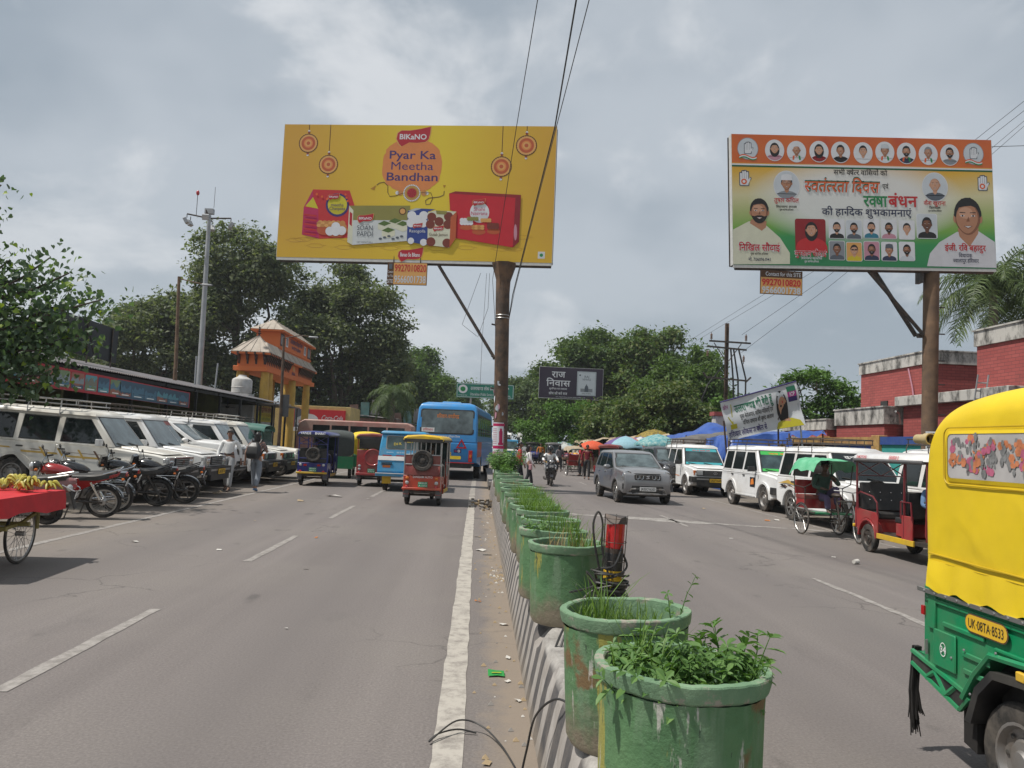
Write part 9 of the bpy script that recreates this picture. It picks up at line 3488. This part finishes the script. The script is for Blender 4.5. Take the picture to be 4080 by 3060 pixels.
def umbrella(label,loc,r_,cols,h=2.2,seed=0,tilt=(0,0)):
 t=thing('market_umbrella',label,'umbrella',loc,seed*.4,'umbrellas of the market stalls',rx=tilt[0],ry=tilt[1])
 n_=8
 for i in range(n_):
  m=MB()
  mt=cols[i%len(cols)]
  rows=[]
  for q,(f,z)in enumerate(((.03,h),(.35,h -.07*r_),(.7,h -.22*r_),(1.,h -.46*r_))):
   row=[]
   for j in range(5):
    a=2*PI*(i+j/4)/n_
    sc=math.sin(PI*j/4)*.045*f*r_
    row.append((r_*f*math.cos(a),r_*f*math.sin(a),z+(sc if q==3 else -sc*.4)))
   rows.append(row)
  rows.append([(x*1.,y*1.,z -.1)for x,y,z in rows[-1]])
  m.loft(rows,mt,close=False)
  m.build('panel',t,fix=False,sharp=60)
 MB().tube([(0,0,0),(0,0,h+.08)],.022,'steel',6).build('pole',t)
 MB().lathe([(0.,0.),(.22,0.),(.2,.1),(0.,.12)],'tarp_grey',14).build('foot',t)
 return t
umbrella('pale blue and white striped umbrella, farthest of the stalls',(7.,64,0),1.35,['u_sky','u_white'],1.95,1)
umbrella('orange-red umbrella beside the red rickshaw',(6.95,47,0),.98,['u_orange'],2.,2)
umbrella('multicoloured umbrella with yellow and purple panels',(8.4,44,0),1.35,['u_yellow','u_purple','u_purple','u_cyan','u_cyan','u_pink','u_cyan','u_cyan'],2.32,3.6)
umbrella('teal floral umbrella above the black parked car',(9.1,39,0),1.2,['u_floral'],2.42,4)
umbrella('brown and yellow leaf patterned umbrella',(11.2,49,0),1.25,['u_leopard'],2.9,5)
umbrella('white and mauve umbrella behind the floral one',(9.7,46,0),1.1,['u_white','u_purple'],2.35,6)
pil=thing('gate_pillar','old whitewashed pillar with red cap behind the blue tarpaulins','pillar',(13.85,44,0))
MB().box((0,0,1.85),(.75,.7,3.7),'weathered_white').build('shaft',pil,bevel=.02)
MB().box((0,0,3.82),(.95,.9,.22),'red_brick').build('cap',pil)
rr=random.Random(17)
for k_ in range(5):
 x,y=5.9+k_*.75,49+k_*3.
 t=thing('handcart',['handcart of garments under the orange umbrella','handcart piled with fruit right of the red-shirted man','handcart with cloth heap near the pale umbrella','small handcart with yellow fruit on the far right verge','far handcart stacked with sacks'][k_],'cart',(x,y,0),rr.uniform(-.3,.3),'handcarts of the vendors')
 MB().box((0,0,.8),(1.1,1.7,.1),'wood').build('tray',t)
 for sx in (-.5,.5):
  a,b_=MB(),MB()
  spoked_wheel(a,b_,0,0,.36,.018,14,.03,z=0)
  o=a.build('wheel',t,loc=(sx,.2,.36))
  b_.build('rim',o)
 m=MB()
 for i in range(26):
  m.ell((rr.uniform(-.45,.45),rr.uniform(-.7,.7),.9+rr.uniform(0,.2)),(rr.uniform(.08,.16),rr.uniform(.08,.16),.08),rr.choice([['cloth_maroon','cloth_purple','cloth_pink'],['plate_yellow','cloth_orange'],['cloth_white','cloth_lav'],['plate_yellow'],['tarp_tan','tarp_grey']][k_]),8,5)
 m.build('goods',t)['kind']='stuff'

 # ================================================================ MORE TRAFFIC FAR DOWN THE ROAD
far_bus('white bus with roof board far down the right carriageway',(5.,76,0),R(180),sign='G.M.O.U. LTD',group='far buses')
far_bus('second white bus farther left behind the first',(2.6,92,0),R(180),group='far buses')
far_bus('third bus almost hidden behind the white buses',(1.,108,0),R(180),group='far buses')
van('blue tempo coming along the right carriageway',(2.7,68,0),R(180),group='blue tempos')
van('farther blue tempo near the median',(1.6,84,0),R(180),group='blue tempos')
erick('dark electric rickshaw approaching left of the orange-shirted man',(4.5,64.5,0),R(180),body='paint_navy',post='steel_dark',roof='vinyl_black',style='cage',group='rickshaws on the far right')
erick('grey-roofed electric rickshaw behind the scooter rider',(5.6,58.,0),R(180),body='paint_black',post='steel',roof='plastic_grey',style='cage',group='rickshaws on the far right')
erick('white-roofed electric rickshaw near the pale umbrella',(7.4,66,0),R(180),body='paint_navy',post='steel',roof='paint_white',style='cage',group='rickshaws on the far right')
cycle_rickshaw('cycle rickshaw loaded with bundles seen from behind in the far right lane',(5.2,42.8,0),R(8),canopy='tarp_tan')

# ================================================================ PEOPLE
person('man in white shirt and grey trousers walking beside the parked taxis',(-6.9,21.75,0),R(178),stride(.16),'skin_brown','cloth_white','cloth_grey','leather','hair_grey',belt=True,scale=1.)
wb=person('woman with black backpack and grey jeans walking away on the left',(-6.25,22.1,0),R(-8),dict(stride(.18),elR=(.26,.12,1.16),wrR=(.16,.26,1.2)),'skin_tan','floral','cloth_denim','cloth_blue',long_hair=True,sleeves='short',stocky=1.1,scale=.97)
bp=thing('backpack','black backpack carried by the woman on the left','backpack',(-6.25,22.1,0),R(-8))
m=MB()
m.loft([[(-.15,-.14,.92),(.15,-.14,.92),(.14,-.34,.94),(-.14,-.34,.94)],[(-.18,-.12,1.08),(.18,-.12,1.08),(.17,-.38,1.08),(-.17,-.38,1.08)],[(-.17,-.11,1.28),(.17,-.11,1.28),(.15,-.33,1.28),(-.15,-.33,1.28)],[(-.1,-.11,1.4),(.1,-.11,1.4),(.08,-.22,1.4),(-.08,-.22,1.4)]],'vinyl_black')
m.build('bag',bp,bevel=.03)
m=MB()
for s_ in (-1,1):
 m.tube([(s_*.12,-.12,1.36),(s_*.14,-.04,1.47),(s_*.15,.1,1.38),(s_*.16,.1,1.2),(s_*.16,-.1,1.02)],.02,'vinyl_black',6)
m.build('strap',bp)
person('bareheaded man in red shirt stepping off the median',(1.62,30.35,0),R(-95),stride(.15),'skin_brown','cloth_red','cloth_dark')
person('woman in white jacket and black trousers crossing from the median',(1.95,29.85,0),R(-80),stride(.2),'skin_tan','cloth_white','cloth_dark','cloth_white',long_hair=True,scale=.94)
hb=thing('handbag','mauve handbag of the woman in the white jacket','bag',(2.,29.6,0),R(-80))
m=MB()
m.box((.05,0.,.78),(.3,.09,.22),'cloth_pink',top=(.8,.9))
m.build('bag',hb,bevel=.02)
MB().tube([(-.08,0,.88),(-.05,-.02,1.3),(.1,-.05,1.4),(.15,0,.88)],.01,'cloth_pink',5).build('strap',hb)
SIT=dict(pelvis=(0,0,.55),waist=(0,0.,.68),chest=(0,.03,.88),neck=(0,.05,1.05),head=(0,.09,1.18),shL=(-.18,.03,.98),shR=(.18,.03,.98),hipL=(-.09,.02,.52),hipR=(.09,.02,.52),kneeL=(-.13,.42,.52),kneeR=(.13,.42,.52),ankL=(-.13,.4,.1),ankR=(.13,.4,.1),toeL=(-.13,.54,.05),toeR=(.13,.54,.05),elL=(-.26,.1,.75),elR=(.26,.1,.75),wrL=(-.2,.34,.72),wrR=(.2,.34,.72))
def sit(**k):
 d=dict(SIT)
 d.update(k)
 return d
scooter('black scooter ridden towards the camera in the right lane',(2.95,31.5,0),R(180),body='bike_black',upright=True)
person('helmeted rider in white on the black scooter',(2.95,31.8,.29),R(180),sit(elL=(-.3,.22,.76),elR=(.3,.22,.76),wrL=(-.28,.52,.72),wrR=(.28,.52,.72),kneeL=(-.2,.38,.5),kneeR=(.2,.38,.5),ankL=(-.12,.32,.1),ankR=(.12,.32,.1),toeL=(-.12,.46,.05),toeR=(.12,.46,.05)),'skin_tan','cloth_white','cloth_grey',helmet='bike_black',grip=True)
scooter('pale scooter far down the right carriageway',(3.25,63.5,0),R(180),body='paint_silver',upright=True)
person('dark-clothed rider on the pale far scooter',(3.25,63.8,.29),R(180),sit(elL=(-.3,.22,.76),elR=(.3,.22,.76),wrL=(-.28,.52,.72),wrR=(.28,.52,.72)),'skin_brown','cloth_dark','cloth_dark',helmet='bike_black')
person('man in maroon shirt and black trousers standing by the red rickshaw',(5.4,38.2,0),R(172),stride(.12),'skin_brown','cloth_maroon','cloth_dark')
person('man in red shirt standing beside the loaded cycle rickshaw',(5.55,42.,0),R(75),None,'skin_brown','cloth_red','cloth_dark',sleeves='short')
person('woman in patterned top and dark skirt near the carts',(4.95,47,0),R(10),stride(.1),'skin_tan','cloth_check','cloth_dark',long_hair=True,scale=.95)
person('man in orange shirt walking far along the right lane',(4.9,61.,0),R(178),stride(.15),'skin_brown','cloth_orange','cloth_dark')
person('cap-wearing driver sitting in the cycle rickshaw seat',(7.45,16.42,.28),R(180+4),sit(kneeL=(-.1,.38,.74),ankL=(-.08,.44,.34),toeL=(-.08,.56,.3),elL=(-.2,.3,.8),wrL=(-.06,.38,.9),ankR=(.13,.46,.25),toeR=(.13,.58,.21)),'skin_dark','cloth_green','cloth_purple',cap='cloth_dark')
person('man in blue shirt resting in the red rickshaw on the right',(7.53,12.45,.2),R(180),sit(),'skin_dark','cloth_blue','cloth_green')
person('driver leaning forward in the red rickshaw behind the hatchback',(6.2,36.9,.2),R(166),sit(),'skin_dark','cloth_red','cloth_dark')
person('driver in pale shirt at the left side of the dark blue rickshaw',(-5.72,27.35,.2),R(2),sit(),'skin_brown','cloth_white','cloth_dark')
person('driver of the orange-red rickshaw seen through the rails',(-1.3,21.55,.2),R(-3),sit(),'skin_brown','cloth_dark','cloth_dark')
person('banana vendor reaching over his cart from the left edge',(-6.72,9.6,0),R(-90),dict(elR=(.2,.42,1.1),wrR=(.1,.74,.99),handR=(-.1,.9,-.35),shR=(.17,.1,1.38),chest=(0,.06,1.28),waist=(0,.02,1.1),neck=(0,.1,1.45),head=(0,.15,1.57)),'skin_brown','cloth_check','cloth_dark',sleeves='short',grip=True)

# ================================================================ BANANA CART
mk('cloth_cart',(.5,.012,.02),.6,var=.12,scale=6)
mk('banana',(.5,.42,.07),.5,var=.2,scale=14,dirt=(.3,.32,.06),dirt_amt=.6,dscale=8)
mk('bamboo',(.26,.22,.07),.6,var=.2,scale=6)
ct=thing('fruit_cart','banana cart with red cloth and spoked wheel at the left edge','cart',(-5.72,9.15,0),R(4))
MB().box((0,0,.82),(1.12,1.74,.06),'wood').build('tray',ct)
m=MB()
k=26
outer=[]
for i in range(k):
 q=i/k
 per=[(-.57,-.88),(.57,-.88),(.57,.88),(-.57,.88)]
 s_=q*4
 a,b_=per[int(s_)],per[(int(s_)+1)%4]
 f=s_ -int(s_)
 outer.append((a[0]+(b_[0]-a[0])*f,a[1]+(b_[1]-a[1])*f))
rr=random.Random(3)
top=[(x,y,.857)for x,y in outer]
mid=[(x*1.02,y*1.02,.76+rr.uniform(-.01,.01))for x,y in outer]
low=[(x*(1.04+.03*math.sin(i*1.9)),y*(1.03+.02*math.sin(i*1.9)),.64+rr.uniform(-.03,.03))for i,(x,y)in enumerate(outer)]
m.add(top+mid+low,[(j*k+i,j*k+(i+1)%k,(j+1)*k+(i+1)%k,(j+1)*k+i)for j in range(2)for i in range(k)]+[tuple(range(k))],'cloth_cart')
m.build('cloth',ct,sharp=70)
for x,y in ((.3,.42),(-.42,.42),(.3,-.6),(-.42,-.6)):
 a,b_=MB(),MB()
 spoked_wheel(a,b_,0,0,.36,.017,30,.028,z=0)
 o=a.build('wheel',ct,loc=(x,y,.36))
 b_.build('rim',o)
m=MB()
for y in (-.3,.2):
 m.tube([(-.5,y,.5),(.5,y,.5)],.028,'bamboo',6)
m.tube([(.36,-.9,.42),(.36,.3,.5),(.4,.62,.62)],.025,'bamboo',6)
m.tube([(-.36,-.9,.42),(-.36,.6,.5)],.025,'bamboo',6)
for x in (-.4,.4):
 for y in (-.7,.6):
  m.tube([(x,y,.4),(x,y,.8)],.022,'bamboo',6)
m.build('under_frame',ct)
def banana_bunch(label,loc,rz,n_):
 t=thing('banana_bunch',label,'bananas',loc,rz,'banana bunches on the cart')
 rr=random.Random(n_*7+int(loc[1]*10))
 for i in range(n_):
  a=(i/(n_ -1)-.5)*1.5
  lay=i%2
  m=MB()
  pts=[]
  for q in range(6):
   s_=q/5
   rad=.03+.16*s_
   pts.append((rad*math.sin(a),rad*math.cos(a)*.9,.03+.035*lay+.055*math.sin(PI*s_)+rr.uniform(-.002,.002)))
  m.tube(pts,[.009,.017,.02,.02,.016,.006],'banana',6)
  m.build('banana',t)
 MB().ell((0,.02,.045),(.03,.025,.035),'bamboo',8,6).build('stem',t)
for i,(x,y,z,rz_,n_)in enumerate(((-5.45,9.72,.86,2.4,8),(-5.62,9.86,.86,-.4,8),(-5.7,9.62,.86,1.,7),(-5.5,9.52,.86,-1.4,8),(-5.85,9.8,.86,.4,7),(-5.3,9.8,.86,-2.2,6),(-5.6,9.72,.92,.8,8),(-5.78,9.5,.86,2.8,7),(-5.4,9.62,.92,-2.8,7))):
 banana_bunch(['ripe banana bunch at the right front of the cart','banana bunch at the far edge of the cart','banana bunch in the middle of the cart pile','banana bunch at the near edge of the cart','banana bunch on the left under the vendor hand','small banana bunch at the outer cart corner','banana bunch lying on top of the pile','banana bunch partly behind the lilac tray','upper banana bunch near the cart edge'][i],(x,y,z),rz_,n_)
tag(MB().lathe([(0.,0.),(.16,0),(.2,.05),(.19,.05),(.15,.012),(0,.012)],'cloth_lav',24).build('plastic_tray',loc=(-5.85,9.2,.858)),'lilac plastic tray beside the bananas','tray')
tag(MB().ell((-5.5,8.75,.42),(.1,.16,.2),'paint_white',10,8).build('white_sack',bevel=0),'white plastic sack hanging under the banana cart','sack')

# ================================================================ POST WRAPPED IN CABLE
pk_=thing('guard_post','post with red and yellow bands inside a bent wire cage on the median','post',(.88,4.98,.49),0,ry=R(2))
m=MB()
m.lathe([(0.,0),(.062,0),(.062,.3),(0.,.3)],'steel_dark',16)
m.build('shaft',pk_)
for z0,z1,mt in ((.3,.42,'plate_yellow'),(.42,.53,'plastic_black'),(.53,.56,'steel_dark'),(.56,.72,'lens_red')):
 MB().lathe([(.058,z0),(.06,z0+.002),(.06,z1 -.002),(.058,z1)],mt,16).build('band',pk_)
m=MB()
m.add([(-.065,-.04,.71),(0,-.07,.72),(.066,-.03,.715),(.05,.05,.75),(-.05,.06,.77),(-.07,0.,.775),(.02,-.06,.755),(.07,.02,.765)],[(0,1,6,5),(1,2,7,6),(2,3,7),(3,4,7),(4,5,6,7)],'steel_dark')
m.build('crumpled_cap',pk_)
m=MB()
for z in (.34,.48,.6,.75):
 m.tube([((.076+.004*math.sin(3*a))*math.cos(a),.076*math.sin(a),z)for a in [2*PI*i/20 for i in range(20)]],.0024,'steel_dark',5,True)
for i in range(6):
 a=2*PI*i/6+.3
 m.tube([(.076*math.cos(a),.076*math.sin(a),.1),(.078*math.cos(a),.076*math.sin(a),.5),(.082*math.cos(a+.05),.076*math.sin(a),.77)],.0024,'steel_dark',5)
m.build('wire_cage',pk_)
cbn=thing('cable_coil','black cable wound round the guard post with loose loops','cable',(.88,4.98,.49))
rr=random.Random(12)
for k_ in range(15):
 m=MB()
 z0=rr.uniform(0.,.26)
 r_=rr.uniform(.075,.105)
 tx,ty=rr.uniform(-.3,.3),rr.uniform(-.3,.3)
 pts=[]
 for i in range(46):
  a=i*.42
  rad=r_+.02*math.sin(i*.7+k_)
  pts.append((rad*math.cos(a),rad*math.sin(a),z0+.0035*i+tx*rad*math.cos(a)+ty*rad*math.sin(a)))
 m.tube(pts,.0075,'plastic_black',6)
 m.build('strand',cbn)
for pts in ([(-.08,-.05,.42),(-.12,-.06,.6),(-.13,-.06,.72),(-.1,-.05,.79),(-.07,-.05,.72),(-.07,-.06,.56),(-.02,-.08,.38)],[(-.08,-.06,.26),(-.2,-.12,.25),(-.32,-.25,.1),(-.4,-.36,-.06),(-.43,-.42,-.17),(-.39,-.4,-.13),(-.3,-.26,.1),(-.16,-.1,.28),(0.,-.1,.34)],[(-.06,-.06,.3),(-.13,-.1,.33),(-.17,-.1,.42),(-.12,-.12,.34),(-.28,-.16,.3)],[(.06,0,.55),(.1,-.02,.45),(.02,-.1,.4),(-.08,-.04,.36)],[(.06,-.05,.58),(0,-.1,.46),(-.1,-.02,.42),(-.06,.06,.3)]):
 P=[Vector(p)for p in pts]
 out=[]
 for i in range(len(P)-1):
  p0,p1,p2,p3=P[max(0,i -1)],P[i],P[i+1],P[min(len(P)-1,i+2)]
  for s_ in range(6):
   t_=s_/6
   out.append(.5*((2*p1)+(p2 -p0)*t_+(2*p0 -5*p1+4*p2 -p3)*t_*t_+(3*p1 -p0 -3*p2+p3)*t_**3))
 m=MB()
 m.tube(out+[P[-1]],.007,'plastic_black',6)
 m.build('loop',cbn)
def loose(label,pts,r_=.006):
 P=[Vector(p)for p in pts]
 out=[]
 for i in range(len(P)-1):
  p0,p1,p2,p3=P[max(0,i -1)],P[i],P[i+1],P[min(len(P)-1,i+2)]
  for s_ in range(8):
   t_=s_/8
   out.append(.5*((2*p1)+(p2 -p0)*t_+(2*p0 -5*p1+4*p2 -p3)*t_*t_+(3*p1 -p0 -3*p2+p3)*t_**3))
 m=MB()
 m.tube(out+[P[-1]],r_,'plastic_black',6)
 tag(m.build('loose_cable'),label,'cable','loose cables at the median')
loose('black cable drooping from the kerb top to the dusty gutter',[(.5,3.5,.52),(.42,3.72,.5),(.34,3.9,.36),(.31,4.,.16),(.29,4.02,.02),(.3,3.9,.01),(.36,3.72,.01)])
loose('thin black cable lying across the white edge line',[(.29,4.,.012),(.2,4.4,.02),(.08,4.62,.05),(-.06,4.62,.07),(-.2,4.44,.02),(-.16,4.52,.03),(-.05,4.6,.03),(.06,4.6,.012)],.005)

# ================================================================ WHAT GROWS IN THE PLANTERS
def blades(name,label,base,n_,h,r_,seed,mat='leaf_grass',group='weeds in the planters',w=.0028,bend=.5,cat='grass'):
 rng=np.random.default_rng(seed)
 a=rng.uniform(0,2*PI,n_)
 q=r_*np.sqrt(rng.random(n_))
 x,y=q*np.cos(a),q*np.sin(a)
 hh=h*rng.uniform(.35,1.15,n_)
 da=rng.uniform(0,2*PI,n_)
 be=bend*rng.uniform(.2,1.2,n_)*hh
 V=[]
 for f,wf,bf in ((0,1,0),(.5,.9,.22),(.85,.6,.68),(1.,.05,1.)):
  cx,cy=x+np.cos(da)*be*bf,y+np.sin(da)*be*bf
  z=hh*(f -.12*bf*bend)
  sx,sy=-np.sin(da)*w*wf,np.cos(da)*w*wf
  V+=[np.stack([cx -sx,cy -sy,z],1),np.stack([cx+sx,cy+sy,z],1)]
 V=np.stack(V,1)
 F=[]
 for k_ in range(3):
  F.append(np.array([2*k_,2*k_+1,2*k_+3,2*k_+2]))
 F=(np.arange(n_)[:,None,None]*8+np.array(F)[None]).reshape(-1,4)
 o=mesh_np(name,V.reshape(-1,3),F,[mat],None,None,base)
 tag(o,label,cat,group)
 return o
def weed(label,base,n_stems,h,r_,seed,L=.07,group='weeds in the planters'):
 rr=random.Random(seed)
 t=thing('leafy_weed',label,'plant',base,0,group)
 st,lf=MB(),MB()
 for i in range(n_stems):
  a=rr.uniform(0,2*PI)
  q=r_*math.sqrt(rr.random())
  p=Vector((q*math.cos(a),q*math.sin(a),0))
  d=Vector((math.cos(a)*.35*q/r_+rr.gauss(0,.22),math.sin(a)*.35*q/r_+rr.gauss(0,.22),1)).normalized()
  hh=h*rr.uniform(.5,1.1)
  k_=max(3,int(hh/.035))
  pts=[p]
  for s_ in range(k_):
   d=(d+Vector((rr.gauss(0,.07),rr.gauss(0,.07),-.02))).normalized()
   pts.append(pts[-1]+d*hh/k_)
  st.tube(pts,[.0035 -.0022*j/k_ for j in range(k_+1)],'leaf_weed',4)
  for s_ in range(1,k_+1):
   for side_ in ((0,PI)if s_<k_ else (0,PI/2,PI,1.5*PI)):
    b_=s_*1.57+side_+rr.uniform(-.3,.3)
    u=d.orthogonal().normalized()
    w_=d.cross(u)
    o_=(u*math.cos(b_)+w_*math.sin(b_))
    ld=(o_+d*rr.uniform(.1,.9)).normalized()
    ll=L*rr.uniform(.55,1.25)*(.7 if s_==k_ else 1)
    sd=ld.cross(d)
    if sd.length<.01:
     continue
    sd.normalize()
    nr=sd.cross(ld)
    P0=pts[s_]
    fold=ll*.06
    V=[P0]
    for f,wf in ((.3,.14),(.6,.2),(.85,.12)):
     c=P0+ld*ll*f -Vector((0,0,ll*.22*f*f))
     V+=[c -sd*ll*wf+nr*fold,c,c+sd*ll*wf+nr*fold]
    V.append(P0+ld*ll -Vector((0,0,ll*.25)))
    lf.add(V,[(0,2,1),(0,3,2),(1,2,5,4),(2,3,6,5),(4,5,8,7),(5,6,9,8),(7,8,10),(8,9,10)],'leaf_weed')
 st.build('stem',t,fix=False)
 lf.build('leaves',t,fix=False)['kind']='stuff'
 return t
def pz(i,d=-.12):
 x,y,z=PLANT[i]
 return (x,y,z+d)
weed('broad-leaved green weeds overflowing the nearest planter',pz(0),130,.165,.2,1,.055)
weed('leafy sprays leaning over the right rim of the nearest planter',(PLANT[0][0]+.13,PLANT[0][1]+.02,PLANT[0][2]-.05),16,.15,.1,2,.07)
blades('grass_tuft','thin grass blades at the left of the nearest planter',(PLANT[0][0]-.12,PLANT[0][1],PLANT[0][2]-.12),60,.26,.08,3)
blades('grass_tuft','loose grass in the second planter',(PLANT[1][0]-.04,PLANT[1][1],PLANT[1][2]-.11),300,.13,.19,4)
blades('grass_tuft','tall thin grass at the left rim of the second planter',(PLANT[1][0]-.13,PLANT[1][1]+.05,PLANT[1][2]-.11),60,.24,.08,41,bend=.8)
weed('thin dry twig plant at the right of the second planter',(PLANT[1][0]+.17,PLANT[1][1]-.03,PLANT[1][2]-.08),2,.25,.02,5,.035)
blades('grass_tuft','sparse dry stalks in the third planter',pz(2),60,.22,.2,6,'leaf_dry')
blades('grass_tuft','long grass at the back of the third planter',(PLANT[2][0]+.1,PLANT[2][1],PLANT[2][2]-.12),90,.3,.14,7,bend=.7)
weed('small weeds in the fourth planter',pz(3),12,.2,.17,8,.06)
blades('grass_tuft','mixed grass in the fourth planter',(PLANT[3][0]+.05,PLANT[3][1],PLANT[3][2]-.12),140,.26,.17,9)
blades('grass_tuft','short grass in the fifth planter',pz(4),120,.18,.2,10)
for i,q in ((5,'dense bright grass in the sixth planter'),(6,'dense bright grass mound in the seventh planter'),(7,'tall bright grass in the eighth planter'),(8,'bright grass in the ninth planter')):
 blades('grass_tuft',q,pz(i,-.1),480,.21,.21,20+i,bend=.9,w=.0035)
for i,q in ((10,'dry straw in the eleventh planter'),(12,'dry straw in the thirteenth planter')):
 blades('grass_tuft',q,pz(i,-.1),120,.13,.2,40+i,'leaf_dry')
weed('fern-like green bush in the farthest planters by the pole',pz(14,-.05),40,.5,.24,12,.1)
weed('small bush in the last planter beside the pole',pz(15,-.05),26,.4,.24,13,.1)
weed('low weeds in the fourteenth planter',pz(13,-.08),14,.24,.2,14,.08)

# ================================================================ LITTER
rr=random.Random(77)
hex_inks(l_white='d8d4cc',l_tan='b09a78',l_green='2f9a48',l_orange='c87830',l_grey='8f8a84')
def scrap(label,x,y,s_,mat,seed,z=.008,name='paper_scrap',asp=.6):
 q=random.Random(seed)
 m=MB()
 V=[(-s_/2,-s_*asp/2,0),(0,-s_*asp/2,q.uniform(0,s_*.12)),(s_/2,-s_*asp/2,0),(-s_/2,s_*asp/2,q.uniform(0,s_*.2)),(0,s_*asp/2,q.uniform(0,s_*.15)),(s_/2,s_*asp/2,q.uniform(0,s_*.2))]
 V=[(a+q.uniform(-.1,.1)*s_,b_+q.uniform(-.1,.1)*s_,c)for a,b_,c in V]
 m.add(V,[(0,1,4,3),(1,2,5,4)],mat)
 o=m.build(name,loc=(x,y,z),rz=q.uniform(0,6.28),fix=False)
 return tag(o,label,'litter','litter on the road')
pkt=scrap('green snack packet lying in the dust by the kerb',.2,5.75,.13,'l_green',1,.012,'snack_packet',.75)
pkt.rotation_euler=(0,0,.1)
g_=MB()
rect2(g_,-.035,0,.035,.015,0,'c_yellow')
g_.v=[(x,z -.02,.014)for x,y,z in g_.v]
g_.build('print',pkt,fix=False)
scrap('small orange wrapper beside the white edge line',.06,8.3,.07,'l_orange',2,name='wrapper',asp=.4)
lit=[(.3,6.2,.06,'l_white'),(.28,5.6,.05,'l_white'),(.33,5.2,.05,'l_white'),(.12,4.2,.06,'l_tan'),(.3,7.3,.08,'l_white'),(.1,12.1,.16,'l_white'),(.2,11.7,.12,'l_grey'),(.05,13.8,.12,'l_tan'),(-3.6,11.2,.07,'l_white'),(-4.2,15.,.06,'l_tan'),(-2.1,9.9,.06,'l_white'),(-5.,11.7,.1,'l_white'),(-1.6,6.9,.03,'l_white'),(-4.4,7.,.05,'l_tan'),(-3.9,21.5,.4,'l_white'),(-4.4,19.7,.25,'l_tan'),(-2.9,21.2,.14,'l_white'),(5.,15.,.08,'l_white'),(6.,12.8,.07,'l_white'),(7.3,19.2,.2,'l_orange'),(7.6,19.4,.2,'l_white'),(6.6,22.3,.15,'l_tan'),(3.3,14,.06,'l_grey'),(-6.9,20.9,.2,'l_tan'),(-7.,21.3,.25,'l_tan'),(-7.2,20.7,.2,'l_white'),(-2.6,12.9,.08,'l_orange')]
seen={}
for i,(x,y,s_,mt)in enumerate(sorted(lit,key=lambda q:q[1])):
 col={'l_white':'white','l_tan':'tan','l_grey':'grey','l_orange':'orange'}[mt]
 place='in the dust beside the median kerb' if 0<x<.5 else ('on the right carriageway' if x>.5 else ('near the parked taxis' if x<-6 else 'on the left carriageway'))
 r_=seen[col,place]=seen.get((col,place),-1)+1
 scrap('%s paper scrap %s, %snearest to the camera'%(col,place,ordw[r_]+' ' if r_ else ''),x,y,s_,mt,100+i)
cup=MB()
cup.lathe([(0.,0),(.03,0),(.04,.1),(.036,.1),(.027,.006),(0,.006)],'l_white',16,axis='X')
o=cup.build('paper_cup',loc=(6.,12.1,.04),rz=.5)
tag(o,'pale paper cup lying on its side in the right lane','litter')
gv=MB()
for i in range(220):
 x=min(.37,max(-.3,rr.gauss(.26,.09)))
 y=rr.uniform(3.6,22)if i<150 else rr.gauss(9.9,.35)
 s_=rr.uniform(.006,.022)
 gv.add([(x -s_,y -s_,.002),(x+s_,y -s_*.7,.002),(x+s_*.6,y+s_,.002),(x -s_*.7,y+s_,.002),(x,y,s_*1.1)],[(0,1,4),(1,2,4),(2,3,4),(3,0,4)],rr.choice(['l_tan','l_grey','l_white','l_tan']))
o=gv.build('gravel',fix=False)
tag(o,'loose grit and crumbs of litter along the foot of the median kerb','gravel',kind='stuff')
rb_=MB()
for i in range(90):
 a=rr.gauss(0,.16),rr.gauss(0,.5)
 s_=rr.uniform(.02,.05)
 rb_.box((.26+a[0],20.3+a[1],.02+.16*math.exp(-(a[1]/.5)**2)*rr.random()),(s_*2,s_,s_),rr.choice(['l_tan','l_grey','bark']),rz=rr.uniform(0,3),rx=rr.uniform(-.5,.5))
tag(rb_.build('rubble',fix=False),'heap of dry leaves and rubble against the far kerb end','rubble',kind='stuff')

# ================================================================ MONSOON HAZE
hzm=bpy.data.materials.new('haze')
hzm.use_nodes=True
hn=hzm.node_tree.nodes
hn.clear()
ho=hn.new('ShaderNodeOutputMaterial')
hv=hn.new('ShaderNodeVolumePrincipled')
hv.inputs['Color'].default_value=(.86,.91,.95,1)
hv.inputs['Density'].default_value=.0004
hv.inputs['Anisotropy'].default_value=.2
hzm.node_tree.links.new(hv.outputs[0],ho.inputs['Volume'])
MATS['haze']=hzm
tag(MB().box((0,450,14.5),(1960,2900,33),'haze').build('haze'),'thin pale haze hanging over the whole street','haze',kind='stuff')
